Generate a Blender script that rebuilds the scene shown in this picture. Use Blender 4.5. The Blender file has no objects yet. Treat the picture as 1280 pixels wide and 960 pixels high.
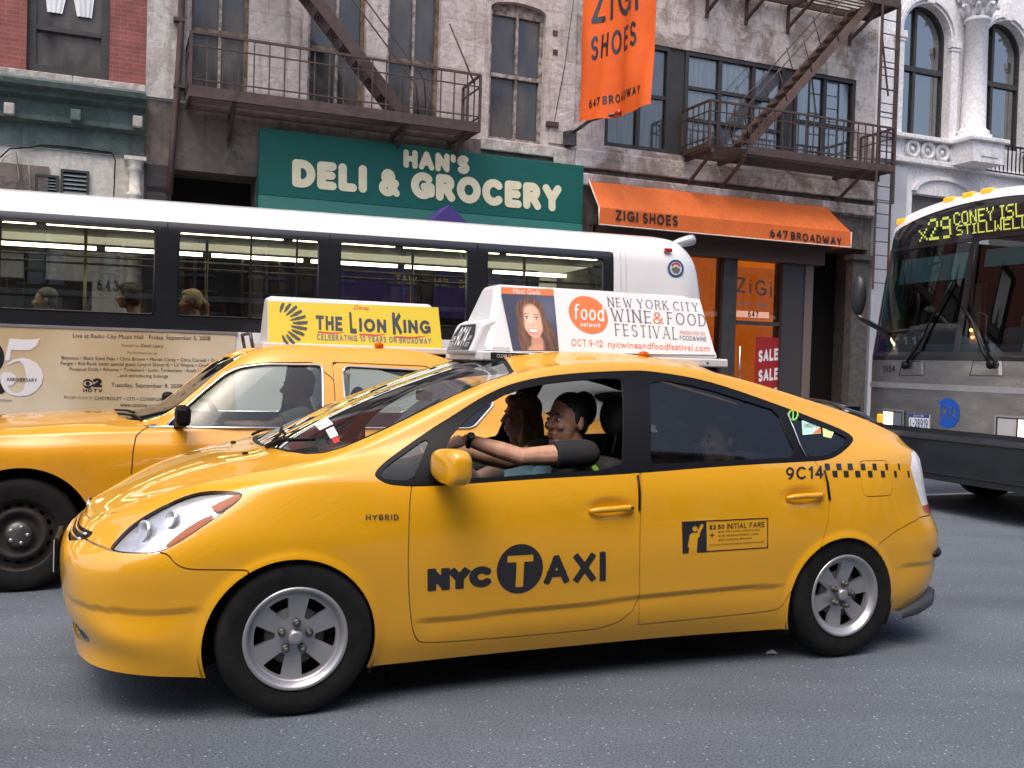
import bpy, bmesh, math, random
import numpy as np
from mathutils import Vector, Matrix
from mathutils.bvhtree import BVHTree
random.seed(4); rng = np.random.default_rng(4)
R = math.radians
sc = bpy.context.scene
COL = sc.collection
# ---------------------------------------------------------------- camera
FPX, PITCH, ROLL, CAMH = 1206.5, -0.02186, 0.02947, 1.4194
cd = bpy.data.cameras.new('camera'); cam = bpy.data.objects.new('camera', cd); COL.objects.link(cam)
cd.sensor_width = 36.0; cd.lens = FPX / 1280 * 36.0; cd.clip_start = 0.05; cd.clip_end = 600
cam.matrix_world = Matrix.Translation((0, 0, CAMH)) @ Matrix.Rotation(math.pi/2 + PITCH, 4, 'X') @ Matrix.Rotation(ROLL, 4, 'Z')
sc.camera = cam
# ---------------------------------------------------------------- sky, sun, exposure
SUN_EL, SUN_ROT = 64.0, 200.0
wd = bpy.data.worlds.new("World"); sc.world = wd; wd.use_nodes = True
nt = wd.node_tree; bg = nt.nodes['Background']
sk = nt.nodes.new('ShaderNodeTexSky'); sk.sky_type = 'NISHITA'; sk.sun_disc = False
sk.sun_elevation = R(SUN_EL); sk.sun_rotation = R(SUN_ROT); sk.dust_density = 5.0; sk.air_density = 0.9; sk.ozone_density = 0.8
nt.links.new(sk.outputs[0], bg.inputs[0]); bg.inputs[1].default_value = 0.15
sl = bpy.data.lights.new('sun', 'SUN'); sl.energy = 0.5; sl.angle = R(45); sl.color = (1, .95, .88)
so = bpy.data.objects.new('sun', sl); COL.objects.link(so)
_d = Vector((math.sin(R(SUN_ROT))*math.cos(R(SUN_EL)), math.cos(R(SUN_ROT))*math.cos(R(SUN_EL)), math.sin(R(SUN_EL))))
so.rotation_euler = _d.to_track_quat('Z', 'Y').to_euler(); so.location = (0, -5, 40)
sc.view_settings.view_transform = 'Standard'; sc.view_settings.look = 'None'
sc.view_settings.exposure = 1.0; sc.view_settings.gamma = 1
sc.cycles.max_bounces = 8; sc.cycles.transparent_max_bounces = 24; sc.cycles.caustics_reflective = False; sc.cycles.caustics_refractive = False
sc.cycles.use_denoising = True
# ---------------------------------------------------------------- photo geometry: pixels (1280x960) to points on real planes
def pix_ray(px, py):
    a, b = px-640, py-480; cr, sr = math.cos(ROLL), math.sin(ROLL)
    u = (a*cr+b*sr)/FPX; v = -(-a*sr+b*cr)/FPX; c, s = math.cos(PITCH), math.sin(PITCH)
    return Vector((u, c-s*v, s+c*v))
class Frame:
    """a vertical plane: origin (x,y) on the ground, yaw; local x along it, local y away from the camera"""
    def __init__(s, x, y, yaw, z=0.0):
        s.o = Vector((x, y, z)); s.yaw = yaw; s.d = Vector((math.cos(yaw), math.sin(yaw), 0)); s.n = Vector((-math.sin(yaw), math.cos(yaw), 0))
    def P(s, px, py, y=0.0):
        D = pix_ray(px, py); o = s.o + s.n*y; c = Vector((0, 0, CAMH))
        k = s.n.dot(o-c)/s.n.dot(D); p = c + D*k - s.o
        return (p.dot(s.d), p.z)
    def Px(s, px, py, x=0.0):     # on the plane local x = const: returns (y,z)
        D = pix_ray(px, py); o = s.o + s.d*x; c = Vector((0, 0, CAMH))
        k = s.d.dot(o-c)/s.d.dot(D); p = c + D*k - s.o
        return (p.dot(s.n), p.z)
    def ray(s, px, py):
        D = pix_ray(px, py); c = Vector((0, 0, CAMH)) - s.o
        return Vector((c.dot(s.d), c.dot(s.n), c.z)), Vector((D.dot(s.d), D.dot(s.n), D.z)).normalized()
    def empty(s, name, label=None, cat=None, group=None, loc=(0, 0, 0), rz=0.0):
        o = bpy.data.objects.new(name, None); COL.objects.link(o); o.empty_display_size = .2
        o.location = s.o + s.d*loc[0] + s.n*loc[1] + Vector((0, 0, loc[2])); o.rotation_euler = (0, 0, s.yaw+rz)
        tag(o, label, cat, group); return o
def tag(o, label=None, cat=None, group=None, kind=None):
    if label: o['label'] = label
    if cat: o['category'] = cat
    if group: o['group'] = group
    if kind: o['kind'] = kind
    return o
# ---------------------------------------------------------------- materials
MATS = {}
def mat(name, col, rough=.5, metal=0., coat=0., col2=None, vs=4., vdet=6., lo=.35, hi=.65, bump=0., bs=60., spec=.5, emit=None, es=1., rvar=0., coords='Object', aniso=None, crough=.04):
    m = bpy.data.materials.new(name); m.use_nodes = True; t = m.node_tree; N = t.nodes; L = t.links; b = N['Principled BSDF']
    b.inputs['Roughness'].default_value = rough; b.inputs['Metallic'].default_value = metal
    b.inputs['Coat Weight'].default_value = coat; b.inputs['Coat Roughness'].default_value = crough; b.inputs['Specular IOR Level'].default_value = spec
    b.inputs['Base Color'].default_value = (*col, 1)
    tc = N.new('ShaderNodeTexCoord')
    mp = N.new('ShaderNodeMapping'); L.new(tc.outputs[coords], mp.inputs[0])
    if aniso: mp.inputs['Scale'].default_value = aniso
    if col2 is not None or rvar:
        n = N.new('ShaderNodeTexNoise'); n.inputs['Scale'].default_value = vs; n.inputs['Detail'].default_value = vdet; L.new(mp.outputs[0], n.inputs['Vector'])
        r = N.new('ShaderNodeMapRange'); r.inputs[1].default_value = lo; r.inputs[2].default_value = hi; L.new(n.outputs[0], r.inputs[0])
        if col2 is not None:
            x = N.new('ShaderNodeMix'); x.data_type = 'RGBA'; x.inputs[6].default_value = (*col, 1); x.inputs[7].default_value = (*col2, 1)
            L.new(r.outputs[0], x.inputs[0]); L.new(x.outputs[2], b.inputs['Base Color'])
        if rvar:
            q = N.new('ShaderNodeMapRange'); q.inputs[3].default_value = max(0, rough-rvar); q.inputs[4].default_value = rough+rvar
            L.new(r.outputs[0], q.inputs[0]); L.new(q.outputs[0], b.inputs['Roughness'])
    if bump:
        n2 = N.new('ShaderNodeTexNoise'); n2.inputs['Scale'].default_value = bs; n2.inputs['Detail'].default_value = 5; L.new(tc.outputs[coords], n2.inputs['Vector'])
        bp = N.new('ShaderNodeBump'); bp.inputs['Strength'].default_value = bump; bp.inputs['Distance'].default_value = .01
        L.new(n2.outputs[0], bp.inputs['Height']); L.new(bp.outputs[0], b.inputs['Normal'])
    if emit is not None:
        b.inputs['Emission Color'].default_value = (*emit, 1); b.inputs['Emission Strength'].default_value = es
    MATS[name] = m; return m
def glass(name, tint=(.8, .85, .85), refl=1.0, ior=1.45, rough=0.0):
    m = bpy.data.materials.new(name); m.use_nodes = True; t = m.node_tree; N = t.nodes; L = t.links
    N.remove(N['Principled BSDF']); out = N['Material Output']
    tr = N.new('ShaderNodeBsdfTransparent'); tr.inputs[0].default_value = (*tint, 1)
    gl = N.new('ShaderNodeBsdfGlossy'); gl.inputs['Roughness'].default_value = rough
    fr = N.new('ShaderNodeFresnel'); fr.inputs[0].default_value = ior
    mu = N.new('ShaderNodeMath'); mu.operation = 'MULTIPLY'; mu.inputs[1].default_value = refl; mu.use_clamp = True; L.new(fr.outputs[0], mu.inputs[0])
    mx = N.new('ShaderNodeMixShader'); L.new(mu.outputs[0], mx.inputs[0]); L.new(tr.outputs[0], mx.inputs[1]); L.new(gl.outputs[0], mx.inputs[2])
    L.new(mx.outputs[0], out.inputs[0]); MATS[name] = m; return m
def srgb(r, g, b):
    f = lambda c: (c/255/12.92) if c/255 <= .04045 else ((c/255+.055)/1.055)**2.4
    return (f(r), f(g), f(b))
# ---------------------------------------------------------------- mesh builder
class MB:
    def __init__(s): s.v = []; s.f = []; s.m = []; s.mi = 0; s.sm = []
    def add(s, vs, fs, smooth=False):
        o = len(s.v); s.v += [tuple(map(float, p)) for p in vs]; s.f += [tuple(i+o for i in f) for f in fs]; s.m += [s.mi]*len(fs); s.sm += [smooth]*len(fs); return s
    def box(s, x0, x1, y0, y1, z0, z1, M=None):
        vs = [(x, y, z) for z in (z0, z1) for y in (y0, y1) for x in (x0, x1)]
        if M is not None: vs = [M @ Vector(p) for p in vs]
        return s.add(vs, [(0, 2, 3, 1), (4, 5, 7, 6), (0, 1, 5, 4), (2, 6, 7, 3), (0, 4, 6, 2), (1, 3, 7, 5)])
    def bar(s, a, b, w, h=None, up=(0, 0, 1)):
        a, b = Vector(a), Vector(b); d = (b-a); L = d.length
        if L < 1e-6: return s
        d /= L; h = w if h is None else h; u = Vector(up)
        if abs(d.dot(u)) > .98: u = Vector((0, 1, 0))
        r = d.cross(u).normalized(); u = r.cross(d)
        vs = []
        for p in (a, b):
            for i, j in ((-1, -1), (1, -1), (1, 1), (-1, 1)): vs.append(p + r*(i*w/2) + u*(j*h/2))
        return s.add(vs, [(3, 2, 1, 0), (4, 5, 6, 7), (0, 1, 5, 4), (1, 2, 6, 5), (2, 3, 7, 6), (3, 0, 4, 7)])
    def tube(s, pts, r, n=8, cap=True, rs=None):
        pts = [Vector(p) for p in pts]; vs = []; fs = []; k = len(pts); up = None
        for i, p in enumerate(pts):
            d = (pts[min(i+1, k-1)]-pts[max(i-1, 0)]).normalized()
            if up is None: up = Vector((0, 0, 1)) if abs(d.z) < .9 else Vector((1, 0, 0))
            a = d.cross(up).normalized(); b = a.cross(d); up = b
            rr = rs[i] if rs else r
            for j in range(n):
                t = 2*math.pi*j/n; vs.append(p + a*(rr*math.cos(t)) + b*(rr*math.sin(t)))
        for i in range(k-1):
            for j in range(n): fs.append((i*n+j, i*n+(j+1) % n, (i+1)*n+(j+1) % n, (i+1)*n+j))
        if cap: fs.append(tuple(range(n-1, -1, -1))); fs.append(tuple((k-1)*n+j for j in range(n)))
        return s.add(vs, fs, True)
    def lathe(s, prof, c=(0, 0, 0), axis='Y', n=48, a0=0, a1=2*math.pi):
        """prof: (radius, height along axis)"""
        full = abs(a1-a0-2*math.pi) < 1e-6; m = n if full else n+1; vs = []; fs = []
        for r, h in prof:
            for j in range(m):
                t = a0+(a1-a0)*j/n; q = (r*math.cos(t), r*math.sin(t))
                p = {'Y': (q[0], h, q[1]), 'Z': (q[0], q[1], h), 'X': (h, q[0], q[1])}[axis]
                vs.append((p[0]+c[0], p[1]+c[1], p[2]+c[2]))
        for i in range(len(prof)-1):
            for j in range(n):
                k = (j+1) % m
                fs.append((i*m+j, i*m+k, (i+1)*m+k, (i+1)*m+j))
        return s.add(vs, fs, True)
    def prism(s, poly, y0, y1, M=None, axis='Y'):
        """poly in (x,z) extruded along y (axis Y), or (x,y) along z (axis Z), or (y,z) along x (X)"""
        n = len(poly); P = {'Y': lambda a, b, h: (a, h, b), 'Z': lambda a, b, h: (a, b, h), 'X': lambda a, b, h: (h, a, b)}[axis]
        vs = [P(a, b, y0) for a, b in poly]+[P(a, b, y1) for a, b in poly]
        if M is not None: vs = [M @ Vector(p) for p in vs]
        fs = [tuple(range(n)), tuple(range(2*n-1, n-1, -1))]+[(i, i+n, (i+1) % n+n, (i+1) % n) for i in range(n)]
        return s.add(vs, fs)
    def ring(s, outer, inner, y0, y1):
        """frame between two closed (x,z) loops with the same count, y0 front, y1 back"""
        n = len(outer); vs = []
        for y in (y0, y1):
            for L in (outer, inner): vs += [(a, y, b) for a, b in L]
        fs = []
        for i in range(n):
            j = (i+1) % n
            fs += [(i, j, n+j, n+i), (2*n+j, 2*n+i, 3*n+i, 3*n+j), (i, 2*n+i, 2*n+j, j), (n+j, 3*n+j, 3*n+i, n+i)]
        return s.add(vs, fs)
    def ell(s, c, r, nu=16, nv=10, M=None):
        vs = []; fs = []
        for i in range(nv+1):
            a = math.pi*i/nv
            for j in range(nu):
                t = 2*math.pi*j/nu; p = Vector((r[0]*math.sin(a)*math.cos(t), r[1]*math.sin(a)*math.sin(t), r[2]*math.cos(a)))
                if M is not None: p = M @ p
                vs.append(p+Vector(c))
        for i in range(nv):
            for j in range(nu): fs.append((i*nu+j, (i+1)*nu+j, (i+1)*nu+(j+1) % nu, i*nu+(j+1) % nu))
        return s.add(vs, fs, True)
    def build(s, name, m=None, parent=None, bevel=0., smooth=None, label=None, fix=True, loc=None):
        me = bpy.data.meshes.new(name); me.from_pydata(s.v, [], s.f); me.update()
        ms = m if isinstance(m, (list, tuple)) else [m]
        for k in ms:
            if k: me.materials.append(k)
        me.polygons.foreach_set('material_index', s.m)
        me.polygons.foreach_set('use_smooth', s.sm if smooth is None else [smooth]*len(s.f))
        if fix:
            bm = bmesh.new(); bm.from_mesh(me); bmesh.ops.remove_doubles(bm, verts=bm.verts, dist=1e-6); bmesh.ops.recalc_face_normals(bm, faces=bm.faces); bm.to_mesh(me); bm.free()
        o = bpy.data.objects.new(name, me); COL.objects.link(o)
        if parent: o.parent = parent
        if loc: o.location = loc
        if bevel:
            b = o.modifiers.new('bevel', 'BEVEL'); b.width = bevel; b.segments = 2; b.limit_method = 'ANGLE'; b.angle_limit = R(40)
        if label: o['label'] = label
        return o
# ---------------------------------------------------------------- clipped surfaces
def nspline(T, Y, q):
    """natural cubic spline through Y at T, sampled at q (axis 0)"""
    T = np.asarray(T, float); Y = np.asarray(Y, float); n = len(T); h = np.diff(T); A = np.eye(n); B = np.zeros_like(Y)
    for i in range(1, n-1):
        A[i, i-1] = h[i-1]; A[i, i] = 2*(h[i-1]+h[i]); A[i, i+1] = h[i]; B[i] = 6*((Y[i+1]-Y[i])/h[i]-(Y[i]-Y[i-1])/h[i-1])
    M = np.linalg.solve(A, B.reshape(n, -1)).reshape(Y.shape)
    i = np.clip(np.searchsorted(T, q)-1, 0, n-2); sh = (-1,)+(1,)*(Y.ndim-1)
    a = (T[i+1]-q).reshape(sh); b = (q-T[i]).reshape(sh); hh = h[i].reshape(sh)
    return M[i]*a**3/(6*hh)+M[i+1]*b**3/(6*hh)+(Y[i]/hh-M[i]*hh/6)*a+(Y[i+1]/hh-M[i+1]*hh/6)*b
def sd_poly(P, poly):
    """signed distance (negative inside) of points (n,2) to a closed polygon"""
    poly = np.asarray(poly, float); d = np.full(len(P), 1e9); ins = np.zeros(len(P), bool); n = len(poly)
    for i in range(n):
        a = poly[i]; b = poly[(i+1) % n]; e = b-a; w = P-a; L = (e@e) or 1e-12
        t = np.clip(w@e/L, 0, 1); q = w-t[:, None]*e; d = np.minimum(d, (q*q).sum(1))
        c1 = P[:, 1] >= a[1]; c2 = P[:, 1] < b[1]; cr = e[0]*w[:, 1] > e[1]*w[:, 0]
        ins ^= (c1 & c2 & cr) | (~c1 & ~c2 & ~cr)
    return np.where(ins, -np.sqrt(d), np.sqrt(d))
def sd_line(P, pts):
    d = np.full(len(P), 1e9); pts = np.asarray(pts, float)
    for a, b in zip(pts[:-1], pts[1:]):
        e = b-a; w = P-a; L = (e@e) or 1e-12; t = np.clip(w@e/L, 0, 1); q = w-t[:, None]*e; d = np.minimum(d, (q*q).sum(1))
    return np.sqrt(d)
def chaikin(p, it=2, closed=True):
    p = np.asarray(p, float)
    for _ in range(it):
        if closed:
            q = np.roll(p, -1, 0); p = np.stack([.75*p+.25*q, .25*p+.75*q], 1).reshape(-1, p.shape[1])
        else:
            a, b = p[:-1], p[1:]; m = np.stack([.75*a+.25*b, .25*a+.75*b], 1).reshape(-1, p.shape[1]); p = np.vstack([p[:1], m[1:-1], p[-1:]])
    return p
def roundpoly(poly, r=.05, n=4):
    poly = [np.asarray(p, float) for p in poly]; out = []
    for a, b, c in zip(poly[-1:]+poly[:-1], poly, poly[1:]+poly[:1]):
        u, v = a-b, c-b; lu, lv = np.linalg.norm(u), np.linalg.norm(v); k = min(r, lu*.4, lv*.4); p, q = b+u/lu*k, b+v/lv*k
        for i in range(n+1): t = i/n; out.append((1-t)**2*p+2*t*(1-t)*b+t*t*q)
    return np.array(out)
class Surf:
    def __init__(s, V, N, Q, polys=None): s.V = V; s.N = N; s.Q = Q; s.polys = polys or []
    @staticmethod
    def grid(G):
        nu, nv = G.shape[:2]; V = G.reshape(-1, 3); i = np.arange(nu*nv).reshape(nu, nv)
        Q = np.stack([i[:-1, :-1], i[1:, :-1], i[1:, 1:], i[:-1, 1:]], -1).reshape(-1, 4)
        du = np.gradient(G, axis=0); dv = np.gradient(G, axis=1); N = np.cross(du, dv); N /= np.linalg.norm(N, axis=-1, keepdims=True)+1e-12
        return Surf(V, N.reshape(-1, 3), Q)
    def clip(s, f, keep_in=True):
        f = np.asarray(f, float)
        if not keep_in: f = -f
        f = np.where(np.abs(f) < 1e-7, -1e-7, f)
        ins = f < 0; c = ins[s.Q].sum(1) if len(s.Q) else np.zeros(0, int)
        Q = s.Q[c == 4] if len(s.Q) else s.Q; mixed = [tuple(q) for q in s.Q[(c > 0) & (c < 4)]]+s.polys
        V = s.V; N = s.N; nV = []; nN = []; cache = {}; out = []; base = len(V)
        def cut(a, b):
            k = (a, b) if a < b else (b, a)
            if k not in cache:
                t = f[k[0]]/(f[k[0]]-f[k[1]]); nV.append(V[k[0]]*(1-t)+V[k[1]]*t); nN.append(N[k[0]]*(1-t)+N[k[1]]*t); cache[k] = base+len(nV)-1
            return cache[k]
        for p in mixed:
            r = []
            for a, b in zip(p, p[1:]+p[:1]):
                if ins[a]: r.append(a)
                if ins[a] != ins[b]: r.append(cut(a, b))
            if len(r) >= 3: out.append(tuple(r))
        return Surf(np.vstack([V, nV]) if nV else V, np.vstack([N, nN]) if nN else N, Q, out).compact()
    def compact(s):
        used = np.zeros(len(s.V), bool)
        if len(s.Q): used[s.Q.ravel()] = True
        for p in s.polys: used[list(p)] = True
        mp = np.cumsum(used)-1
        return Surf(s.V[used], s.N[used], mp[s.Q] if len(s.Q) else s.Q, [tuple(int(mp[i]) for i in p) for p in s.polys])
    def off(s, d):
        n = s.N/(np.linalg.norm(s.N, axis=1, keepdims=True)+1e-12); return Surf(s.V+n*d, s.N, s.Q, s.polys)
    def mirror(s):
        m = np.array([1, -1, 1.]); return Surf(s.V*m, s.N*m, s.Q[:, ::-1], [p[::-1] for p in s.polys])
    def __add__(s, o):
        k = len(s.V); return Surf(np.vstack([s.V, o.V]), np.vstack([s.N, o.N]), np.vstack([s.Q, o.Q+k]) if len(o.Q) or len(s.Q) else s.Q, s.polys+[tuple(i+k for i in p) for p in o.polys])
    def both(s): return s+s.mirror()
    @property
    def xz(s): return s.V[:, [0, 2]]
    @property
    def xy(s): return s.V[:, [0, 1]]
    def rim(s, depth):
        """faces folded inwards along the open edges, so a cut panel shows its thickness"""
        cnt = {}
        for f in [tuple(map(int, q)) for q in s.Q]+s.polys:
            for a, b in zip(f, f[1:]+f[:1]): cnt[(a, b)] = cnt.get((a, b), 0)+1
        E = [e for e in cnt if (e[1], e[0]) not in cnt]; mp = {}; nV = []; nN = []; fs = []; k = len(s.V)
        nn = s.N/(np.linalg.norm(s.N, axis=1, keepdims=True)+1e-12)
        for a, b in E:
            for i in (a, b):
                if i not in mp: mp[i] = k+len(nV); nV.append(s.V[i]-nn[i]*depth); nN.append(nn[i])
            fs.append((b, a, mp[a], mp[b]))
        return Surf(np.vstack([s.V, nV]), np.vstack([s.N, nN]), s.Q, s.polys+fs) if nV else s
    def build(s, name, m, parent=None, label=None, solid=0., normals=True, rim=0.):
        if rim: s = s.rim(rim)
        me = bpy.data.meshes.new(name); me.from_pydata(s.V.tolist(), [], [tuple(map(int, q)) for q in s.Q]+list(s.polys)); me.update()
        me.materials.append(m); me.polygons.foreach_set('use_smooth', [True]*len(me.polygons))
        if normals and len(s.V): me.normals_split_custom_set_from_vertices((s.N/(np.linalg.norm(s.N, axis=1, keepdims=True)+1e-12)).tolist())
        o = bpy.data.objects.new(name, me); COL.objects.link(o)
        if parent: o.parent = parent
        if label: o['label'] = label
        if solid:
            k = o.modifiers.new('solid', 'SOLIDIFY'); k.thickness = solid; k.offset = -1
        return o
# ---------------------------------------------------------------- lettering: a stroke alphabet rasterised as distance fields, cut to one clean sheet
def _arc(cx, cy, rx, ry, a0, a1, n=14):
    return [(cx+rx*math.cos(R(a0+(a1-a0)*i/n)), cy+ry*math.sin(R(a0+(a1-a0)*i/n))) for i in range(n+1)]
_A = _arc
GL = {
 'A': (.80, [[(0, 0), (.4, 1)], [(.4, 1), (.8, 0)], [(.14, .33), (.66, .33)]]), 'B': (.62, [[(0, 0), (0, 1)], [(0, 1), (.34, 1)]+_A(.34, .76, .24, .24, 90, -90)+[(0, .52)], [(0, .52), (.36, .52)]+_A(.36, .26, .26, .26, 90, -90)+[(0, 0)]]),
 'C': (.78, [_A(.44, .5, .44, .5, 48, 312, 24)]), 'D': (.72, [[(0, 0), (0, 1)], [(0, 1), (.26, 1)]+_A(.26, .5, .46, .5, 90, -90, 20)+[(0, 0)]]),
 'E': (.56, [[(0, 0), (0, 1)], [(0, 1), (.56, 1)], [(0, .52), (.5, .52)], [(0, 0), (.56, 0)]]), 'F': (.54, [[(0, 0), (0, 1)], [(0, 1), (.54, 1)], [(0, .5), (.46, .5)]]),
 'G': (.84, [_A(.44, .5, .44, .5, 48, 338, 24), [(.86, .45), (.86, .12)], [(.52, .45), (.86, .45)]]), 'H': (.68, [[(0, 0), (0, 1)], [(.68, 0), (.68, 1)], [(0, .52), (.68, .52)]]),
 'I': (.0, [[(0, 0), (0, 1)]]), 'J': (.45, [[(.45, 1), (.45, .25)]+_A(.22, .24, .23, .24, 0, -170)]), 'K': (.66, [[(0, 0), (0, 1)], [(0, .4), (.6, 1)], [(.2, .58), (.66, 0)]]),
 'L': (.52, [[(0, 0), (0, 1)], [(0, 0), (.52, 0)]]), 'M': (.86, [[(0, 0), (0, 1)], [(0, 1), (.43, .15)], [(.43, .15), (.86, 1)], [(.86, 1), (.86, 0)]]),
 'N': (.70, [[(0, 0), (0, 1)], [(0, 1), (.7, 0)], [(.7, 0), (.7, 1)]]), 'O': (.92, [_A(.46, .5, .46, .5, 0, 360, 32)]), 'P': (.58, [[(0, 0), (0, 1)], [(0, 1), (.32, 1)]+_A(.32, .74, .26, .26, 90, -90)+[(0, .48)]]),
 'Q': (.92, [_A(.46, .5, .46, .5, 0, 360, 32), [(.55, .25), (.9, -.05)]]), 'R': (.64, [[(0, 0), (0, 1)], [(0, 1), (.34, 1)]+_A(.34, .75, .25, .25, 90, -90)+[(0, .5)], [(.3, .5), (.64, 0)]]),
 'S': (.58, [_A(.29, .745, .27, .255, 35, 270, 18)+_A(.29, .245, .29, .245, 90, -145, 18)[1:]]), 'T': (.66, [[(0, 1), (.66, 1)], [(.33, 0), (.33, 1)]]),
 'U': (.68, [[(0, 1), (0, .34)]+_A(.34, .34, .34, .34, 180, 360, 18)+[(.68, 1)]]), 'V': (.76, [[(0, 1), (.38, 0)], [(.38, 0), (.76, 1)]]), 'W': (1.1, [[(0, 1), (.28, 0)], [(.28, 0), (.55, .85)], [(.55, .85), (.82, 0)], [(.82, 0), (1.1, 1)]]),
 'X': (.70, [[(0, 0), (.7, 1)], [(0, 1), (.7, 0)]]), 'Y': (.72, [[(0, 1), (.36, .46)], [(.72, 1), (.36, .46)], [(.36, .46), (.36, 0)]]), 'Z': (.62, [[(0, 1), (.62, 1)], [(.62, 1), (0, 0)], [(0, 0), (.62, 0)]]),
 '0': (.6, [_A(.3, .5, .3, .5, 0, 360, 28)]), '1': (.26, [[(.0, .8), (.24, 1)], [(.24, 0), (.24, 1)]]), '2': (.58, [_A(.29, .71, .28, .29, 165, -35, 16)+[(0, 0)], [(0, 0), (.58, 0)]]),
 '3': (.56, [_A(.26, .75, .25, .25, 150, -80, 16), _A(.27, .26, .28, .26, 90, -150, 18)]), '4': (.62, [[(.46, 0), (.46, 1)], [(.46, 1), (0, .3)], [(0, .3), (.62, .3)]]),
 '5': (.56, [[(.5, 1), (.1, 1)], [(.1, 1), (.05, .56)], _A(.26, .32, .3, .32, 130, -150, 20)]), '6': (.6, [_A(.3, .31, .29, .31, 0, 360, 24), [(.01, .33)]+_A(.42, .35, .41, .65, 175, 100, 10)]),
 '7': (.58, [[(0, 1), (.58, 1)], [(.58, 1), (.2, 0)]]), '8': (.58, [_A(.29, .755, .24, .245, 0, 360, 22), _A(.29, .26, .29, .26, 0, 360, 24)]), '9': (.6, [_A(.3, .69, .29, .31, 0, 360, 24), [(.59, .67)]+_A(.18, .65, .41, .65, -5, -80, 10)]),
 '&': (.82, [[(.82, .0), (.2, .66)]+_A(.37, .78, .2, .21, 200, -40, 14)+[(.1, .36)]+_A(.33, .24, .29, .25, 150, 300, 14)+[(.78, .48)]]), "'": (.0, [[(0, .78), (0, 1)]]), '.': (.0, [[(0, 0), (0, .02)]]), '-': (.34, [[(0, .42), (.34, .42)]]), '$': (.58, [_A(.29, .72, .27, .2, 35, 270, 18)+_A(.29, .27, .29, .23, 90, -145, 18)[1:], [(.29, -.08), (.29, 1.06)]]),
 '+': (.5, [[(0, .45), (.5, .45)], [(.25, .2), (.25, .7)]]), 'i': (.0, [[(0, 0), (0, .66)], [(0, .93), (0, .96)]]), 'f': (.4, [[(.14, 0), (.14, .78)]+_A(.34, .78, .2, .22, 180, 60, 10), [(0, .64), (.34, .64)]]), 'o': (.58, [_A(.29, .32, .29, .33, 0, 360, 24)]), 'd': (.56, [_A(.28, .32, .28, .33, 0, 360, 24), [(.56, 0), (.56, 1.04)]]),
 'x': (.5, [[(0, 0), (.5, .66)], [(0, .66), (.5, 0)]]), 'n': (.5, [[(0, 0), (0, .64)], _A(.25, .38, .25, .27, 180, 0, 12)+[(.5, 0)]]), 'e': (.54, [[(.02, .33), (.54, .33)]+_A(.28, .32, .27, .33, 0, 310, 20)]), 't': (.34, [[(.14, .95), (.14, .1)]+_A(.26, .12, .12, .12, 180, 290, 6), [(0, .64), (.32, .64)]]),
 'w': (.8, [[(0, .64), (.2, 0)], [(.2, 0), (.4, .6)], [(.4, .6), (.6, 0)], [(.6, 0), (.8, .64)]]), 'r': (.32, [[(0, 0), (0, .64)], _A(.24, .36, .24, .28, 180, 75, 8)]), 'k': (.48, [[(0, 0), (0, 1)], [(0, .22), (.44, .64)], [(.14, .36), (.48, 0)]]),
}
def stroke_text(s, hw=.1, gap=.2, cap='round', serif=0., thin=1., space=.45, step=None, hscale=1.0):
    """returns (V2 (n,2), faces) with cap height 1 incl. stroke; hw = half stroke width"""
    step = step or max(.03, min(.05, hw*.45)); x = 0; VV = []; FF = []; off = 0; k = 1-2*hw*(1 if thin >= .99 else thin)
    lo = hw*(1 if thin >= .99 else thin)
    for ch in s:
        if ch == ' ': x += space; continue
        w, st = GL.get(ch) or GL[ch.upper()]; w = w*hscale
        gw = w*k+2*hw+.02+serif; nx = int(math.ceil((gw+.08)/step))+1; ny = int(math.ceil(1.34/step))+1
        gx, gy = np.meshgrid(np.arange(nx)*step-.04, np.arange(ny)*step-.17, indexing='ij'); P = np.stack([gx.ravel(), gy.ravel()], 1); d = np.full(len(P), 1e9)
        for pl in st:
            q = np.array([(a*hscale*k+hw+serif/2, b*k+lo) for a, b in pl]); strt = len(q) == 2
            for a, b in zip(q[:-1], q[1:]):
                e = b-a; L = math.hypot(*e)
                if L < 1e-6: continue
                e = e/L; c = abs(e[1]); hh = hw*(thin+(1-thin)*c**1.5) if thin < 1 else hw
                if thin < 1 and strt and 0.05 < c < .97 and e[0]*e[1] > 0 and ch in 'AVWXYKMN&': hh = hw*thin*1.25
                W = P-a; t = W@e; n = np.abs(W@np.array([-e[1], e[0]]))
                if cap == 'square' and strt:
                    ex = hh if c < .05 or c > .95 else hh*.6
                    dd = np.maximum(np.abs(t-L/2)-L/2-ex, n-hh)
                else:
                    tt = np.clip(t, 0, L); dd = np.hypot(t-tt, n)-hh
                d = np.minimum(d, dd)
            if serif and strt:
                for p in (q[0], q[-1]):
                    if abs(p[1]-lo) < .03 or abs(p[1]-(1-lo)) < .03:
                        if abs(q[0][1]-q[1][1]) < .05: continue
                        d = np.minimum(d, np.maximum(np.abs(P[:, 0]-p[0])-serif*.55-hw*.5, np.abs(P[:, 1]-p[1])-hw*thin*.8))
        i = np.arange(nx*ny).reshape(nx, ny); Q = np.stack([i[:-1, :-1], i[1:, :-1], i[1:, 1:], i[:-1, 1:]], -1).reshape(-1, 4)
        if cap != 'round': d = np.maximum(d, np.maximum(-P[:, 1]-.09, P[:, 1]-1.09))
        S = Surf(np.c_[P, np.zeros(len(P))], np.tile([0, 0, 1.], (len(P), 1)), Q).clip(d)
        VV.append(S.V[:, :2]+np.array([x, 0])); FF += [tuple(int(j)+off for j in f) for f in list(map(tuple, S.Q))+S.polys]; off += len(S.V)
        x += gw-.02+gap
    V = np.vstack(VV); return V, FF
_tc = {}
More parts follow.
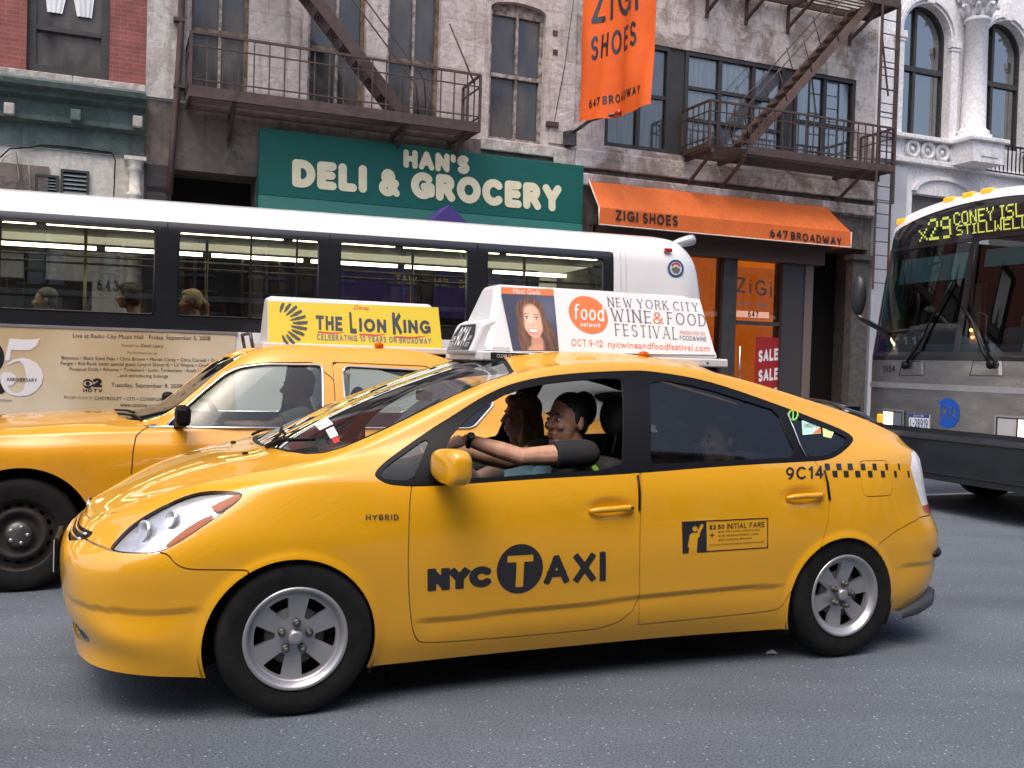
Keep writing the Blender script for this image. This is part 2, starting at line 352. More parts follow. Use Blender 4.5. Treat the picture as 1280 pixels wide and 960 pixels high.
def font_text(s, shear=0., spacing=1.0):
    """lettering from Blender's own built-in typeface"""
    key = (s, shear, spacing)
    if key not in _tc:
        c = bpy.data.curves.new('lettering', 'FONT'); c.body = s; c.size = 1.0; c.resolution_u = 3; c.shear = shear; c.space_character = spacing
        o = bpy.data.objects.new('lettering', c); COL.objects.link(o); dg = bpy.context.evaluated_depsgraph_get()
        me = bpy.data.meshes.new_from_object(o.evaluated_get(dg)); V = np.array([v.co[:2] for v in me.vertices]); F = [tuple(p.vertices) for p in me.polygons]
        bpy.data.objects.remove(o); bpy.data.curves.remove(c); bpy.data.meshes.remove(me); _tc[key] = (V, F)
    return _tc[key]
def fit_quad(VF, bl, br, tr, tl, capbox=None):
    """map flat lettering onto a quad (bilinear); returns 2-D points in the quad's own coordinates"""
    V, F = VF; x0, x1 = V[:, 0].min(), V[:, 0].max(); y0, y1 = (V[:, 1].min(), V[:, 1].max()) if capbox is None else capbox
    u = ((V[:, 0]-x0)/(x1-x0))[:, None]; v = ((V[:, 1]-y0)/(y1-y0))[:, None]; bl, br, tr, tl = map(np.asarray, (bl, br, tr, tl))
    return (1-v)*((1-u)*bl+u*br)+v*((1-u)*tl+u*tr), F
def letters(name, items, fn, m, parent, label=None):
    """items: list of (points2d, faces); fn maps a 2-D point to 3-D; one mesh"""
    b = MB()
    for P, F in items: b.add([fn(p[0], p[1]) for p in P], F)
    return b.build(name, m, parent, fix=False, label=label)
def box_text(s, x0, x1, z0, z1, kind='font', **k):
    """lettering in an axis-aligned rectangle"""
    VF = font_text(s, **k) if kind == 'font' else stroke_text(s, **k)
    return fit_quad(VF, (x0, z0), (x1, z0), (x1, z1), (x0, z1))
def pix_text(F, s, bl, br, tr, tl, y=0., kind='font', **k):
    """lettering whose corners are given as photo pixels on the frame's plane"""
    VF = font_text(s, **k) if kind == 'font' else stroke_text(s, **k)
    return fit_quad(VF, *[F.P(p[0], p[1], y) for p in (bl, br, tr, tl)])
class Tilt:
    """a tilted flat panel inside a frame: corners bottom-left, bottom-right, top-left (local 3-D)"""
    def __init__(s, F, bl, br, tl):
        s.F = F; s.o = Vector(bl); s.ex = (Vector(br)-s.o).normalized(); t = Vector(tl)-s.o; s.ez = (t-s.ex*t.dot(s.ex)).normalized(); s.n = s.ex.cross(s.ez)
    def uv(s, px, py):
        o, d = s.F.ray(px, py); k = (s.o-o).dot(s.n)/d.dot(s.n); p = o+d*k-s.o; return (p.dot(s.ex), p.dot(s.ez))
    def at(s, u, v, h=.002): return s.o+s.ex*u+s.ez*v+s.n*h
    def poly(s, px, h=.002): return [s.at(*s.uv(*p), h) for p in px]
    def text(s, VF, bl, br, tr, tl): return fit_quad(VF, *[s.uv(*p) for p in (bl, br, tr, tl)])
def disc(cx, cz, r, n=36, rz=None):
    a = np.linspace(0, 2*math.pi, n, endpoint=False); rz = rz or r
    return np.c_[cx+r*np.cos(a), cz+rz*np.sin(a)], [tuple(range(n))]
def rrect(x0, x1, z0, z1, r, n=5):
    out = []
    for cx, cz, a in ((x1-r, z1-r, 0), (x0+r, z1-r, 90), (x0+r, z0+r, 180), (x1-r, z0+r, 270)):
        out += [(cx+r*math.cos(R(a+90*i/n)), cz+r*math.sin(R(a+90*i/n))) for i in range(n+1)]
    return out
# frames measured from the photograph
_f = Frame(0, 18, 0); FAC = Frame(_f.P(530, 200)[0], 18, R(22.5))
_f = Frame(0, 9, 0); BUS = Frame(_f.P(208, 340)[0], 9, R(17.5))
_p = Frame(-0.8152, 3.7715, 0.38138); PRI = Frame(*( _p.o + _p.n*.85)[:2], _p.yaw)
CVF = Frame(-2.83, 5.56, R(22))
EXP = Frame(4.15, 11.0, R(22))
# ---------------------------------------------------------------- shared materials
YEL = mat('taxi_yellow', (.72, .352, .003), rough=.35, coat=1., crough=.03, spec=.4, col2=(.67, .322, .003), vs=1.2)
YEL2 = mat('sedan_yellow', (.76, .345, .008), rough=.4, coat=.9, crough=.06, spec=.4, col2=(.70, .31, .006), vs=1.5)
BLK = mat('black_trim', (.004, .004, .005), rough=.42, spec=.2)
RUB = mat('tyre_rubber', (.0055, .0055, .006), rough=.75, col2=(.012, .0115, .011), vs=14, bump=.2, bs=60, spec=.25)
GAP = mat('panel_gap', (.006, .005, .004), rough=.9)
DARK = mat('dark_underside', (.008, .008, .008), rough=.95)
LINER = mat('cabin_lining', (.20, .195, .185), rough=.9)
SEAT = mat('dark_upholstery', (.02, .02, .022), rough=.9, col2=(.035, .035, .036), vs=20)
DASH = mat('grey_dashboard', (.05, .048, .045), rough=.8)
ALLOY = mat('alloy', (.46, .46, .475), rough=.3, metal=.65, col2=(.38, .38, .40), vs=6)
STEELD = mat('dull_steel', (.16, .155, .15), rough=.5, metal=.8, col2=(.07, .065, .06), vs=10)
CHROME = mat('chrome', (.75, .75, .76), rough=.08, metal=1.)
WHITEP = mat('white_plastic', (.68, .68, .69), rough=.35, coat=.3, col2=(.58, .58, .57), vs=3, lo=.5, hi=.75)
DECAL = mat('black_decal', (.012, .012, .016), rough=.4, coat=.5)
AMBER = mat('amber_plastic', (.46, .085, .0), rough=.35, spec=.2)
REDP = mat('red_plastic', (.45, .01, .008), rough=.2, coat=1.)
LAMPG = mat('lamp_reflector', (.80, .82, .86), rough=.16, metal=.55, col2=(.52, .55, .60), vs=14)
LENS = glass('clear_lens', (.97, .97, .98), .55, 1.5)
GLS = glass('window_glass', (.72, .80, .77), 1.5, 1.5)
WSG = glass('windscreen_glass', (.80, .86, .85), 2.4, 1.5)
TNT = glass('tinted_glass', (.44, .47, .47), 1.3, 1.5)
WPAPER = mat('white_print', (.70, .70, .71), rough=.5)
ORANGE = mat('orange_print', (.72, .17, .04), rough=.5)
REDPR = mat('red_print', (.55, .03, .03), rough=.5)
GREYPR = mat('grey_print', (.16, .15, .15), rough=.5)

for m_ in (YEL, YEL2):
    b_ = m_.node_tree.nodes['Principled BSDF']; b_.inputs['Coat IOR'].default_value = 1.58
    tc_ = m_.node_tree.nodes.new('ShaderNodeTexCoord'); n_ = m_.node_tree.nodes.new('ShaderNodeTexNoise'); n_.inputs['Scale'].default_value = 3.5; n_.inputs['Detail'].default_value = 7; n_.inputs['Roughness'].default_value = .7
    r_ = m_.node_tree.nodes.new('ShaderNodeMapRange'); r_.inputs[1].default_value = .42; r_.inputs[2].default_value = .75; r_.inputs[3].default_value = .012; r_.inputs[4].default_value = .075
    m_.node_tree.links.new(tc_.outputs['Object'], n_.inputs['Vector']); m_.node_tree.links.new(n_.outputs[0], r_.inputs[0]); m_.node_tree.links.new(r_.outputs[0], b_.inputs['Coat Roughness'])
    n2_ = m_.node_tree.nodes.new('ShaderNodeTexNoise'); n2_.inputs['Scale'].default_value = 9; n2_.inputs['Detail'].default_value = 2; bp_ = m_.node_tree.nodes.new('ShaderNodeBump'); bp_.inputs['Strength'].default_value = .05; bp_.inputs['Distance'].default_value = .01
    m_.node_tree.links.new(tc_.outputs['Object'], n2_.inputs['Vector']); m_.node_tree.links.new(n2_.outputs[0], bp_.inputs['Height']); m_.node_tree.links.new(bp_.outputs[0], b_.inputs['Coat Normal'])
# ================================================================ the street: road, kerb, pavement
def asphalt():
    m = bpy.data.materials.new('asphalt'); m.use_nodes = True; t = m.node_tree; N = t.nodes; L = t.links; b = N['Principled BSDF']; tc = N.new('ShaderNodeTexCoord')
    def noise(sc_, det, rough=.6):
        n = N.new('ShaderNodeTexNoise'); n.inputs['Scale'].default_value = sc_; n.inputs['Detail'].default_value = det; n.inputs['Roughness'].default_value = rough; L.new(tc.outputs['Object'], n.inputs['Vector']); return n
    def ramp(src, a, b_, c0, c1):
        r = N.new('ShaderNodeMapRange'); r.inputs[1].default_value = a; r.inputs[2].default_value = b_; r.inputs[3].default_value = c0; r.inputs[4].default_value = c1; L.new(src, r.inputs[0]); return r
    big = ramp(noise(.55, 5).outputs[0], .3, .7, .108, .148); fine = ramp(noise(95, 4, .75).outputs[0], .36, .66, .45, 1.6)
    mp_ = N.new('ShaderNodeMapping'); mp_.inputs['Rotation'].default_value = (0, 0, -R(22.5)); mp_.inputs['Scale'].default_value = (.16, 1.1, 1); L.new(tc.outputs['Object'], mp_.inputs[0]); wn = N.new('ShaderNodeTexNoise'); wn.inputs['Scale'].default_value = 1.4; wn.inputs['Detail'].default_value = 6; wn.inputs['Roughness'].default_value = .65; L.new(mp_.outputs[0], wn.inputs['Vector'])
    wear = ramp(wn.outputs[0], .35, .65, .80, 1.14)
    ck = N.new('ShaderNodeTexVoronoi'); ck.feature = 'DISTANCE_TO_EDGE'; ck.inputs['Scale'].default_value = .33; nw = noise(2.2, 6); ofs = N.new('ShaderNodeMix'); ofs.data_type = 'VECTOR'; ofs.inputs[0].default_value = .22; L.new(tc.outputs['Object'], ofs.inputs[4]); L.new(nw.outputs['Color'], ofs.inputs[5]); L.new(ofs.outputs[1], ck.inputs['Vector'])
    crk = ramp(ck.outputs['Distance'], .0, .0035, .90, 1.0)
    mu0 = N.new('ShaderNodeMath'); mu0.operation = 'MULTIPLY'; L.new(wear.outputs[0], mu0.inputs[0]); L.new(crk.outputs[0], mu0.inputs[1])
    mu1 = N.new('ShaderNodeMath'); mu1.operation = 'MULTIPLY'; L.new(big.outputs[0], mu1.inputs[0]); L.new(mu0.outputs[0], mu1.inputs[1])
    mu = N.new('ShaderNodeMath'); mu.operation = 'MULTIPLY'; L.new(mu1.outputs[0], mu.inputs[0]); L.new(fine.outputs[0], mu.inputs[1])
    vo = N.new('ShaderNodeTexVoronoi'); vo.inputs['Scale'].default_value = 48; L.new(tc.outputs['Object'], vo.inputs['Vector'])
    sp = ramp(vo.outputs['Distance'], .12, .26, 1, 0); sel = N.new('ShaderNodeSeparateColor'); L.new(vo.outputs['Color'], sel.inputs[0])
    gt = N.new('ShaderNodeMath'); gt.operation = 'GREATER_THAN'; gt.inputs[1].default_value = .84; L.new(sel.outputs[0], gt.inputs[0])
    m2 = N.new('ShaderNodeMath'); m2.operation = 'MULTIPLY'; L.new(sp.outputs[0], m2.inputs[0]); L.new(gt.outputs[0], m2.inputs[1])
    m3 = N.new('ShaderNodeMath'); m3.operation = 'MULTIPLY_ADD'; m3.inputs[1].default_value = .34; L.new(m2.outputs[0], m3.inputs[0]); L.new(mu.outputs[0], m3.inputs[2])
    cb = N.new('ShaderNodeCombineColor')
    for i, k in enumerate((.83, .98, 1.16)):
        q = N.new('ShaderNodeMath'); q.operation = 'MULTIPLY'; q.inputs[1].default_value = k; L.new(m3.outputs[0], q.inputs[0]); L.new(q.outputs[0], cb.inputs[i])
    L.new(cb.outputs[0], b.inputs['Base Color']); b.inputs['Roughness'].default_value = .72; b.inputs['Specular IOR Level'].default_value = .4
    bp = N.new('ShaderNodeBump'); bp.inputs['Strength'].default_value = .5; bp.inputs['Distance'].default_value = .006; L.new(fine.outputs[0], bp.inputs['Height']); L.new(bp.outputs[0], b.inputs['Normal'])
    return m
ASPH = asphalt()
b = MB(); b.add([(-120, -80, 0), (120, -80, 0), (120, 160, 0), (-120, 160, 0)], [(0, 1, 2, 3)]); rd = b.build('road', ASPH, fix=False); rd['kind'] = 'structure'
CONC = mat('pavement_concrete', (.26, .25, .24), rough=.85, col2=(.19, .185, .18), vs=2, bump=.2, bs=80)
sw = FAC.empty('sidewalk'); sw['kind'] = 'structure'
b = MB(); b.box(-60, 60, -4.0, 0, .0, .15); b.build('paving', CONC, sw)
b = MB(); b.box(-60, 60, -4.16, -4.003, -.02, .154); b.build('kerb', mat('kerb_stone', (.30, .29, .28), rough=.8, col2=(.22, .21, .2), vs=6), sw)
RM = mat('road_paint', (.72, .72, .70), rough=.7, col2=(.42, .42, .42), vs=9, lo=.45, hi=.7)
def gpt(px, py): d = pix_ray(px, py); k = -CAMH/d.z; return Vector((0, 0, CAMH))+d*k
a0, a1 = gpt(1166, 618.5), gpt(1200, 617.5)
u = Vector((FAC.d.x, FAC.d.y, 0)); w = Vector((FAC.n.x, FAC.n.y, 0)); c0 = (a0+a1)/2; b = MB()
mid = c0+u*1.0
for k in (0,): b.add([tuple(mid+u*(-1.5)+w*-.06+Vector((0, 0, .004))), tuple(mid+u*1.5+w*-.06+Vector((0, 0, .004))), tuple(mid+u*1.5+w*.06+Vector((0, 0, .004))), tuple(mid+u*-1.5+w*.06+Vector((0, 0, .004)))], [(0, 1, 2, 3)])
lm = b.build('lane_marking', RM, fix=False); lm['kind'] = 'structure'
p = gpt(964, 818); b = MB(); b.add([(p.x+dx, p.y+dy, dz) for dx, dy, dz in ((-.03, -.01, .004), (.005, -.02, .012), (.035, 0, .005), (.01, .02, .02), (-.02, .015, .008))], [(0, 1, 4), (1, 2, 3), (1, 3, 4)])
tag(b.build('paper_scrap', WPAPER, fix=False), 'small crumpled white scrap of paper on the asphalt beneath the front taxi', 'litter')
# ================================================================ façade building blocks
F = FAC.P
def wall(name, m, parent, x0, x1, z0, z1, holes=(), y=0., depth=.22, step=.5, arches=()):
    """a wall face with rectangular or round-headed openings and their reveals; holes (x0,x1,z0,z1[,rise])"""
    xs = np.unique(np.round(np.r_[np.arange(x0, x1, step), x1, [h[0] for h in holes], [h[1] for h in holes]], 4)); zs = np.unique(np.round(np.r_[np.arange(z0, z1, step), z1, [h[2] for h in holes], [h[3] for h in holes]], 4))
    xs = xs[(xs >= x0-1e-3) & (xs <= x1+1e-3)]; zs = zs[(zs >= z0-1e-3) & (zs <= z1+1e-3)]; b = MB()
    for a, c in zip(xs[:-1], xs[1:]):
        for d, e in zip(zs[:-1], zs[1:]):
            mx, mz = (a+c)/2, (d+e)/2
            if any(h[0] < mx < h[1] and h[2] < mz < h[3] for h in holes): continue
            b.add([(a, y, d), (c, y, d), (c, y, e), (a, y, e)], [(0, 1, 2, 3)])
    for h in holes:
        r = h[4] if len(h) > 4 else 0; X0, X1, Z0, Z1 = h[:4]
        if r:
            n = 16; cx = (X0+X1)/2; hw_ = (X1-X0)/2; arc = [(cx+hw_*math.cos(math.pi*i/n), Z1-r+r*math.sin(math.pi*i/n)) for i in range(n+1)]
            for i in range(n):
                (ax, az), (bx, bz) = arc[i], arc[i+1]; b.add([(ax, y, az), (ax, y, Z1), (bx, y, Z1), (bx, y, bz)], [(0, 1, 2, 3)] if i not in (0, n-1) or True else [])
            loop = [(X0, Z0), (X1, Z0)]+arc
        else: loop = [(X0, Z0), (X1, Z0), (X1, Z1), (X0, Z1)]
        n = len(loop); vs = [(a, y, c) for a, c in loop]+[(a, y+depth, c) for a, c in loop]; b.add(vs, [(i, n+i, n+(i+1) % n, (i+1) % n) for i in range(n)])
    return b.build(name, m, parent, fix=False)
def rectpx(x0, y0, x1, y1, y=0.):
    a = F(x0, y0, y); c = F(x1, y1, y); return (a[0], c[0], c[1], a[1])
def stone(name, c1, c2, c3, s1=1.3, s2=9, blocks=False, bmp=.45):
    """weathered masonry: base, worn patches and rust or soot runs, all with shapes of their own"""
    m = bpy.data.materials.new(name); m.use_nodes = True; t = m.node_tree; N = t.nodes; L = t.links; b = N['Principled BSDF']; tc = N.new('ShaderNodeTexCoord')
    def ns(sc_, det, mpsc=None, rough=.62, dist=0.):
        mp = N.new('ShaderNodeMapping'); L.new(tc.outputs['Object'], mp.inputs[0])
        if mpsc: mp.inputs['Scale'].default_value = mpsc
        n = N.new('ShaderNodeTexNoise'); n.inputs['Scale'].default_value = sc_; n.inputs['Detail'].default_value = det; n.inputs['Roughness'].default_value = rough; n.inputs['Distortion'].default_value = dist; L.new(mp.outputs[0], n.inputs['Vector']); return n
    def rg(n, a, c): r = N.new('ShaderNodeMapRange'); r.inputs[1].default_value = a; r.inputs[2].default_value = c; L.new(n.outputs[0], r.inputs[0]); return r
    def mx(f, a, c):
        x = N.new('ShaderNodeMix'); x.data_type = 'RGBA'; L.new(f, x.inputs[0])
        if isinstance(a, tuple): x.inputs[6].default_value = (*a, 1)
        else: L.new(a, x.inputs[6])
        x.inputs[7].default_value = (*c, 1); return x.outputs[2]
    n1 = ns(s1, 8, None, .7, .4); n2 = ns(s2, 6); n3 = ns(2.2, 6, (2.2, 1, .22)); n4 = ns(.45, 6, None, .6)
    col = mx(rg(n1, .47, .56).outputs[0], c1, c2); col = mx(rg(n3, .54, .72).outputs[0], col, c3)
    g = rg(n2, .3, .75); hv = N.new('ShaderNodeHueSaturation'); L.new(col, hv.inputs['Color']); q = N.new('ShaderNodeMapRange'); q.inputs[3].default_value = .72; q.inputs[4].default_value = 1.18; L.new(g.outputs[0], q.inputs[0]); L.new(q.outputs[0], hv.inputs['Value'])
    if blocks:
        sp_ = N.new('ShaderNodeSeparateXYZ'); L.new(tc.outputs['Object'], sp_.inputs[0]); cb_ = N.new('ShaderNodeCombineXYZ'); L.new(sp_.outputs[0], cb_.inputs[0]); L.new(sp_.outputs[2], cb_.inputs[1])
        bk = N.new('ShaderNodeTexBrick'); L.new(cb_.outputs[0], bk.inputs['Vector']); bk.inputs['Scale'].default_value = 1; bk.inputs['Brick Width'].default_value = 1.15; bk.inputs['Row Height'].default_value = .46; bk.inputs['Mortar Size'].default_value = .008; bk.inputs['Mortar Smooth'].default_value = .3
        bk.inputs['Color1'].default_value = (1, 1, 1, 1); bk.inputs['Color2'].default_value = (.90, .89, .88, 1); bk.inputs['Mortar'].default_value = (.62, .58, .55, 1)
        ml = N.new('ShaderNodeMix'); ml.data_type = 'RGBA'; ml.blend_type = 'MULTIPLY'; ml.inputs[0].default_value = .8; L.new(hv.outputs[0], ml.inputs[6]); L.new(bk.outputs[0], ml.inputs[7]); L.new(ml.outputs[2], b.inputs['Base Color'])
    else: L.new(hv.outputs[0], b.inputs['Base Color'])
    b.inputs['Roughness'].default_value = .85
    bp = N.new('ShaderNodeBump'); bp.inputs['Strength'].default_value = bmp; bp.inputs['Distance'].default_value = .02; ad_ = N.new('ShaderNodeMath'); L.new(n2.outputs[0], ad_.inputs[0]); L.new(rg(n1, .47, .53).outputs[0], ad_.inputs[1]); L.new(ad_.outputs[0], bp.inputs['Height']); L.new(bp.outputs[0], b.inputs['Normal'])
    MATS[name] = m; return m
def brickm(name, c1, c2, mortar):
    m = bpy.data.materials.new(name); m.use_nodes = True; t = m.node_tree; N = t.nodes; L = t.links; b = N['Principled BSDF']; tc = N.new('ShaderNodeTexCoord')
    sp = N.new('ShaderNodeSeparateXYZ'); L.new(tc.outputs['Object'], sp.inputs[0]); cb = N.new('ShaderNodeCombineXYZ'); L.new(sp.outputs[0], cb.inputs[0]); L.new(sp.outputs[2], cb.inputs[1])
    k = N.new('ShaderNodeTexBrick'); L.new(cb.outputs[0], k.inputs['Vector']); k.inputs['Scale'].default_value = 1; k.inputs['Brick Width'].default_value = .21; k.inputs['Row Height'].default_value = .072; k.inputs['Mortar Size'].default_value = .006
    k.inputs['Color1'].default_value = (*c1, 1); k.inputs['Color2'].default_value = (*c2, 1); k.inputs['Mortar'].default_value = (*mortar, 1)
    n = N.new('ShaderNodeTexNoise'); n.inputs['Scale'].default_value = 3; n.inputs['Detail'].default_value = 6; L.new(tc.outputs['Object'], n.inputs['Vector'])
    hv = N.new('ShaderNodeHueSaturation'); q = N.new('ShaderNodeMapRange'); q.inputs[1].default_value = .3; q.inputs[2].default_value = .7; q.inputs[3].default_value = .7; q.inputs[4].default_value = 1.2; L.new(n.outputs[0], q.inputs[0]); L.new(q.outputs[0], hv.inputs['Value']); L.new(k.outputs[0], hv.inputs['Color']); L.new(hv.outputs[0], b.inputs['Base Color'])
    bp = N.new('ShaderNodeBump'); bp.inputs['Strength'].default_value = .4; bp.inputs['Distance'].default_value = .01; L.new(k.outputs['Fac'], bp.inputs['Height']); bp.invert = True; L.new(bp.outputs[0], b.inputs['Normal']); b.inputs['Roughness'].default_value = .85
    MATS[name] = m; return m
BRICK = brickm('red_brick', (.29, .082, .068), (.24, .066, .056), (.24, .14, .12))
STW = stone('old_grey_stone', (.57, .51, .485), (.50, .44, .415), (.30, .245, .22), blocks=True)
PEEL = stone('peeling_white_paint', (.64, .58, .555), (.33, .27, .235), (.42, .34, .29), 1.1, 9, True)
SOOT = stone('stained_concrete', (.125, .108, .094), (.19, .158, .138), (.07, .052, .045), 1.2)
GREENC = stone('green_painted_cornice', (.075, .105, .10), (.10, .135, .13), (.05, .065, .06), 1.6)
CREAM = stone('cream_painted_wall', (.64, .62, .555), (.57, .54, .475), (.45, .42, .37), .8, 9, False, .2)
SILLW = stone('worn_white_stone', (.55, .52, .48), (.40, .36, .33), (.30, .26, .24), 2.5)
WIRON = stone('white_cast_iron', (.80, .785, .80), (.74, .725, .735), (.62, .60, .60), .6, 14, False, .12)
DGLASS = mat('dirty_window_glass', (.045, .045, .048), rough=.18, spec=.6, col2=(.105, .092, .082), vs=2.2, lo=.4, hi=.62, rvar=.1, aniso=(1, 1, .4))
DFRAME = mat('dark_window_frame', (.030, .029, .030), rough=.55, col2=(.045, .042, .04), vs=5)
RUSTF = mat('rusty_sash', (.21, .15, .105), rough=.8, col2=(.06, .045, .037), vs=10)
PALEF = mat('flaking_pale_sash', (.40, .37, .34), rough=.8, col2=(.12, .09, .07), vs=9)
CURT = mat('pale_curtain', (.82, .83, .84), rough=.9, col2=(.62, .63, .65), vs=3, aniso=(6, 1, .3))
IRON = mat('brown_iron', (.085, .055, .050), rough=.7, col2=(.05, .030, .026), vs=7, bump=.2, bs=60)
IRON2 = mat('rusted_dark_iron', (.050, .034, .030), rough=.7, col2=(.085, .05, .04), vs=8, bump=.2, bs=60)
REFG = mat('mirroring_window_glass', (.02, .024, .026), rough=.03, spec=1.0, coat=1., crough=.0)
REFG.node_tree.nodes['Principled BSDF'].inputs['Coat IOR'].default_value = 2.6
# ---------------------------------------------------------------- red brick building at the far left
xj = F(182, 110)[0]                         # joint with the stone building
zs1 = F(90, 96)[1]; zs0 = zs1-.17
B1 = FAC.empty('brick_building', 'red brick building at the left with green cornice over a cream shopfront', 'building')
wx0, wx1 = F(33, 60)[0], F(137, 60)[0]; wz0 = F(90, 108)[1]
holes = [(wx0, wx1, zs1+.02, 8.35)]+[(wx0-3.1*k, wx1-3.1*k, zs1+.02, 8.35) for k in (1, 2)]+[(wx0-3.1*k, wx1-3.1*k, 9.6, 12.0) for k in (0, 1, 2)]
wall('wall', BRICK, B1, -15, xj, zs1, 17, holes, depth=.2)
def sash(parent, x0, x1, z0, z1, y, fr=DFRAME, mid=.5, vert=(), pane=DGLASS, fw=.06, bars=(), rise=0.):
    o = bpy.data.objects.new('window', None); COL.objects.link(o); o.parent = parent
    b = MB(); zt = z1-rise
    b.box(x0, x1, y+.03, y+.04, z0, z1); b.build('pane', pane, o)
    b = MB(); b.box(x0, x0+fw, y-.03, y+.03, z0, z1); b.box(x1-fw, x1, y-.03, y+.03, z0, z1); b.box(x0+fw, x1-fw, y-.03, y+.03, z0, z0+fw); b.box(x0+fw, x1-fw, y-.03, y+.03, z1-fw-rise, z1-rise)
    if rise: b.box(x0+fw, x1-fw, y-.02, y+.03, z1-rise+.001, z1)
    b.build('frame', fr, o)
    if mid: b = MB(); zm = z0+(z1-z0)*mid; b.box(x0+fw, x1-fw, y-.045, y+.028, zm-.035, zm+.035); b.build('meeting_rail', fr, o)
    for v in vert:
        b = MB(); xm = x0+(x1-x0)*v; b.box(xm-.024, xm+.024, y-.038, y+.027, z0+fw, z1-fw-rise); b.build('glazing_bar', bars or fr, o)
    return o
for h in holes:
    w_ = sash(B1, h[0], h[1], h[2], h[3], .12, mid=.43 if h[2] > 9 else (F(90, 38)[1]-h[2])/(h[3]-h[2]), fw=.13)
    if h[2] < 9:
        for sg in (-1, 1):          # parted curtains behind the upper sash
            cx = (h[0]+h[1])/2; xe = h[0]+.16 if sg < 0 else h[1]-.16; b = MB(); n = 14
            zt, zb = h[3], h[2]+(h[3]-h[2])*.40
            vs = []
            for i in range(n+1):
                u_ = i/n
                for zz, wd in ((zt, .55), (zb+.6, .40), (zb, .22)): vs.append((xe+sg*-1*((.06 if zz > zb else .12)+wd*u_), .105+.012*math.sin(u_*22), zz))
            b.add(vs, [(3*i+j, 3*i+3+j, 3*i+4+j, 3*i+1+j) for i in range(n) for j in range(2)], True); b.build('curtain', CURT, w_, fix=False)
b = MB()
for k in range(-9, 0):
    x0 = xj+k*1.1+(.0); b.box(x0+.006, x0+1.094, -.09, .05, zs0, zs1-.003)
b.build('sill_course', SILLW, B1, bevel=.012)
zc = zs0; b = MB()
prof_c = [(0, zc-.002), (-.34, zc-.002), (-.40, zc-.05), (-.38, zc-.13), (-.26, zc-.16), (-.24, zc-.24), (-.12, zc-.30), (-.11, zc-.52), (-.20, zc-.55), (-.19, zc-.62), (-.06, zc-.66), (-.05, zc-1.02), (0, zc-1.02)]
b.prism(prof_c, -15, xj, axis='X'); b.build('cornice', GREENC, B1)
for px, py in ((12, 136), (172, 152), (95, 144)):
    t, z = F(px, py, -.24); b = MB(); b.box(t-.075, t+.075, -.33, -.20, z-.10, z+.08); b.build('cornice_block', SILLW if px != 95 else GREENC, B1, bevel=.02)
zf = zc-1.02
wall('shopfront_wall', CREAM, B1, -15, xj, .15, zf-.002, [(-13.5, -8.2, .15, 2.55), (-7.6, -5.6, .15, 2.55)], y=.0, depth=.3)
b = MB(); b.box(-15, xj-.05, .28, .32, .15, 2.6); b.build('shopfront_glass', DGLASS, B1)
for (x0, y0, x1, y1) in ((44, 217, 73, 245), (76, 211, 111, 247)):
    r = rectpx(x0, y0, x1, y1, -.04); lv = bpy.data.objects.new('louvre_vent', None); COL.objects.link(lv); lv.parent = B1
    b = MB(); b.ring([(r[0], r[2]), (r[1], r[2]), (r[1], r[3]), (r[0], r[3])], [(r[0]+.04, r[2]+.04), (r[1]-.04, r[2]+.04), (r[1]-.04, r[3]-.04), (r[0]+.04, r[3]-.04)], -.06, -.001); b.build('frame', DFRAME, lv)
    b = MB(); nsl = 5; hh = (r[3]-r[2]-.08)/nsl
    for i in range(nsl): z = r[2]+.04+hh*i; b.add([(r[0]+.04, -.055, z), (r[1]-.04, -.055, z), (r[1]-.04, -.01, z+hh*.72), (r[0]+.04, -.01, z+hh*.72)], [(0, 1, 2, 3)])
    b.build('slat', mat('blue_grey_slats', (.16, .20, .21), rough=.5) if 'blue_grey_slats' not in MATS else MATS['blue_grey_slats'], lv, fix=False)
    b = MB(); b.box(r[0]+.03, r[1]-.03, -.008, -.002, r[2]+.03, r[3]-.03); b.build('duct_opening', GAP, lv)
t0, z0_ = F(168, 245, -.1); b = MB(); t1 = F(168, 205, -.1)
b.lathe([(.12, 0.15), (.12, 2.2), (.095, 2.25), (.092, z0_-.05), (.12, z0_), (.12, z0_+.05), (.09, z0_+.06), (.088, t1[1]-.12), (.12, t1[1]-.08), (.10, t1[1]-.04), (.15, t1[1]+.05)], (t0, -.10, 0), 'Z', 20); b.box(t0-.17, t0+.17, -.22, -.005, t1[1]+.05, zf-.02); b.build('column', CREAM, B1)
r = rectpx(0, 195, 34, 250, -.03); b = MB(); b.box(r[0]-2, r[1]+.3, -.05, -.001, 3.0, r[3]-.1); b.build('roller_housing', SOOT, B1)
b = MB(); q = [F(*p, -.07) for p in ((0, 197), (12, 186), (40, 184), (52, 181), (90, 184), (140, 191), (144, 200), (142, 250))]; b.tube([(a, -.07, c) for a, c in q], .012, 6); b.build('cable', BLK, B1)
b = MB(); q = [F(*p, -.09) for p in ((2, 202), (6, 196), (20, 190), (24, 222), (17, 240), (22, 242), (38, 238), (36, 206))]; b.tube([(a, -.09, c) for a, c in q], .009, 6); b.build('cable', PALEF, B1)
letters('street_number', [pix_text(FAC, '643', (121.5, 363), (147.5, 364.5), (147.5, 350.5), (121.5, 349), -.012, 'stroke', hw=.1, gap=.2, serif=.2, thin=.45, cap='square')], lambda a, c: (a, -.012, c), DECAL, B1)
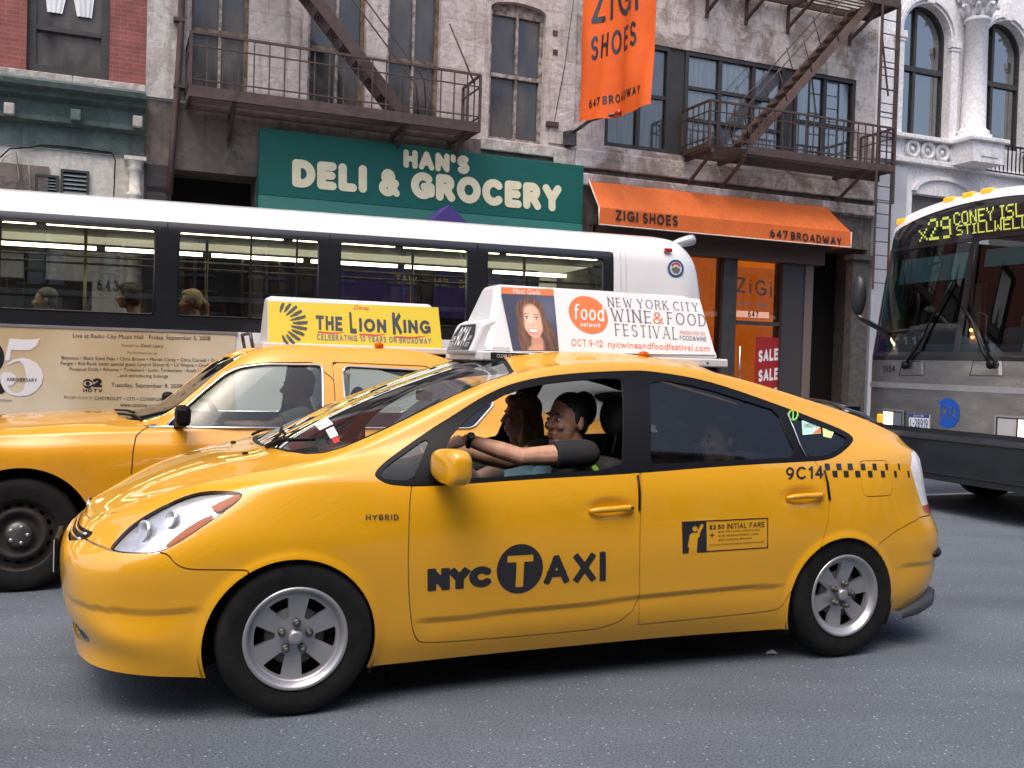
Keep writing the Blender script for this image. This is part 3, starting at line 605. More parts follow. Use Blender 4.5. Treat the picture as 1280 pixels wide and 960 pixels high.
# ---------------------------------------------------------------- grey stone building over the delicatessen
xm = F(717, 150)[0]
B2 = FAC.empty('deli_building', 'grey weathered stone building with tall dirty windows above the green deli sign', 'building')
zsl = F(640, 176)[1]; ztop_ = 8.95
def wrect(x0, x1, ym): return (F(x0, ym)[0], F(x1, ym)[0])
wa, wb_, wc_, wd_ = wrect(236, 311, 60), wrect(385, 457, 60), wrect(484, 550, 70), wrect(612, 681, 90)
zarch = F(645, 3)[1]
hl2 = [(*wa, zsl, ztop_), (*wb_, zsl, ztop_), (*wc_, zsl, ztop_), (*wd_, zsl, zarch, .16)]
up2 = [(a, c, 10.3, 13.2) for a, c in (wa, wb_, wc_, wd_)]
zlow = F(260, 132)[1]
wall('wall', STW, B2, xj, xm, zlow, 17, hl2+up2, depth=.26)
xq = F(226, 60)[0]; b = MB(); b.box(xj+.004, xq, -.05, -.002, zlow+.02, 17); b.build('pilaster', SILLW, B2)
b = MB(); b.box(F(600, 180)[0], xm-.004, -.07, -.002, zsl-.24, zsl-.02); b.box(F(690, 180)[0], xm-.003, -.12, -.0715, zsl-.4, zsl-.05); b.build('sill_course', SILLW, B2, bevel=.02)
b = MB(); b.box(F(688, 100)[0], xm-.004, -.035, -.002, zsl+.05, 17); b.build('pilaster', STW, B2)
for i, h in enumerate(hl2+up2):
    w_ = sash(B2, h[0], h[1], h[2], h[3], .16, fr=RUSTF if i != 3 else PALEF, mid=.44 if i >= 4 else ((F(640, 94)[1]-zsl)/(h[3]-zsl)), vert=(.52,), fw=.07, bars=PALEF, rise=.17 if i == 3 else 0)
    if i < 4:
        b = MB(); b.box(h[0]-.002, h[0]+.035, .02, .12, h[2], h[3]-.2); b.build('jamb_lining', PALEF, w_)
# stained lower part, dark openings
hole_b = rectpx(214, 217, 322, 240); zo = F(268, 216)[1]
wall('lower_wall', SOOT, B2, xj, xm, .15, zlow-.002, [(F(214, 225)[0], F(321, 225)[0], .15, zo), (F(330, 300)[0], F(725, 300)[0], .15, 3.6)], depth=.8)
b = MB(); b.box(xj+.02, F(212, 225)[0], -.03, -.002, .15, F(195, 206)[1]); b.build('side_panel', mat('dark_panel', (.035, .030, .032), rough=.6), B2)
for py in (218, 231):
    z = F(195, py, -.03)[1]; b = MB(); b.box(xj+.05, F(210, 225)[0], -.045, -.0305, z-.3, z-.02); b.build('raised_panel', MATS['dark_panel'], B2, bevel=.01)
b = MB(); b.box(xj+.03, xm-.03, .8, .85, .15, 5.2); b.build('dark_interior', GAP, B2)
b = MB(); b.box(F(332, 300)[0], F(724, 300)[0], .3, .32, .15, 3.6); b.build('shop_glass', DGLASS, B2)
b = MB(); t, z = F(690, 156, -.03); b.box(t-.12, t+.12, -.09, -.002, z-.04, z+.05); b.build('broken_bracket', IRON2, B2)
for px, py in ((693, 42), (693, 66)): t, z = F(px, py); b = MB(); b.box(t-.05, t+.05, -.05, -.001, z-.05, z+.05); b.build('wall_anchor', IRON2, B2)
DP = FAC.empty('drain_pipe', 'brown drain pipe running down beside the stone pilaster at the left', 'pipe')
b = MB(); q = [F(229, -60, -.12), F(226, 40, -.12), F(221, 120, -.12), F(216, 180, -.12), F(212, 243, -.12)]; b.tube([(q[0][0]+.0, -.12, 13)]+[(a, -.12, c) for a, c in q], .055, 10); b.build('pipe', IRON, DP)
for py in (25, 108): t, z = F(224, py, -.12); MB().box(t-.09, t+.09, -.18, 0, z-.03, z+.03).build('pipe_clip', IRON2, DP)
# ---------------------------------------------------------------- shoe shop building
B3 = FAC.empty('shoe_shop_building', 'building of peeling white paint with wide dark framed windows above the orange awning', 'building')
xe = F(1094, 150)[0]
zw0, zw1 = F(757, 182)[1], F(850, 61)[1]
wxa, wxb = F(757, 120)[0], F(1069, 150)[0]
zlow3 = F(900, 222)[1]
wall('wall', PEEL, B3, xm, xe, zlow3, 17, [(wxa, wxb, zw0, zw1), (wxa, wxb, 10.4, 12.6)], depth=.30)
def bx_(m, name, par, *v, bevel=0.): return MB().box(*v).build(name, m, par, bevel=bevel)
zb3 = F(900, 200)[1]
b = MB(); b.box(xm+.004, xe-.004, -.10, -.002, zw0-.50, zw0-.14); b.build('sill_course', PEEL, B3, bevel=.03)
b = MB(); b.box(xm+.004, xe-.004, -.16, -.1012, zw0-.86, zw0-.62); b.build('string_course', PEEL, B3, bevel=.03)
# windows of the first floor: three groups between wide dark posts
def grid_window(x0, x1, z0, z1, cols, rows, curtain=True, y=.07, fw=.085):
    o = bpy.data.objects.new('window', None); COL.objects.link(o); o.parent = B3
    b = MB(); b.box(x0, x1, y+.02, y+.026, z0, z1); b.build('pane', SHW, o)
    b = MB(); b.ring([(x0, z0), (x1, z0), (x1, z1), (x0, z1)], [(x0+fw, z0+fw), (x1-fw, z0+fw), (x1-fw, z1-fw), (x0+fw, z1-fw)], y-.05, y+.05); b.build('frame', DFRAME, o)
    for c in cols: bx_(DFRAME, 'mullion', o, x0+(x1-x0)*c-.045, x0+(x1-x0)*c+.045, y-.035, y+.04, z0+fw, z1-fw)
    for r_ in rows: bx_(DFRAME, 'glazing_bar', o, x0+fw, x1-fw, y-.028, y+.033, z0+(z1-z0)*r_-.035, z0+(z1-z0)*r_+.035)
    if curtain:
        b = MB(); n = int((x1-x0)/.035); vs = []
        for i in range(n+1):
            x = x0+(x1-x0)*i/n; yy = y+.07+.012*math.sin(x*34)+.008*math.sin(x*81+1)
            vs += [(x, yy, z0), (x, yy, z1)]
        b.add(vs, [(2*i, 2*i+2, 2*i+3, 2*i+1) for i in range(n)], True); b.build('curtain', CURT if curtain is True else curtain, o, fix=False)
    return o
SHW = glass('clear_window_glass', (.95, .96, .96), 1.7)
GREYC = mat('grey_curtain', (.42, .42, .43), rough=.9, col2=(.26, .26, .27), vs=3, aniso=(6, 1, .3))
for (za, zb_) in ((zw0, zw1), (10.4, 12.6)):
    x1a, x1b = wxa, F(838, 120)[0]; x2a, x2b = F(856, 130)[0], F(981, 140)[0]; x3a, x3b = F(993, 150)[0], wxb
    up_ = grid_window(x1a, x1b, za, zb_, (.52,), (.52,), GREYC)
    grid_window(x2a, x2b, za, zb_, (.345, .68), (.36, .66)); grid_window(x3a, x3b, za, zb_, (.5,), (.5,), GREYC)
    for q0, q1 in ((x1b, x2a), (x2b, x3a)): bx_(DFRAME, 'post', B3, q0+.004, q1-.004, .05, .28, za, zb_)
b = MB(); b.box(F(995, 160)[0], F(1064, 165)[0], .24, .26, zw0, zw0+.75); b.build('white_blind', WPAPER, B3)
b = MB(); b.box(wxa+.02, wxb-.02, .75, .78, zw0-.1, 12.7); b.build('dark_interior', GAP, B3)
wall('lower_wall', SOOT, B3, xm, xe, .15, zlow3-.002, [(F(740, 330)[0], F(1083, 330)[0], .15, F(950, 300)[1])], depth=1.6)
zlin = F(950, 326)[1]
b = MB(); b.box(F(745, 310)[0], F(1028, 310)[0], -.10, .25, zlin, F(950, 300)[1]+.25); b.build('fascia', mat('dull_red_fascia', (.085, .05, .045), rough=.7), B3)
# lit shopfront
OGL = mat('lit_orange_shop', (.75, .22, .03), rough=.5, emit=(.9, .20, .012), es=.24, col2=(.34, .08, .015), vs=1.6)
def shop_rect(nm, x0, y0, x1, y1, m, y, par=B3): r = rectpx(x0, y0, x1, y1, y); return MB().box(r[0], r[1], y, y+.02, r[2], r[3]).build(nm, m, par)
b = MB(); b.box(F(745, 400)[0], F(1014, 400)[0], 1.2, 1.22, .15, 4.2); b.build('lit_interior', OGL, B3)
def vpost(x0, x1, m=DFRAME, ya=.0, yb=.3, z1=None): return bx_(m, 'shopfront_post', B3, F(x0, 400, ya)[0], F(x1, 400, ya)[0], ya, yb, .15, z1 or zlin-.004)
SHG = glass('shop_glass_clear', (.85, .80, .75), 1.1)
vpost(903, 920); vpost(977, 1003, MATS['dark_panel']); vpost(1005, 1015, mat('brown_post', (.13, .10, .085), rough=.6))
b = MB(); b.box(F(745, 400, .1)[0], F(903, 400, .1)[0]-.003, .1, .108, .15, zlin-.004); b.build('display_window', SHG, B3)
dr = bpy.data.objects.new('shop_door', None); COL.objects.link(dr); dr.parent = B3
rt = rectpx(921, 333, 976, 401, .1); b = MB(); b.box(*rt[:2], .1, .108, rt[2], rt[3]); b.build('transom_glass', SHG, dr)
zt_ = F(950, 402, .1)[1]; bx_(DFRAME, 'transom_bar', dr, rt[0], rt[1], .04, .2, zt_-.08, zt_)
b = MB(); b.box(rt[0], rt[1], .1, .108, .15, zt_-.085); b.build('door_glass', SHG, dr)
rh = rectpx(924, 433, 936, 500, .06); b = MB(); b.tube([(rh[0], .09, rh[2]), (rh[0], .03, rh[2]), (rh[0], .03, rh[3]), (rh[0], .09, rh[3])], .018, 8); b.build('handle', CHROME, dr)
letters('window_lettering', [pix_text(FAC, 'ZiGi', (921, 365), (965, 372), (965, 352), (921, 346), .096, 'stroke', hw=.07, gap=.3)], lambda a, c: (a, .096, c), mat('purple_grey_print', (.09, .05, .06), rough=.5), dr)
letters('window_lettering', [pix_text(FAC, 'NEW YORK', (924, 382), (960, 385), (960, 379.5), (924, 377), .096, 'stroke', hw=.1, gap=.4)], lambda a, c: (a, .096, c), GREYPR, dr)
r = rectpx(919, 388, 961, 398, .094); b = MB(); b.box(r[0], r[1], .092, .0955, r[2], r[3]); b.build('number_strip', mat('pale_orange_strip', (.80, .42, .30), rough=.5, emit=(.9, .4, .25), es=.15), dr)
letters('window_lettering', [pix_text(FAC, '647', (935, 396), (948, 397), (948, 389.5), (935, 388.5), .09, 'stroke', hw=.1, gap=.2)], lambda a, c: (a, .09, c), DECAL, dr)
# dark entrance to the right
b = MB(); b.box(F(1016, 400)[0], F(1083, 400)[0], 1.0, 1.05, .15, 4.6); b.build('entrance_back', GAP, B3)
b = MB(); q = rectpx(1064, 325, 1078, 500, -.05); b.box(q[0], q[1], -.12, .1, .15, q[3]); b.box(q[0]-.06, q[1]+.06, -.2, .1, q[3]+.003, q[3]+.12); b.build('carved_pilaster', mat('dark_carved_stone', (.05, .045, .042), rough=.8, col2=(.09, .08, .075), vs=8, bump=.6, bs=25), B3)
b = MB(); q = [F(*p, -.05) for p in ((1025, 262), (1050, 267), (1090, 272))]; b.tube([(a, -.05, c) for a, c in q], .03, 8); b.build('conduit', PALEF, B3)
b = MB(); n = 9; b.tube([(F(1062, 470, .5)[0], .5, .2), (F(1062, 470, .5)[0], .5, 2.0)], .05, 8); b.build('door_stile', DFRAME, B3)
SP = FAC.empty('sale_poster', 'red poster with white SALE lettering hanging inside the lit shoe shop door', 'poster')
r = rectpx(945, 421, 976, 520, .085); b = MB(); b.box(r[0], r[1], .072, .084, r[2], r[3]); b.build('sheet', mat('sale_red', (.24, .008, .012), rough=.5, emit=(.5, .02, .02), es=.05), SP)
for k in range(4):
    y0 = 453+24.5*k; letters('lettering', [pix_text(FAC, 'SALE', (948, y0), (972.5, y0-3), (973, y0-18), (948.5, y0-15), .07, 'stroke', hw=.12, gap=.14, cap='square')], lambda a, c: (a, .0705, c), WPAPER, SP)
# ---------------------------------------------------------------- white cast-iron building
B4 = FAC.empty('cast_iron_building', 'white cast iron building with arched windows and columns at the right edge', 'building')
xw0 = xe
zbal1, zbal0 = F(1190, 178)[1], F(1190, 206)[1]
aw0, aw1 = F(1126, 80)[0], F(1186, 80)[0]; bw0, bw1 = F(1226, 80)[0], F(1226, 80)[0]+(aw1-aw0)*1.12
az1 = F(1150, 4)[1]
wst = bw0-aw0
awin = [(aw0+wst*k, aw0+wst*k+(aw1-aw0), zbal1+.02, az1, (aw1-aw0)/2) for k in range(0, 4)]
up4 = [(a, c, 11.8, 14.8, r) for a, c, _, _, r in awin]
arch_lo = [(F(1136, 240)[0], F(1211, 240)[0], .3, F(1165, 217)[1], .55)]
zl4 = zbal0-.02
wall('wall', WIRON, B4, xw0, 30, zl4, 17, awin+up4, depth=.35)
xl0, xl1 = F(1140, 245)[0], F(1215, 245)[0]
wall('lower_wall', WIRON, B4, xw0, 30, .15, zl4-.003, [(xl0, xl1, .3, F(1170, 222)[1]-.42)]+[(xl0+wst*k, xl1+wst*k, .3, F(1170, 222)[1]-.42) for k in (1, 2, 3)], depth=.3)
for k in range(4):
    cx = (xl0+xl1)/2+wst*k; hw_ = (xl1-xl0)/2; zb_ = F(1170, 222)[1]-.42; n = 18
    ou = [(cx+(hw_+.02)*math.cos(math.pi*i/n), zb_+.05+.40*math.sin(math.pi*i/n)) for i in range(n+1)]; inn_ = [(cx+(hw_-.10)*math.cos(math.pi*i/n), zb_+.05+.31*math.sin(math.pi*i/n)) for i in range(n+1)]
    b = MB(); vs = [(a, -.07, c) for a, c in ou]+[(a, -.07, c) for a, c in inn_]+[(a, -.002, c) for a, c in ou]+[(a, -.002, c) for a, c in inn_]; m_ = n+1
    b.add(vs, [(i, i+1, m_+i+1, m_+i) for i in range(n)]+[(2*m_+i, 2*m_+i+1, i+1, i) for i in range(n)]+[(m_+i, m_+i+1, 3*m_+i+1, 3*m_+i) for i in range(n)]); b.build('arch_moulding', WIRON, B4)
    bx_(mat('grey_shop_panel', (.16, .155, .15), rough=.6) if 'grey_shop_panel' not in MATS else MATS['grey_shop_panel'], 'shop_panel', B4, xl0+wst*k+.02, xl1+wst*k-.02, .2, .25, .3, zb_)
for i, h in enumerate(awin+up4):
    o = bpy.data.objects.new('window', None); COL.objects.link(o); o.parent = B4; x0, x1, z0, z1, r_ = h; cx = (x0+x1)/2; n = 20
    arc = [(cx+(x1-x0)/2*math.cos(math.pi*k/n), z1-r_+r_*math.sin(math.pi*k/n)) for k in range(n+1)]; lp = [(x0, z0), (x1, z0)]+arc
    b = MB(); b.add([(a, .22, c) for a, c in lp], [tuple(range(len(lp)))]); b.build('pane', REFG, o, fix=False)
    b = MB(); inl = [(cx+(a-cx)*.93, z0+.06+(c-z0)*.965-.02) for a, c in lp]; b.ring(lp, inl, .16, .23); b.build('frame', DFRAME, o)
    zm = z0+(z1-z0)*.52; bx_(DFRAME, 'transom', o, x0+.03, x1-.03, .15, .215, zm-.06, zm+.06); bx_(DFRAME, 'mullion', o, cx-.2, cx-.12, .16, .212, z0+.03, z1-.03)
    # round mouldings and imposts
    b = MB()
    for (ra, rb, ya) in ((1.0, 1.09, -.05), (1.10, 1.20, -.10), (1.21, 1.27, -.06)):
        n2 = 22; A_ = lambda f: [(cx+(x1-x0)/2*f*math.cos(math.pi*k/n2), z1-r_+r_*f*math.sin(math.pi*k/n2)) for k in range(n2+1)]
        p_, q_ = A_(ra+.004), A_(rb); m_ = n2+1; vs = [(a, ya, c) for a, c in p_]+[(a, ya, c) for a, c in q_]+[(a, -.002, c) for a, c in p_]+[(a, -.002, c) for a, c in q_]
        b.add(vs, [(k, k+1, m_+k+1, m_+k) for k in range(n2)]+[(2*m_+k, 2*m_+k+1, k+1, k) for k in range(n2)]+[(m_+k, m_+k+1, 3*m_+k+1, 3*m_+k) for k in range(n2)])
    b.build('arch_moulding', WIRON, B4)
    for sg in (-1, 1):
        b = MB(); xa = cx+sg*((x1-x0)/2*1.14); b.box(xa-.11, xa+.11, -.10, -.002, z0, z1-r_-.18); b.box(xa-.15, xa+.15, -.14, -.002, z1-r_-.177, z1-r_-.02); b.box(xa-.13, xa+.13, -.12, -.0025, z1-r_-.25, z1-r_-.18); b.build('impost_pier', WIRON, B4, bevel=.01)
    bx_(WIRON, 'keystone', B4, cx-.09, cx+.09, -.16, -.003, z1-.02, z1+.45, bevel=.02)
# columns between the windows
xcol = (F(1205, 100, -.25)[0]+F(1232, 100, -.25)[0])/2
for k in range(3):
    cxx = xcol+wst*k; rc = (F(1230, 100, -.25)[0]-F(1208, 100, -.25)[0])/2; zt = F(1216, 22, -.25)[1]
    co = bpy.data.objects.new('column', None); COL.objects.link(co); co.parent = B4
    b = MB(); b.lathe([(rc*1.5, zbal1+.004), (rc*1.5, zbal1+.12), (rc*1.25, zbal1+.14), (rc*1.32, zbal1+.22), (rc*1.08, zbal1+.27), (rc*1.0, zbal1+.32), (rc*.88, zt-.12), (rc*1.05, zt-.10), (rc*1.05, zt-.03), (rc*.9, zt)], (cxx, -.25, 0), 'Z', 28); b.build('shaft', WIRON, co)
    b = MB()
    for lv in range(2):
        for j in range(8):
            a = 2*math.pi*(j+.5*lv)/8; z = zt+.02+.2*lv; pts = [(cxx+rc*f*math.cos(a), -.25+rc*f*math.sin(a), z+h) for f, h in ((.9, 0), (1.05, .12), (1.35, .22), (1.6, .20), (1.55, .14))]; b.tube(pts, .05, 6, rs=[.06, .075, .06, .05, .035])
    b.lathe([(rc*.9, zt), (rc*.95, zt+.3), (rc*1.3, zt+.46)], (cxx, -.25, 0), 'Z', 20); b.box(cxx-rc*1.7, cxx+rc*1.7, -.25-rc*1.7, -.003, zt+.46, zt+.58); b.build('capital', WIRON, co)
    bx_(WIRON, 'pedestal', co, cxx-rc*1.75, cxx+rc*1.75, -.25-rc*1.75, -.003, zbal0-.05, zbal1-.10); bx_(WIRON, 'pedestal_cap', co, cxx-rc*2.05, cxx+rc*2.05, -.25-rc*2.05, -.004, zbal1-.097, zbal1, bevel=.02)
    bx_(WIRON, 'pedestal_panel', co, cxx-rc*1.0, cxx+rc*1.0, -.25-rc*1.82, -.25-rc*1.752, zbal0+.08, zbal1-.22, bevel=.02)
b = MB(); b.box(xw0, xcol-rc*2.1, -.22, -.003, zbal1-.10, zbal1-.002); b.box(xw0, 30, -.16, -.0035, zbal0-.12, zbal0); b.build('balustrade_rail', WIRON, B4, bevel=.015)
zmid = (zbal0+zbal1-.1)/2; rr_b = (zbal1-.1-zbal0)*.40
for px in (1141, 1160, 1178, 1195):
    t, _ = F(px, 192, -.1); b = MB()
    ring = [(t+rr_b*math.cos(a), -.09, zmid+rr_b*math.sin(a)) for a in np.linspace(0, 2*math.pi, 25)]; b.tube(ring, .05, 8, cap=False); b.ell((t, -.05, zmid), (rr_b*.45, .08, rr_b*.45), 14, 8); b.build('roundel', WIRON, B4)
bx_(WIRON, 'balustrade_panel', B4, xw0, xcol-rc*1.8, -.05, -.002, zbal0, zbal1-.1)
t0 = F(1232, 180, -.15)[0]; zr1, zr0 = F(1256, 182, -.15)[1], F(1256, 216, -.15)[1]
b = MB(); b.bar((t0, -.15, zr1), (t0+2.2, -.15, zr1), .04); b.bar((t0, -.15, zr0), (t0+2.2, -.15, zr0), .03)
for k in range(16): b.bar((t0+.07+.135*k, -.15, zr0), (t0+.07+.135*k, -.15, zr1), .022)
b.build('window_guard', BLK, B4)
bx_(mat('blue_grey_pilaster', (.42, .44, .48), rough=.7, col2=(.36, .37, .40), vs=1.5), 'corner_pilaster', B4, xw0+.003, F(1128, 300)[0], -.08, -.003, .15, zl4-.2)
# ---------------------------------------------------------------- deli sign and awnings
GRN = mat('green_sign_board', (.004, .095, .078), rough=.45, col2=(.005, .11, .090), vs=1.5, spec=.4); GRN2 = mat('green_sign_lip', (.008, .125, .102), rough=.5)
CREAML = mat('cream_letters', (.76, .72, .50), rough=.45, col2=(.70, .66, .45), vs=6); EDG = mat('letter_edge', (.10, .10, .05), rough=.5)
DS = FAC.empty('deli_sign', 'long green sign board with rounded cream letters for the deli and grocery', 'sign')
yS = -.35; g0 = F(325, 160, yS); g1 = F(730, 207, yS); zgt = (g0[1]+g1[1])/2; zgb = F(322, 262, yS)[1]-.18; zlip = F(400, 250, yS)[1]
b = MB(); b.box(g0[0], g1[0], yS, -.13, zlip, zgt); b.build('board', GRN, DS, bevel=.01)
b = MB(); b.prism([(yS-.002, zlip-.003), (-.13, zlip-.003), (-.13, zgb), (yS-.09, zgb)], g0[0], g1[0], axis='X'); b.build('lower_lip', GRN2, DS)
def deli(s, q, **k):
    VF = stroke_text(s, **k); items = [fit_quad(VF, *[F(p[0], p[1], yS) for p in q])]; P, Fc = items[0]
    letters('lettering', [(P, Fc)], lambda a, c: (a, yS-.012, c), CREAML, DS)
RT = dict(hw=.15, gap=.06, step=.04, space=.25)
deli("HAN'S", ((504, 209.5), (586.5, 218.5), (586.5, 195), (504, 186.5)), **RT)
deli('DELI', ((365, 233.5), (458.5, 241.5), (458.5, 207), (365, 198.5)), **RT); deli('&', ((473.5, 244.5), (499.5, 247), (499.5, 213), (473.5, 210)), hw=.135); deli('GROCERY', ((513.5, 247.5), (701.5, 265.5), (701.5, 232), (513.5, 214)), **RT)
PURP = mat('purple_awning_cloth', (.055, .03, .20), rough=.7, col2=(.045, .025, .17), vs=3); YLT = mat('yellow_awning_letters', (.92, .72, .04), rough=.5)
PA = FAC.empty('deli_awning', 'purple peaked awning with yellow letters below the green deli sign', 'awning')
yA = -1.1; pk = F(562, 256, yA); tl0, tr0 = F(522, 285, yA)[0]-.1, F(604, 292, yA)[0]+.1; ze = F(540, 279, yA)[1]-.28
b = MB(); b.add([(tl0, yA, ze), (pk[0], yA, pk[1]), (tr0, yA, ze), (tl0, -.45, ze), (pk[0], -.45, pk[1]), (tr0, -.45, ze)], [(0, 2, 1), (3, 4, 5), (0, 1, 4, 3), (1, 2, 5, 4), (0, 3, 5, 2)]); b.build('gable', PURP, PA)
zv = F(555, 365, yA)[1]; b = MB(); b.box(tl0-1.6, tr0+1.6, yA, -.45, zv-.45, ze-.003); b.build('valance_box', PURP, PA)
letters('lettering', [pix_text(FAC, 'SALAD BAR • BEER', (496, 354), (600, 362), (600, 351.5), (496, 343), yA-.006)], lambda a, c: (a, yA-.006, c), YLT, PA)
# orange awning
ORA = mat('orange_awning_cloth', (.72, .155, .022), rough=.7, col2=(.64, .125, .018), vs=2.5); _t = ORA.node_tree; _tk = _t.nodes.new('ShaderNodeTexCoord'); _v = _t.nodes.new('ShaderNodeTexVoronoi'); _v.inputs['Scale'].default_value = 2.6; _v.inputs['Randomness'].default_value = .25; _t.links.new(_tk.outputs['Object'], _v.inputs['Vector'])
_w = _t.nodes.new('ShaderNodeMath'); _w.operation = 'PINGPONG'; _w.inputs[1].default_value = .075; _t.links.new(_v.outputs['Distance'], _w.inputs[0]); _r = _t.nodes.new('ShaderNodeMapRange'); _r.inputs[1].default_value = .045; _r.inputs[2].default_value = .06; _r.inputs[3].default_value = 0; _r.inputs[4].default_value = .28; _t.links.new(_w.outputs[0], _r.inputs[0])
_m = _t.nodes.new('ShaderNodeMix'); _m.data_type = 'RGBA'; _m.inputs[7].default_value = (.46, .085, .02, 1); _b = _t.nodes['Principled BSDF']; _t.links.new(_b.inputs['Base Color'].links[0].from_socket, _m.inputs[6]); _t.links.new(_r.outputs[0], _m.inputs[0]); _t.links.new(_m.outputs[2], _b.inputs['Base Color'])
PIPE = mat('white_piping', (.70, .62, .55), rough=.6); ODK = mat('faint_print', (.64, .135, .020), rough=.65)
OA = FAC.empty('shoe_shop_awning', 'sloping orange cloth awning with black lettering and white piping over the shoe shop', 'awning')
a0 = F(732, 213)
lo, hi = 0., 3.
for _ in range(40):
    m_ = (lo+hi)/2
    if F(748, 277, -m_)[0] > a0[0]: lo = m_
    else: hi = m_
dA = max(.5, min(1.4, lo)); v0 = F(748, 277, -dA); v1 = F(1063, 312.5, -dA); vt0 = F(748, 255.5, -dA); vt1 = F(1063, 293, -dA); a1 = F(1023, 253)
zvb, zvt, zat = (v0[1]+v1[1])/2, (vt0[1]+vt1[1])/2, (a0[1]+a1[1])/2; xl, xr = v0[0], v1[0]; xra = a1[0]
n = 40; b = MB(); vs = []
for i in range(n+1):
    u_ = i/n
    for j in range(9):
        w_ = j/8; x = (1-w_)*(xl+.0+(xra-xl)*u_)+w_*(xl+(xr-xl)*u_); sag = .018*math.sin(w_*math.pi)*(1+.6*math.sin(u_*38)); vs.append((x, -.03-(dA-.03)*w_, zat+(zvt-zat)*w_-sag))
b.add(vs, [(9*i+j, 9*i+9+j, 9*i+10+j, 9*i+1+j) for i in range(n) for j in range(8)], True); b.build('slope', ORA, OA, fix=False)
b = MB(); vs = []
for i in range(n+1):
    x = xl+(xr-xl)*i/n; yy = -dA-.004-.006*math.sin(i*1.9)
    vs += [(x, -dA, zvt), (x, yy, zvb)]
b.add(vs, [(2*i, 2*i+1, 2*i+3, 2*i+2) for i in range(n)], True); b.build('valance', ORA, OA, fix=False)
b = MB(); b.add([(xr, -dA, zvt), (xr, -dA, zvb), (xr, -.03, zvb), (xra, -.03, zat)], [(0, 1, 2, 3)]); b.build('end_panel', ORA, OA, fix=False)
b = MB(); b.tube([(xl, -dA-.012, zvt), (xl, -dA-.012, zvb), (xr, -dA-.012, zvb), (xr, -dA-.012, zvt)], .014, 6); b.build('piping', PIPE, OA); b = MB(); b.tube([(a0[0], -.03, zat), (xl, -dA, zvt)], .016, 6); b.build('piping', PIPE, OA)
b = MB(); b.bar((xl+.1, -.05, zvb+.05), (xl+.1, -dA+.03, zvb+.05), .03); b.bar((xr-.2, -.05, zvb+.05), (xr-.2, -dA+.03, zvb+.05), .03); b.bar((xl+.05, -dA+.03, zvb+.03), (xr-.05, -dA+.03, zvb+.03), .03); b.build('awning_frame', STEELD, OA)
AT = dict(hw=.095, gap=.22, cap='square')
letters('lettering', [pix_text(FAC, 'ZiGi', (769, 275), (797, 278), (797, 265.5), (769, 262.5), -dA, 'stroke', **AT), pix_text(FAC, 'SHOES', (803, 279), (846.5, 283), (846.5, 270), (803, 266), -dA, 'stroke', **AT)], lambda a, c: (a, -dA-.022, c), DECAL, OA)
letters('lettering', [pix_text(FAC, '647', (962, 296.5), (984, 299), (984, 289), (962, 286.5), -dA, 'stroke', **AT), pix_text(FAC, 'BROADWAY', (988, 299.5), (1051.5, 307.5), (1051.5, 297), (988, 289.5), -dA, 'stroke', **AT)], lambda a, c: (a, -dA-.022, c), DECAL, OA)
# ---------------------------------------------------------------- orange banner on its pole
q0 = Vector((1.24, 18.7, 0)); BAN = Frame(1.24, 18.7, math.atan2(-1.44, 1.28))
BN = BAN.empty('orange_banner', 'tall orange cloth banner with black lettering hanging out from the white wall', 'banner')
OBN = mat('orange_banner_cloth', (.78, .115, .006), rough=.7, col2=(.70, .10, .006), vs=3)
bl = BAN.P(725, 152); br = BAN.P(816, 131); W_ = br[0]; zt_ = 10.2
def bwave(x, z): 
    s_ = max(0, min(1, (10.2-z)/4)); return s_*(.07*math.sin(x*5.2+z*.55)+.035*math.sin(x*11-z*1.1)+.02*math.sin(z*3+x*3))
n, m_ = 40, 60; b = MB(); vs = []
for i in range(n+1):
    u_ = i/n; xb = bl[0]+(br[0]-bl[0])*u_; zb = bl[1]+(br[1]-bl[1])*u_-.05*math.sin(u_*math.pi*1.0)
    for j in range(m_+1):
        w_ = j/m_; z = zb+(zt_-zb)*w_; xx = xb+(.06*u_-.02)*w_*0; vs.append((xx, bwave(xx, z), z))
b.add(vs, [(i*(m_+1)+j, (i+1)*(m_+1)+j, (i+1)*(m_+1)+j+1, i*(m_+1)+j+1) for i in range(n) for j in range(m_)], True); b.build('cloth', OBN, BN, fix=False)
for s, q, k in (('SHOES', ((741, 77), (797.5, 57), (797.5, 26), (742, 47)), dict(hw=.085, gap=.24, cap='square', hscale=.8)), ('647 BROADWAY', ((737.5, 136.5), (803.5, 117), (803.5, 106), (737.5, 125)), dict(hw=.11, gap=.24, cap='square', space=.3)), ('ZIGI', ((742, 31), (800, 13), (800, -32), (742, -14)), dict(hw=.085, gap=.3, cap='square'))):
    letters('lettering', [pix_text(BAN, s, *q, 0, 'stroke', **k)], lambda a, c: (a, bwave(a, c)-.006, c), DECAL, BN)
b = MB(); p0 = BAN.P(711, 168); p1 = BAN.P(737, 150); p2 = BAN.P(768, 141)
b.tube([(p0[0], 0.03, p0[1]), (p1[0], .03, p1[1]), (p2[0], .06, p2[1])], .03, 8, rs=[.035, .032, .025]); b.build('pole', STEELD, BN)
b = MB(); b.tube([(p2[0]-.02, .06, p2[1]), (p2[0]+.10, .06, p2[1]+.02)], .04, 8); b.build('pole_tip', REDP, BN)
b = MB(); b.box(p0[0]-.10, p0[0]+.10, -.06, .12, p0[1]-.22, p0[1]+.06); b.build('pole_bracket', STEELD, BN)
b = MB(); b.tube([(-.15, .05, zt_+.02), (W_+.15, .05, zt_+.02)], .03, 8); b.build('pole', STEELD, BN)
b = MB(); a_ = F(691, 158); b2 = F(716, 0); 
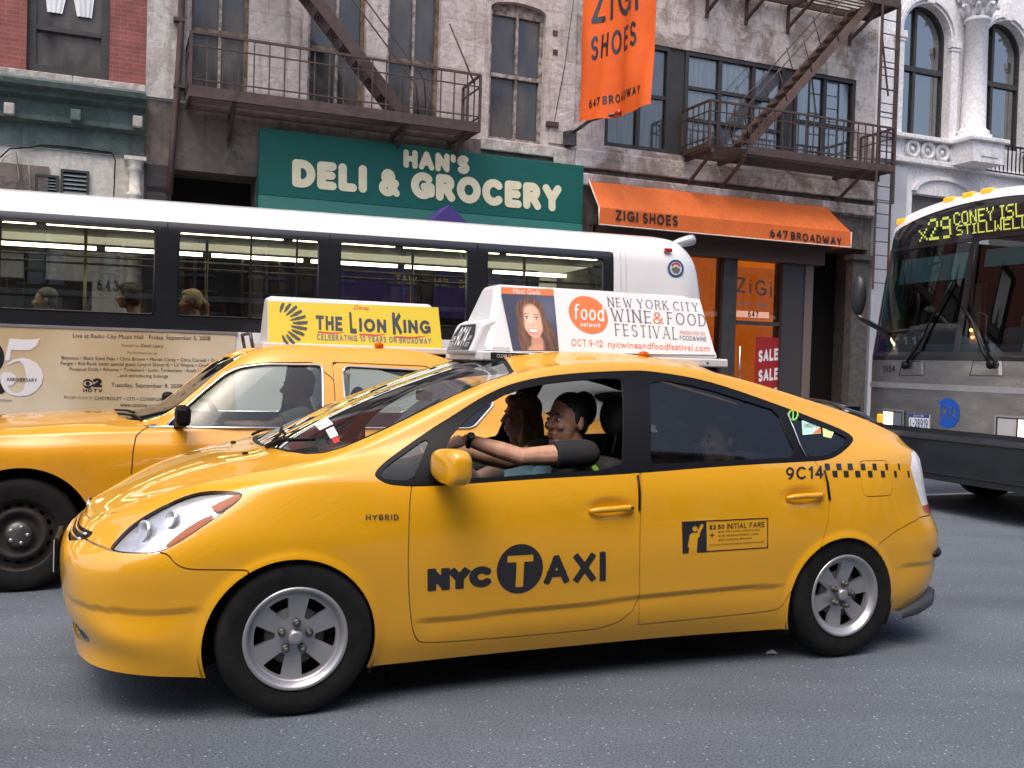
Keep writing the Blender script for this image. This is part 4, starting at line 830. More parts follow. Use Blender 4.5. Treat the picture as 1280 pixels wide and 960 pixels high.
HC = FAC.empty('stay_cable', 'thin slack stay cable running down the wall left of the orange banner', 'cable'); b.tube([(a_[0], -.03, a_[1]), ((a_[0]+b2[0])/2+.02, -.05, (a_[1]+b2[1])/2-.06), (b2[0]+.2, -.06, 10.5)], .008, 5); b.build('wire', STEELD, HC)
# ---------------------------------------------------------------- fire escapes
def fe_front(px, py, y): a, c = F(px, py, y); return a, c
FE1 = FAC.empty('iron_fire_escape', 'brown iron fire escape with steep stair above the green deli sign', 'fire escape', 'fire escapes')
yo = -.98
c0, c1 = F(236, 114, yo), F(601, 158, yo); zp = (c0[1]+c1[1])/2; X0, X1 = c0[0], c1[0]; zr = (F(237, 40, yo)[1]+F(600, 92, yo)[1])/2
b = MB(); b.box(X0, X1, yo, yo+.05, zp-.09, zp+.09); b.box(X0, X1, -.12, -.07, zp-.09, zp+.07); b.box(X0, X0+.05, yo+.052, -.122, zp-.08, zp+.08); b.box(X1-.05, X1, yo+.052, -.122, zp-.08, zp+.08); b.build('platform_beam', IRON, FE1)
b = MB()
for k in range(11): yy = yo+.09+.077*k; b.box(X0+.052, X1-.052, yy, yy+.04, zp+.02, zp+.03)
b.build('platform_slats', IRON2, FE1)
def railing(name, par, pts, z0, z1, gap=.15, mids=(.75, .12), r=.013, m=IRON):
    b = MB()
    for (xa, ya), (xb, yb) in zip(pts[:-1], pts[1:]):
        for f in (1.0,)+mids: z = z0+(z1-z0)*f; b.bar((xa, ya, z), (xb, yb, z), .04 if f == 1 else .028, .04 if f == 1 else .02)
        L_ = math.hypot(xb-xa, yb-ya); k = max(1, int(L_/gap))
        for i in range(k+1): u_ = i/k; b.bar((xa+(xb-xa)*u_, ya+(yb-ya)*u_, z0), (xa+(xb-xa)*u_, ya+(yb-ya)*u_, z1), .02 if 0 < i < k else .045)
    return b.build(name, m, par)
railing('railing', FE1, [(X0+.02, -.02), (X0+.02, yo+.025), (X1-.02, yo+.025), (X1-.02, -.02)], zp+.09, zr, .235)
def bracket(par, x, zt, y0=yo, m=IRON2, d=.75): b = MB(); b.bar((x, y0+.05, zt), (x, 0, zt-.02), .06, .08); b.bar((x, y0+.1, zt-.05), (x, -.02, zt-d), .05, .06); b.bar((x, -.03, zt), (x, -.03, zt-d-.1), .06, .05); b.build('bracket', m, par)
for px in (290, 500, 573): bracket(FE1, F(px, 150, -.5)[0], zp-.10, d=.42)
def stair(par, lo, hi, y0, y1, n, m1, m2, wd=.18):
    for yy in (y0, y1):
        b = MB(); b.bar((lo[0], yy, lo[1]), (hi[0], yy, hi[1]), .03, wd); b.build('stringer', m1, par)
    b = MB()
    for i in range(n):
        u_ = (i+.5)/n; x, z = lo[0]+(hi[0]-lo[0])*u_, lo[1]+(hi[1]-lo[1])*u_
        for k in range(4): b.box(x-.10+.055*k, x-.065+.055*k, y0+.016, y1-.016, z-.012, z+.012)
        b.box(x-.10, x+.10, y0+.016, y0+.03, z-.03, z+.012)
    b.build('treads', m2, par)
s_lo, s_hi = F(507, 143, -.8), F(398, 0, -.8); dd = (s_hi[0]-s_lo[0])/(s_hi[1]-s_lo[1]); zup = 9.9
stair(FE1, (s_lo[0], zp+.05), (s_lo[0]+dd*(zup-zp-.05), zup), -.84, -.42, 17, IRON, IRON2, .2)
b = MB()
for yy in (-.86, -.40):
    for off in (.75,): b.tube([(s_lo[0]+.25+.12, yy, zp+.09), (s_lo[0]+.30, yy, zp+.75), (s_lo[0]+dd*(zup-zp)+.35, yy, zup+.75)], .014, 6)
b.build('handrail', IRON2, FE1)
q = [F(573, 33, -.9), F(592, 106, -.9)]; b = MB(); b.tube([(q[0][0], -.4, q[0][1]+.2), (q[1][0], -.95, q[1][1])], .016, 6); b.build('stay_rod', IRON2, FE1)
b = MB(); b.box(X0, X1, yo, yo+.05, zup-.09, zup+.09); b.box(X0, X1, -.12, -.07, zup-.09, zup+.07); b.build('platform_beam', IRON, FE1)
b = MB()
for k in range(11): yy = yo+.09+.077*k; b.box(s_lo[0]+dd*3.5-2.2, s_lo[0]+dd*3.9-.2, yy, yy+.04, zup+.02, zup+.03)
b.build('platform_slats', IRON2, FE1)
# right-hand one
FE2 = FAC.empty('iron_fire_escape', 'rusty fire escape with slanting stair and tall side ladder above the orange awning', 'fire escape', 'fire escapes')
yo2 = -1.05
c0, c1 = F(886, 180, yo2), F(1118, 212, yo2); zp2 = (c0[1]+c1[1])/2; X0, X1 = c0[0], c1[0]; zr2 = (F(886, 121, yo2)[1]+F(1118, 163, yo2)[1])/2
xs_a = F(935, 186, yo2)[0]
b = MB(); b.box(xs_a, X1, yo2, yo2+.05, zp2-.08, zp2+.08); b.box(X0, X1, -.14, -.09, zp2-.08, zp2+.06); b.box(X0, X0+.05, yo2, -.142, zp2-.04, zp2+.06); b.box(X1-.05, X1, yo2+.052, -.142, zp2-.07, zp2+.07); b.box(xs_a, X1, -.62, -.57, zp2-.2, zp2-.04); b.build('platform_beam', IRON2, FE2)
b = MB()
for k in range(12): yy = yo2+.07+.077*k; b.box(X0+.052, X1-.052, yy, yy+.035, zp2+.015, zp2+.028)
b.build('platform_slats', IRON2, FE2)
railing('railing', FE2, [(X0+.02, -.02), (X0+.02, yo2+.025), (X1-.02, yo2+.025), (X1-.02, -.02)], zp2+.05, zr2, .19, m=IRON2)
for px in (873, 915, 1062): bracket(FE2, F(px, 200, -.5)[0], zp2-.09, yo2, IRON, .6)
s_lo, s_hi = F(934, 182, -.85), F(1088, 4, -.85)
stair(FE2, s_lo, s_hi, -.88, -.36, 15, mat('brown_stringer', (.13, .082, .065), rough=.7, col2=(.09, .055, .045), vs=6), IRON2, .17)
b = MB(); dx, dz = s_hi[0]-s_lo[0], s_hi[1]-s_lo[1]
for yy in (-.9, -.36):
    b.tube([(s_lo[0]+.0, yy, s_lo[1]+.12), (s_lo[0]-.12, yy, s_lo[1]+.55), (s_lo[0]+.0, yy, s_lo[1]+.85), (s_lo[0]+dx*.9, yy, s_lo[1]+dz*.9+.8)], .013, 6)
    for u_ in (.3, .5, .72): b.tube([(s_lo[0]+dx*u_, yy, s_lo[1]+dz*u_), (s_lo[0]+dx*u_-.25, yy, s_lo[1]+dz*u_+.62)], .012, 5)
b.build('handrail', IRON2, FE2)
zu2 = s_hi[1]+.02; xu0, xu1 = F(890, 0, yo2)[0], F(1126, 10, yo2)[0]
b = MB(); b.box(s_hi[0]-.1, xu1, yo2, yo2+.05, zu2-.08, zu2+.08); b.box(xu0, xu1, -.14, -.09, zu2-.08, zu2+.06); b.box(xu1-.05, xu1, yo2+.052, -.142, zu2-.07, zu2+.07); b.build('platform_beam', IRON2, FE2)
b = MB()
for k in range(6): yy = yo2+.07+.15*k; b.box(xu0+.05, xu1-.052, yy, yy+.04, zu2+.015, zu2+.028)
for k in range(14): xx = s_hi[0]+.1+(xu1-s_hi[0]-.2)*k/13; b.box(xx, xx+.04, yo2+.06, -.15, zu2-.012, zu2+.012)
b.build('platform_slats', IRON2, FE2)
for px in (900, 950, 1003, 1082): bracket(FE2, F(px, 15, -.5)[0], zu2-.09, yo2, IRON2, .45)
railing('railing', FE2, [(xu0+.02, -.02), (xu0+.02, yo2+.025), (xu1-.02, yo2+.025), (xu1-.02, -.02)], zu2+.05, zu2+1.0, .19, m=IRON2)
yl = -.80; lt, lb = F(1099, 30, yl), F(1095, 362, yl); xa, xb = F(1097, 200, yl)[0], F(1115, 200, yl)[0]
b = MB()
for x in (xa, xb): b.bar((x, yl, lb[1]), (x, yl, zu2+1.0), .045, .02)
b.build('ladder_rail', IRON2, FE2)
for k in range(int((zu2-lb[1])/.30)):
    z = lb[1]+.15+.30*k; b = MB(); b.tube([(xa, yl, z), (xb, yl, z)], .012, 6); b.build('rung', IRON2, FE2)
b = MB()
for px in (1120,):
    x = F(px, 150, yo2)[0]; b.bar((x, yo2, F(1117, 255, yo2)[1]), (x, yo2, zu2), .05, .025)
x2 = F(1098, 150, yo2)[0]; b.bar((x2, yo2, F(1096, 255, yo2)[1]), (x2, yo2, zu2), .05, .025); 
for py in (60, 85, 112, 141, 166, 190, 214, 254): z = F(1110, py, yo2)[1]; b.bar((x2, yo2, z), (x, yo2, z), .035, .02)
b.bar((x2, yo2, F(1100, 40, yo2)[1]), (x2+.5*(x-x2), yo2, F(1110, 120, yo2)[1]), .03)
b.build('ladder_cage', IRON2, FE2)
# ================================================================ the other side of the street (seen in glass and paint)
GLINTL = mat('added_glint_light', (.9, .9, .85), emit=(1, .93, .8), es=7)  # emitter added for glints in the car paint; no object uses it
OPP = Frame(*(FAC.o-FAC.n*31)[:2], FAC.yaw)
OBR = stone('brown_facade', (.12, .088, .070), (.15, .112, .09), (.085, .064, .052)); OGR = stone('pale_green_facade', (.36, .40, .36), (.42, .45, .41), (.28, .31, .28)); OCR = stone('tan_facade', (.40, .35, .28), (.34, .29, .23), (.25, .21, .17))
for i, (x0, x1, hgt, m, nm, lab) in enumerate(((-38, -16, 15, OCR, 'tan_building', 'tan building across the street behind the camera, left of the others'), (-15.9, 2, 17, OBR, 'brownstone_building', 'brown building with pale lintels across the street behind the camera'), (2.1, 14, 15.5, OCR, 'tan_building', 'tan building with a heavy cornice across the street behind the camera'), (14.1, 62, 12.3, OGR, 'pale_green_building', 'pale green low building across the street behind the camera'))):
    Bo = OPP.empty(nm, lab, 'building'); hs = []
    nwin = int((x1-x0-1)/2.3)
    for fl in range(4):
        for k in range(nwin): xx = x0+1+(x1-x0-2)*(k+.5)/nwin; hs.append((xx-.62, xx+.62, 5.1+3.2*fl, 7.2+3.2*fl))
    hs = [h for h in hs if h[3] < hgt-.6]
    b = MB(); xs_ = sorted({x0, x1, *[v for h in hs for v in h[:2]]}); zs__ = sorted({4.2, hgt, *[v for h in hs for v in h[2:4]]})
    for a, c in zip(xs_[:-1], xs_[1:]):
        for d, e in zip(zs__[:-1], zs__[1:]):
            if not any(h[0] < (a+c)/2 < h[1] and h[2] < (d+e)/2 < h[3] for h in hs): b.add([(a, 0, d), (c, 0, d), (c, 0, e), (a, 0, e)], [(0, 1, 2, 3)])
    b.build('wall', m, Bo, fix=False)
    b = MB(); b.box(x0, x1, -.9, -.3, .1, hgt-.4); b.build('window_glass', REFG, Bo)
    b = MB()
    for h in hs: b.box(h[0]-.15, h[1]+.15, -.3, .14, h[3], h[3]+.28); b.box(h[0]-.1, h[1]+.1, -.3, .16, h[2]-.16, h[2]); b.box(h[0]+.57, h[0]+.67, -.2, -.1, h[2], h[3]); b.box(h[0], h[1], -.2, -.1, (h[2]+h[3])/2-.05, (h[2]+h[3])/2+.05)
    b.build('window_trim', SILLW, Bo)
    b = MB(); b.box(x0, x1, 0, .6, hgt-.5, hgt); b.box(x0, x1, 0, .45, 3.9, 4.35); b.build('cornice', SILLW, Bo)
    b = MB()
    for k in range(nwin+1): xx = x0+.3+(x1-x0-.6)*k/nwin; b.box(xx-.22, xx+.22, -.25, .12, .1, 3.9)
    b.build('shopfront_pier', m, Bo)
sw2 = OPP.empty('sidewalk'); sw2['kind'] = 'structure'
b = MB(); b.box(-40, 40, -.3, 5.2, 0, .15); b.build('paving', CONC, sw2)
# ================================================================ front taxi: the small hatchback
T = PRI.empty('taxi_hatchback', 'glossy yellow hatchback taxi in front with white food festival sign on its roof', 'taxi')
LN = [  # ten lines nose to tail, low to high: (x back from the front axle, half width, height)
 [(-.835,0,.20),(-.812,.36,.20),(-.735,.62,.20),(-.58,.765,.195),(-.36,.815,.182),(0,.83,.17),(.40,.815,.165),(.8,.80,.165),(1.25,.80,.168),(1.75,.80,.168),(2.25,.815,.165),(2.7,.825,.17),(3.05,.80,.20),(3.33,.70,.22),(3.46,.45,.22),(3.48,0,.22)],
 [(-.842,0,.275),(-.818,.36,.275),(-.740,.622,.27),(-.592,.775,.26),(-.36,.828,.25),(0,.842,.25),(.40,.835,.24),(.8,.828,.24),(1.25,.832,.25),(1.75,.832,.25),(2.25,.838,.25),(2.7,.842,.26),(3.05,.825,.27),(3.35,.73,.28),(3.50,.47,.28),(3.52,0,.28)],
 [(-.872,0,.36),(-.848,.37,.36),(-.768,.632,.355),(-.615,.785,.335),(-.36,.836,.33),(0,.850,.33),(.40,.846,.33),(.8,.846,.33),(1.25,.850,.34),(1.75,.852,.35),(2.25,.852,.36),(2.7,.852,.37),(3.05,.835,.37),(3.37,.75,.37),(3.53,.48,.37),(3.55,0,.37)],
 [(-.888,0,.45),(-.864,.37,.45),(-.781,.636,.45),(-.612,.778,.42),(-.36,.838,.43),(0,.856,.45),(.40,.852,.44),(.8,.853,.43),(1.25,.856,.43),(1.75,.857,.44),(2.25,.857,.45),(2.7,.857,.48),(3.05,.838,.47),(3.38,.752,.46),(3.54,.48,.46),(3.565,0,.46)],
 [(-.892,0,.585),(-.866,.37,.585),(-.782,.635,.585),(-.618,.780,.585),(-.36,.840,.585),(0,.860,.62),(.40,.857,.59),(.8,.860,.57),(1.25,.8625,.57),(1.75,.8625,.58),(2.25,.862,.59),(2.7,.86,.62),(3.05,.838,.59),(3.385,.750,.58),(3.545,.48,.57),(3.57,0,.57)],
 [(-.850,0,.645),(-.825,.34,.65),(-.735,.585,.66),(-.585,.735,.69),(-.36,.818,.72),(0,.845,.75),(.40,.848,.75),(.8,.852,.75),(1.25,.853,.755),(1.75,.853,.765),(2.25,.85,.775),(2.7,.84,.785),(3.05,.815,.775),(3.345,.715,.735),(3.48,.45,.72),(3.51,0,.72)],
 [(-.815,0,.69),(-.785,.30,.70),(-.69,.50,.725),(-.545,.655,.785),(-.36,.745,.845),(0,.795,.905),(.40,.808,.915),(.8,.812,.927),(1.25,.813,.94),(1.75,.811,.957),(2.25,.80,.974),(2.7,.782,.985),(3.05,.765,.99),(3.30,.69,.97),(3.425,.45,.96),(3.45,0,.96)],
 [(-.795,0,.715),(-.760,.25,.73),(-.65,.43,.785),(-.49,.56,.855),(-.29,.65,.915),(.04,.705,.985),(.36,.675,1.085),(.80,.620,1.285),(1.2,.58,1.400),(1.7,.565,1.428),(2.2,.57,1.372),(2.65,.58,1.268),(3.0,.595,1.175),(3.235,.585,1.095),(3.335,.40,1.09),(3.355,0,1.095)],
 [(-.788,0,.735),(-.745,.18,.755),(-.61,.30,.83),(-.44,.38,.90),(-.25,.43,.953),(.0,.46,1.012),(.30,.43,1.145),(.76,.39,1.335),(1.17,.365,1.445),(1.7,.36,1.468),(2.2,.36,1.412),(2.65,.37,1.305),(3.0,.38,1.205),(3.20,.37,1.125),(3.28,.26,1.115),(3.295,0,1.12)],
 [(-.780,0,.755),(-.725,0,.79),(-.565,0,.868),(-.40,0,.930),(-.23,0,.975),(-.05,0,1.015),(.26,0,1.165),(.73,0,1.352),(1.15,0,1.462),(1.7,0,1.485),(2.2,0,1.428),(2.65,0,1.32),(3.0,0,1.215),(3.17,0,1.145),(3.24,0,1.13),(3.26,0,1.135)]]
def loft(LN, nu, nv, bulge=(), crest=None, cw=.22):
    A = np.array(LN, float)                     # lines, stations, 3
    if bulge:
        i, b = bulge; mid = (A[i]+A[i+1])/2; mid[:, 1] += np.asarray(b); A = np.insert(A, i+1, mid, 0)
    if crest:                                   # a tighter edge along one line: pin the surface to the chords either side of it
        k = crest; lo_ = A[k]*(1-cw)+A[k-1]*cw; hi_ = A[k]*(1-cw)+A[k+1]*cw; A = np.concatenate([A[:k], lo_[None], A[k:k+1], hi_[None], A[k+1:]])
    mir = np.array([1, -1, 1.])
    U = np.concatenate([A[:, 1:2]*mir, A, A[:, -2:-1]*mir], 1)
    du = np.linalg.norm(np.diff(U, axis=1), axis=2).mean(0); tu = np.r_[0, np.cumsum(du)]
    q = np.linspace(tu[1], tu[-2], nu); B = nspline(tu, U.transpose(1, 0, 2), q)   # nu, lines, 3
    B2 = np.concatenate([B, B[:, -2:-1]*mir], 1); dv = np.linalg.norm(np.diff(B2, axis=1), axis=2).mean(0); tv = np.r_[0, np.cumsum(dv)]
    G = nspline(tv, B2.transpose(1, 0, 2), np.linspace(0, tv[-2], nv)).transpose(1, 0, 2)
    G[:, :, 1] *= -1                            # the side towards the camera is -y
    G[:, -1, 1] = 0; G[0, :, 1] = 0; G[-1, :, 1] = 0
    return G
NU, NV = 300, 140
bul = np.array([0, .004, .012, .016, .016, .012, .006, .012, .014, .014, .014, .012, .008, .004, 0, 0])
G = loft(LN, NU, NV, (6, bul), 8)
SH = Surf.grid(G)
_c = SH.V-np.array([1.3, 0, .7])
if (SH.N*_c).sum() < 0: SH.N = -SH.N; SH.Q = SH.Q[:, ::-1]
def sstep(x, a, b):
    t = np.clip((x-a)/(b-a), 0, 1); return t*t*(3-2*t)
ARF = ((-.022, .29), .338); ARR = ((2.672, .283), .322)
def shape_details(V):
    x, z = V[:, 0], V[:, 2]; d = np.zeros(len(V))
    zc = .345+.045*sstep(x, .4, 2.1); m = sstep(x, .46, .56)*sstep(-x, -2.36, -2.22)      # crease low on the doors
    u = zc-z; d -= .011*m*np.where(u > 0, np.exp(-u/.05)*sstep(u, 0, .006), 0)
    for (cx, cz), r in (ARF, ARR):                                                        # arch lips
        q = np.hypot(x-cx, z-cz)-r; d += .010*np.exp(-(np.clip(q, 0, 1)/.022)**2)*(np.abs(V[:, 1]) > .7)
    fm = sstep(-x, .30, .45); zl = .445                                                   # fold low on the front bumper
    u = zl-z; d -= .010*fm*np.where(u > 0, np.exp(-u/.06)*sstep(u, 0, .006), 0)*(np.abs(V[:, 1]) > .45)
    fb = sstep(x, 3.0, 3.12); u = .44-z; d -= .008*fb*np.where(u > 0, np.exp(-u/.07)*sstep(u, 0, .006), 0)
    for hx, hz in ((1.37, .785), (2.42, .811)):                                            # cups behind the door handles
        d -= .016*np.exp(-(((x-hx)/.105)**2+((z-hz)/.040)**2)**2)*(np.abs(V[:, 1]) > .6)
    return d
_nn = SH.N/np.linalg.norm(SH.N, axis=1, keepdims=True); G = (SH.V+_nn*shape_details(SH.V)[:, None]).reshape(NU, NV, 3); _q = SH.Q; _n0 = SH.N
SH = Surf.grid(G); SH.Q = _q; SH.N *= np.sign((SH.N*_n0).sum(1, keepdims=True)+1e-9)
BV = BVHTree.FromPolygons([Vector(v) for v in SH.V.tolist()]+[Vector((v[0], -v[1], v[2])) for v in SH.V.tolist()], [tuple(map(int, q)) for q in SH.Q]+[tuple(int(i)+len(SH.V) for i in q[::-1]) for q in SH.Q])
def on_car(px, py):
    o, d = PRI.ray(px, py); h = BV.ray_cast(o, d)
    if h[0] is None: print('pixel misses taxi', px, py); return o+d*((-.70-o.y)/d.y)
    return h[0]
def cxz(pts): return np.array([(on_car(*p).x, on_car(*p).z) for p in pts])
def side_pt(x, z, off=.0015):
    h = BV.ray_cast(Vector((x, -3, z)), Vector((0, 1, 0)))
    if h[0] is None: return Vector((x, -.8, z))
    n = h[1] if h[1].y < 0 else -h[1]
    return h[0]+n*off
# --- outlines on the side (x, z)
ARCH = lambda S: np.minimum(np.hypot((S.V[:, 0]-ARF[0][0]), (S.V[:, 2]-ARF[0][1]))-ARF[1], np.hypot(S.V[:, 0]-ARR[0][0], S.V[:, 2]-ARR[0][1])-ARR[1])
DLO = cxz([(466,594),(476,581),(500,563),(543,533),(565,520),(600,497),(640,478),(700,467),(780,463),(812,463),(880,474),(960,501),(1040,531),(1069,545),(1064,556),(1046,571),(1030,576),(1010,577),(900,583),(797,592),(650,600),(530,609),(490,607),(478,603)])
WIN_A = cxz([(475,594),(482,583),(503,568),(539,543),(527,573),(516,600),(492,600),(481,598)])
WIN_F = cxz([(553,594),(548,590),(557,560),(566,540),(600,510),(640,488),(700,476),(774,472),(779,476),(779,560),(778,586),(660,593),(600,598)])
WIN_R = cxz([(817,580),(813,576),(813,500),(812,472),(880,484),(945,505),(972,513),(985,545),(998,571),(960,573),(900,576)])
WIN_Q = cxz([(982,516),(1020,530),(1058,545),(1060,551),(1042,566),(1026,570),(1008,570),(996,545)])
DOOR_F = cxz([(513,610),(511,660),(510,720),(514,780),(520,800),(530,805),(660,795),(798,781),(798,680),(798,560)])
DOOR_F = chaikin(np.vstack([DOOR_F, [(1.5, 1.2), (.5, 1.0)]]), 2)
DOOR_R = np.vstack([cxz([(798,560),(798,680)]), chaikin(cxz([(798,781),(870,774),(955,765),(976,762),(986,742),(1008,715),(1027,685),(1036,650),(1036,620),(1030,597),(1019,577)]), 2, False), [(2.45, 1.2), (1.6, 1.2)]])
HEAD = chaikin(cxz([(136,688),(141,678),(170,650),(215,624),(255,612),(300,613),(304,620),(296,629),(262,653),(225,678),(200,691),(165,692)]), 2)
TAIL = np.vstack([cxz([(1139,566),(1138,585),(1146,612),(1156,641)]), [(3.60, .655), (3.60, 1.06)]])
FUEL = rrect(2.80, 3.01, .80, .975, .035)
def sdp(S, poly): return sd_poly(S.xz, poly)
def up_mask(S, poly_xy): return sd_poly(np.c_[S.V[:, 0], np.abs(S.V[:, 1])], poly_xy)
def INN(S):
    for f in (lambda q: plan(q, WS), lambda q: plan(q, RG), lambda q: fr(q, GR), lambda q: fr(q, MO)): S = S.clip(f(S), False)
    return S
# --- cut the shell
S = SH.clip(ARCH(SH), False)
inner = SH.clip(ARCH(SH)-.0, False); inner = inner.clip(sdp(inner, chaikin(DLO, 1)), False)
inner = inner.clip(sdp(inner, HEAD), False).clip(sdp(inner.clip(sdp(inner, HEAD), False), TAIL), False)
DLOs = chaikin(DLO, 2)
glz = S.clip(sdp(S, DLOs)); S = S.clip(sdp(S, DLOs), False)
# windscreen, hood, rear glass in plan (x, |y|)
WS = [(-.075, 0), (-.07, .15), (-.045, .32), (.0, .47), (.065, .585), (.13, .635), (.20, .64), (.5, .60), (.8, .555), (1.0, .525), (1.03, .50), (1.06, .3), (1.075, 0), (1.075, -.1), (-.075, -.1)]
def top_only(S, zmin_line):  # keep only the part above the crest line, so plan outlines do not touch the sides
    return S.V[:, 2] > np.interp(S.V[:, 0], [-.9, -.5, -.2, .1, .4, .8, 1.2, 2.2, 3.0, 3.3], [.6, .72, .86, .945, 1.03, 1.22, 1.33, 1.30, 1.1, 1.0])
def plan(S, poly):
    d = up_mask(S, poly); return np.where(top_only(S, 0), d, np.maximum(d, .05))
ws = S.clip(plan(S, WS)); S = S.clip(plan(S, WS), False)
RG = [(2.18, -.1), (2.18, 0), (2.16, .38), (2.2, .47), (2.5, .49), (2.95, .475), (3.0, .44), (3.03, 0), (3.03, -.1)]
rg = S.clip(plan(S, RG)); S = S.clip(plan(S, RG), False)
hd = S.clip(sdp(S, HEAD)); S = S.clip(sdp(S, HEAD), False)
tl = S.clip(sdp(S, TAIL)); S = S.clip(sdp(S, TAIL), False)
# grille slot and lower mouth
def front(S): return (S.V[:, 0] < -.5)
GR = [(0, .628), (.30, .632), (.42, .655), (.46, .672), (.44, .69), (.36, .688), (.2, .683), (0, .68), (-.1, .68), (-.1, .628)]
def fr(S, poly):
    d = sd_poly(np.c_[np.abs(S.V[:, 1]), S.V[:, 2]], poly); return np.where(front(S), d, np.maximum(d, .05))
gr = S.clip(fr(S, GR)); S = S.clip(fr(S, GR), False)
MO = [(-.1, .25), (0, .25), (.42, .255), (.55, .27), (.615, .295), (.60, .322), (.50, .342), (.3, .35), (0, .352), (-.1, .352)]
mo = S.clip(fr(S, MO)); S = S.clip(fr(S, MO), False)
# hood outline
HO = [(-.81, -.1), (-.81, 0), (-.775, .26), (-.67, .44), (-.52, .565), (-.33, .645), (-.1, .695), (.06, .70), (.10, .665), (.02, .53), (-.04, .40), (-.075, .25), (-.09, 0), (-.09, -.1)]
def seamcut(S, d, w=.003): return S.clip(d+w), S.clip(d-w, False)
hood, S = seamcut(S, plan(S, HO), .002)
df, S = seamcut(S, sdp(S, DOOR_F)); dr, S = seamcut(S, sdp(S, DOOR_R))
# bumpers and fuel flap as panels of their own
FBP = np.vstack([cxz([(150,690),(200,690.5),(210,693),(217,703),(227,709.5),(240,712),(270,712.5),(310,713)]), [(-.15, .3), (-.25, -.1), (-1.2, -.1), (-1.2, .665), (-.80, .665)]])
fbump, S = seamcut(S, np.where(S.V[:, 0] < -.05, sdp(S, FBP), .3))
RBP = np.vstack([cxz([(1078,700),(1092,688),(1104,676),(1120,664),(1138,654),(1152,646)]), [(3.9, .68), (3.9, -.1), (2.72, -.1), (2.72, .3)]])
rbump, S = seamcut(S, np.where(S.V[:, 0] > 2.75, sdp(S, RBP), .3))
fu = S.clip(sdp(S, FUEL)+.002); SN = S.clip(sdp(S, FUEL)-.002, False)
fbump.both().build('front_bumper', YEL, T, rim=.012); rbump.both().build('rear_bumper', YEL, T, rim=.012)
body = (SN+S.mirror()).build('body', YEL, T, rim=.012)
fu.build('fuel_flap', YEL, T, rim=.01)
hood.both().build('hood', YEL, T, rim=.012)
INN(inner).off(-.012).both().build('body_lining', LINER, T)
def door(Sf, nm, handle_px, mirror=False):
    k = Sf.mirror() if mirror else Sf
    o = k.build(nm, YEL, T, rim=.012)
    x0, z0 = cxz([handle_px[0]])[0]; x1, z1 = cxz([handle_px[1]])[0]
    b = MB(); sgn = -1 if mirror else 1
    pts = []
    for i in range(9):
        u = i/8; p = side_pt(x0+(x1-x0)*u, z0+(z1-z0)*u, .010+.022*math.sin(math.pi*u)**.4); pts.append((p.x, p.y*sgn, p.z))
    b.tube(pts, .012, 10, rs=[.008, .0125, .0135, .0135, .0135, .0135, .0145, .0145, .009])
    b.build('handle', YEL, o)
    b = MB()   # recess cup
    cx, cz = (x0+x1)/2, (z0+z1)/2; ring = []
    for i in range(28):
        a = 2*math.pi*i/28; p = side_pt(cx+.118*math.cos(a), cz-.002+.042*math.sin(a), .0012); ring.append(p)
    return o
df_o = door(df, 'front_door', ((735,639),(791,634))); dr_o = door(dr, 'rear_door', ((981,623),(1028,618)))
door(df, 'front_door', ((735,639),(791,634)), True); door(dr, 'rear_door', ((981,623),(1028,618)), True)
b = MB(); p = side_pt(*cxz([(788,633)])[0], .036); b.lathe([(0, -.001), (.006, -.001), (.006, .004)], (p.x, p.y, p.z), 'Y', 12); b.build('key_lock', BLK, df_o)
# door edge guards
for px, par in (([(797,594),(799,615),(799,638)], df_o), ([(1030,588),(1034,603),(1037,625)], dr_o)):
    q = [side_pt(*c, .003) for c in cxz(px)]; MB().tube(q, .006, 6).build('edge_guard', BLK, par)
# window frames and panes
frm = glz
panes = []
for nm, poly, m in (('quarter_window', WIN_A, TNT), ('front_window', WIN_F, None), ('rear_window', WIN_R, TNT), ('rear_quarter_window', WIN_Q, TNT)):
    pc = chaikin(poly, 1)
    g = frm.clip(sdp(frm, pc)); frm = frm.clip(sdp(frm, pc), False)
    if m: panes.append((nm, g, m))
fo = frm.off(-.003).both().build('window_frame', BLK, T, rim=.0095)
for nm, g, m in panes:
    g.off(-.010).build(nm, m, T); g.off(-.010).mirror().build(nm, m, T)
# far side front glass is wound up
# slim bright strip along the glass edge
for px in ([(984,517),(992,535),(1000,556),(1008,571)],):
    q = [side_pt(*c, .001) for c in cxz(px)]; MB().tube(q, .003, 6).build('glass_edge', ALLOY, T)
ws.off(-.006).both().build('windscreen', WSG, T)
wsb = ws.clip(-(np.maximum(0, 1)*plan(ws, WS))-.022, True)
wsb.off(-.004).both().build('windscreen_border', BLK, T)
rg.off(-.005).both().build('rear_glass', TNT, T)
# cowl
b = MB(); cw = [(-.075, 0), (-.06, .3), (.0, .47), (.09, .60)]
TAILW = mat('taillight_white_reflection', (.85, .85, .86), rough=.25, coat=.5, col2=(.66, .66, .70), vs=25)  # opaque white painted in place of bright sky reflected by the taillight lens
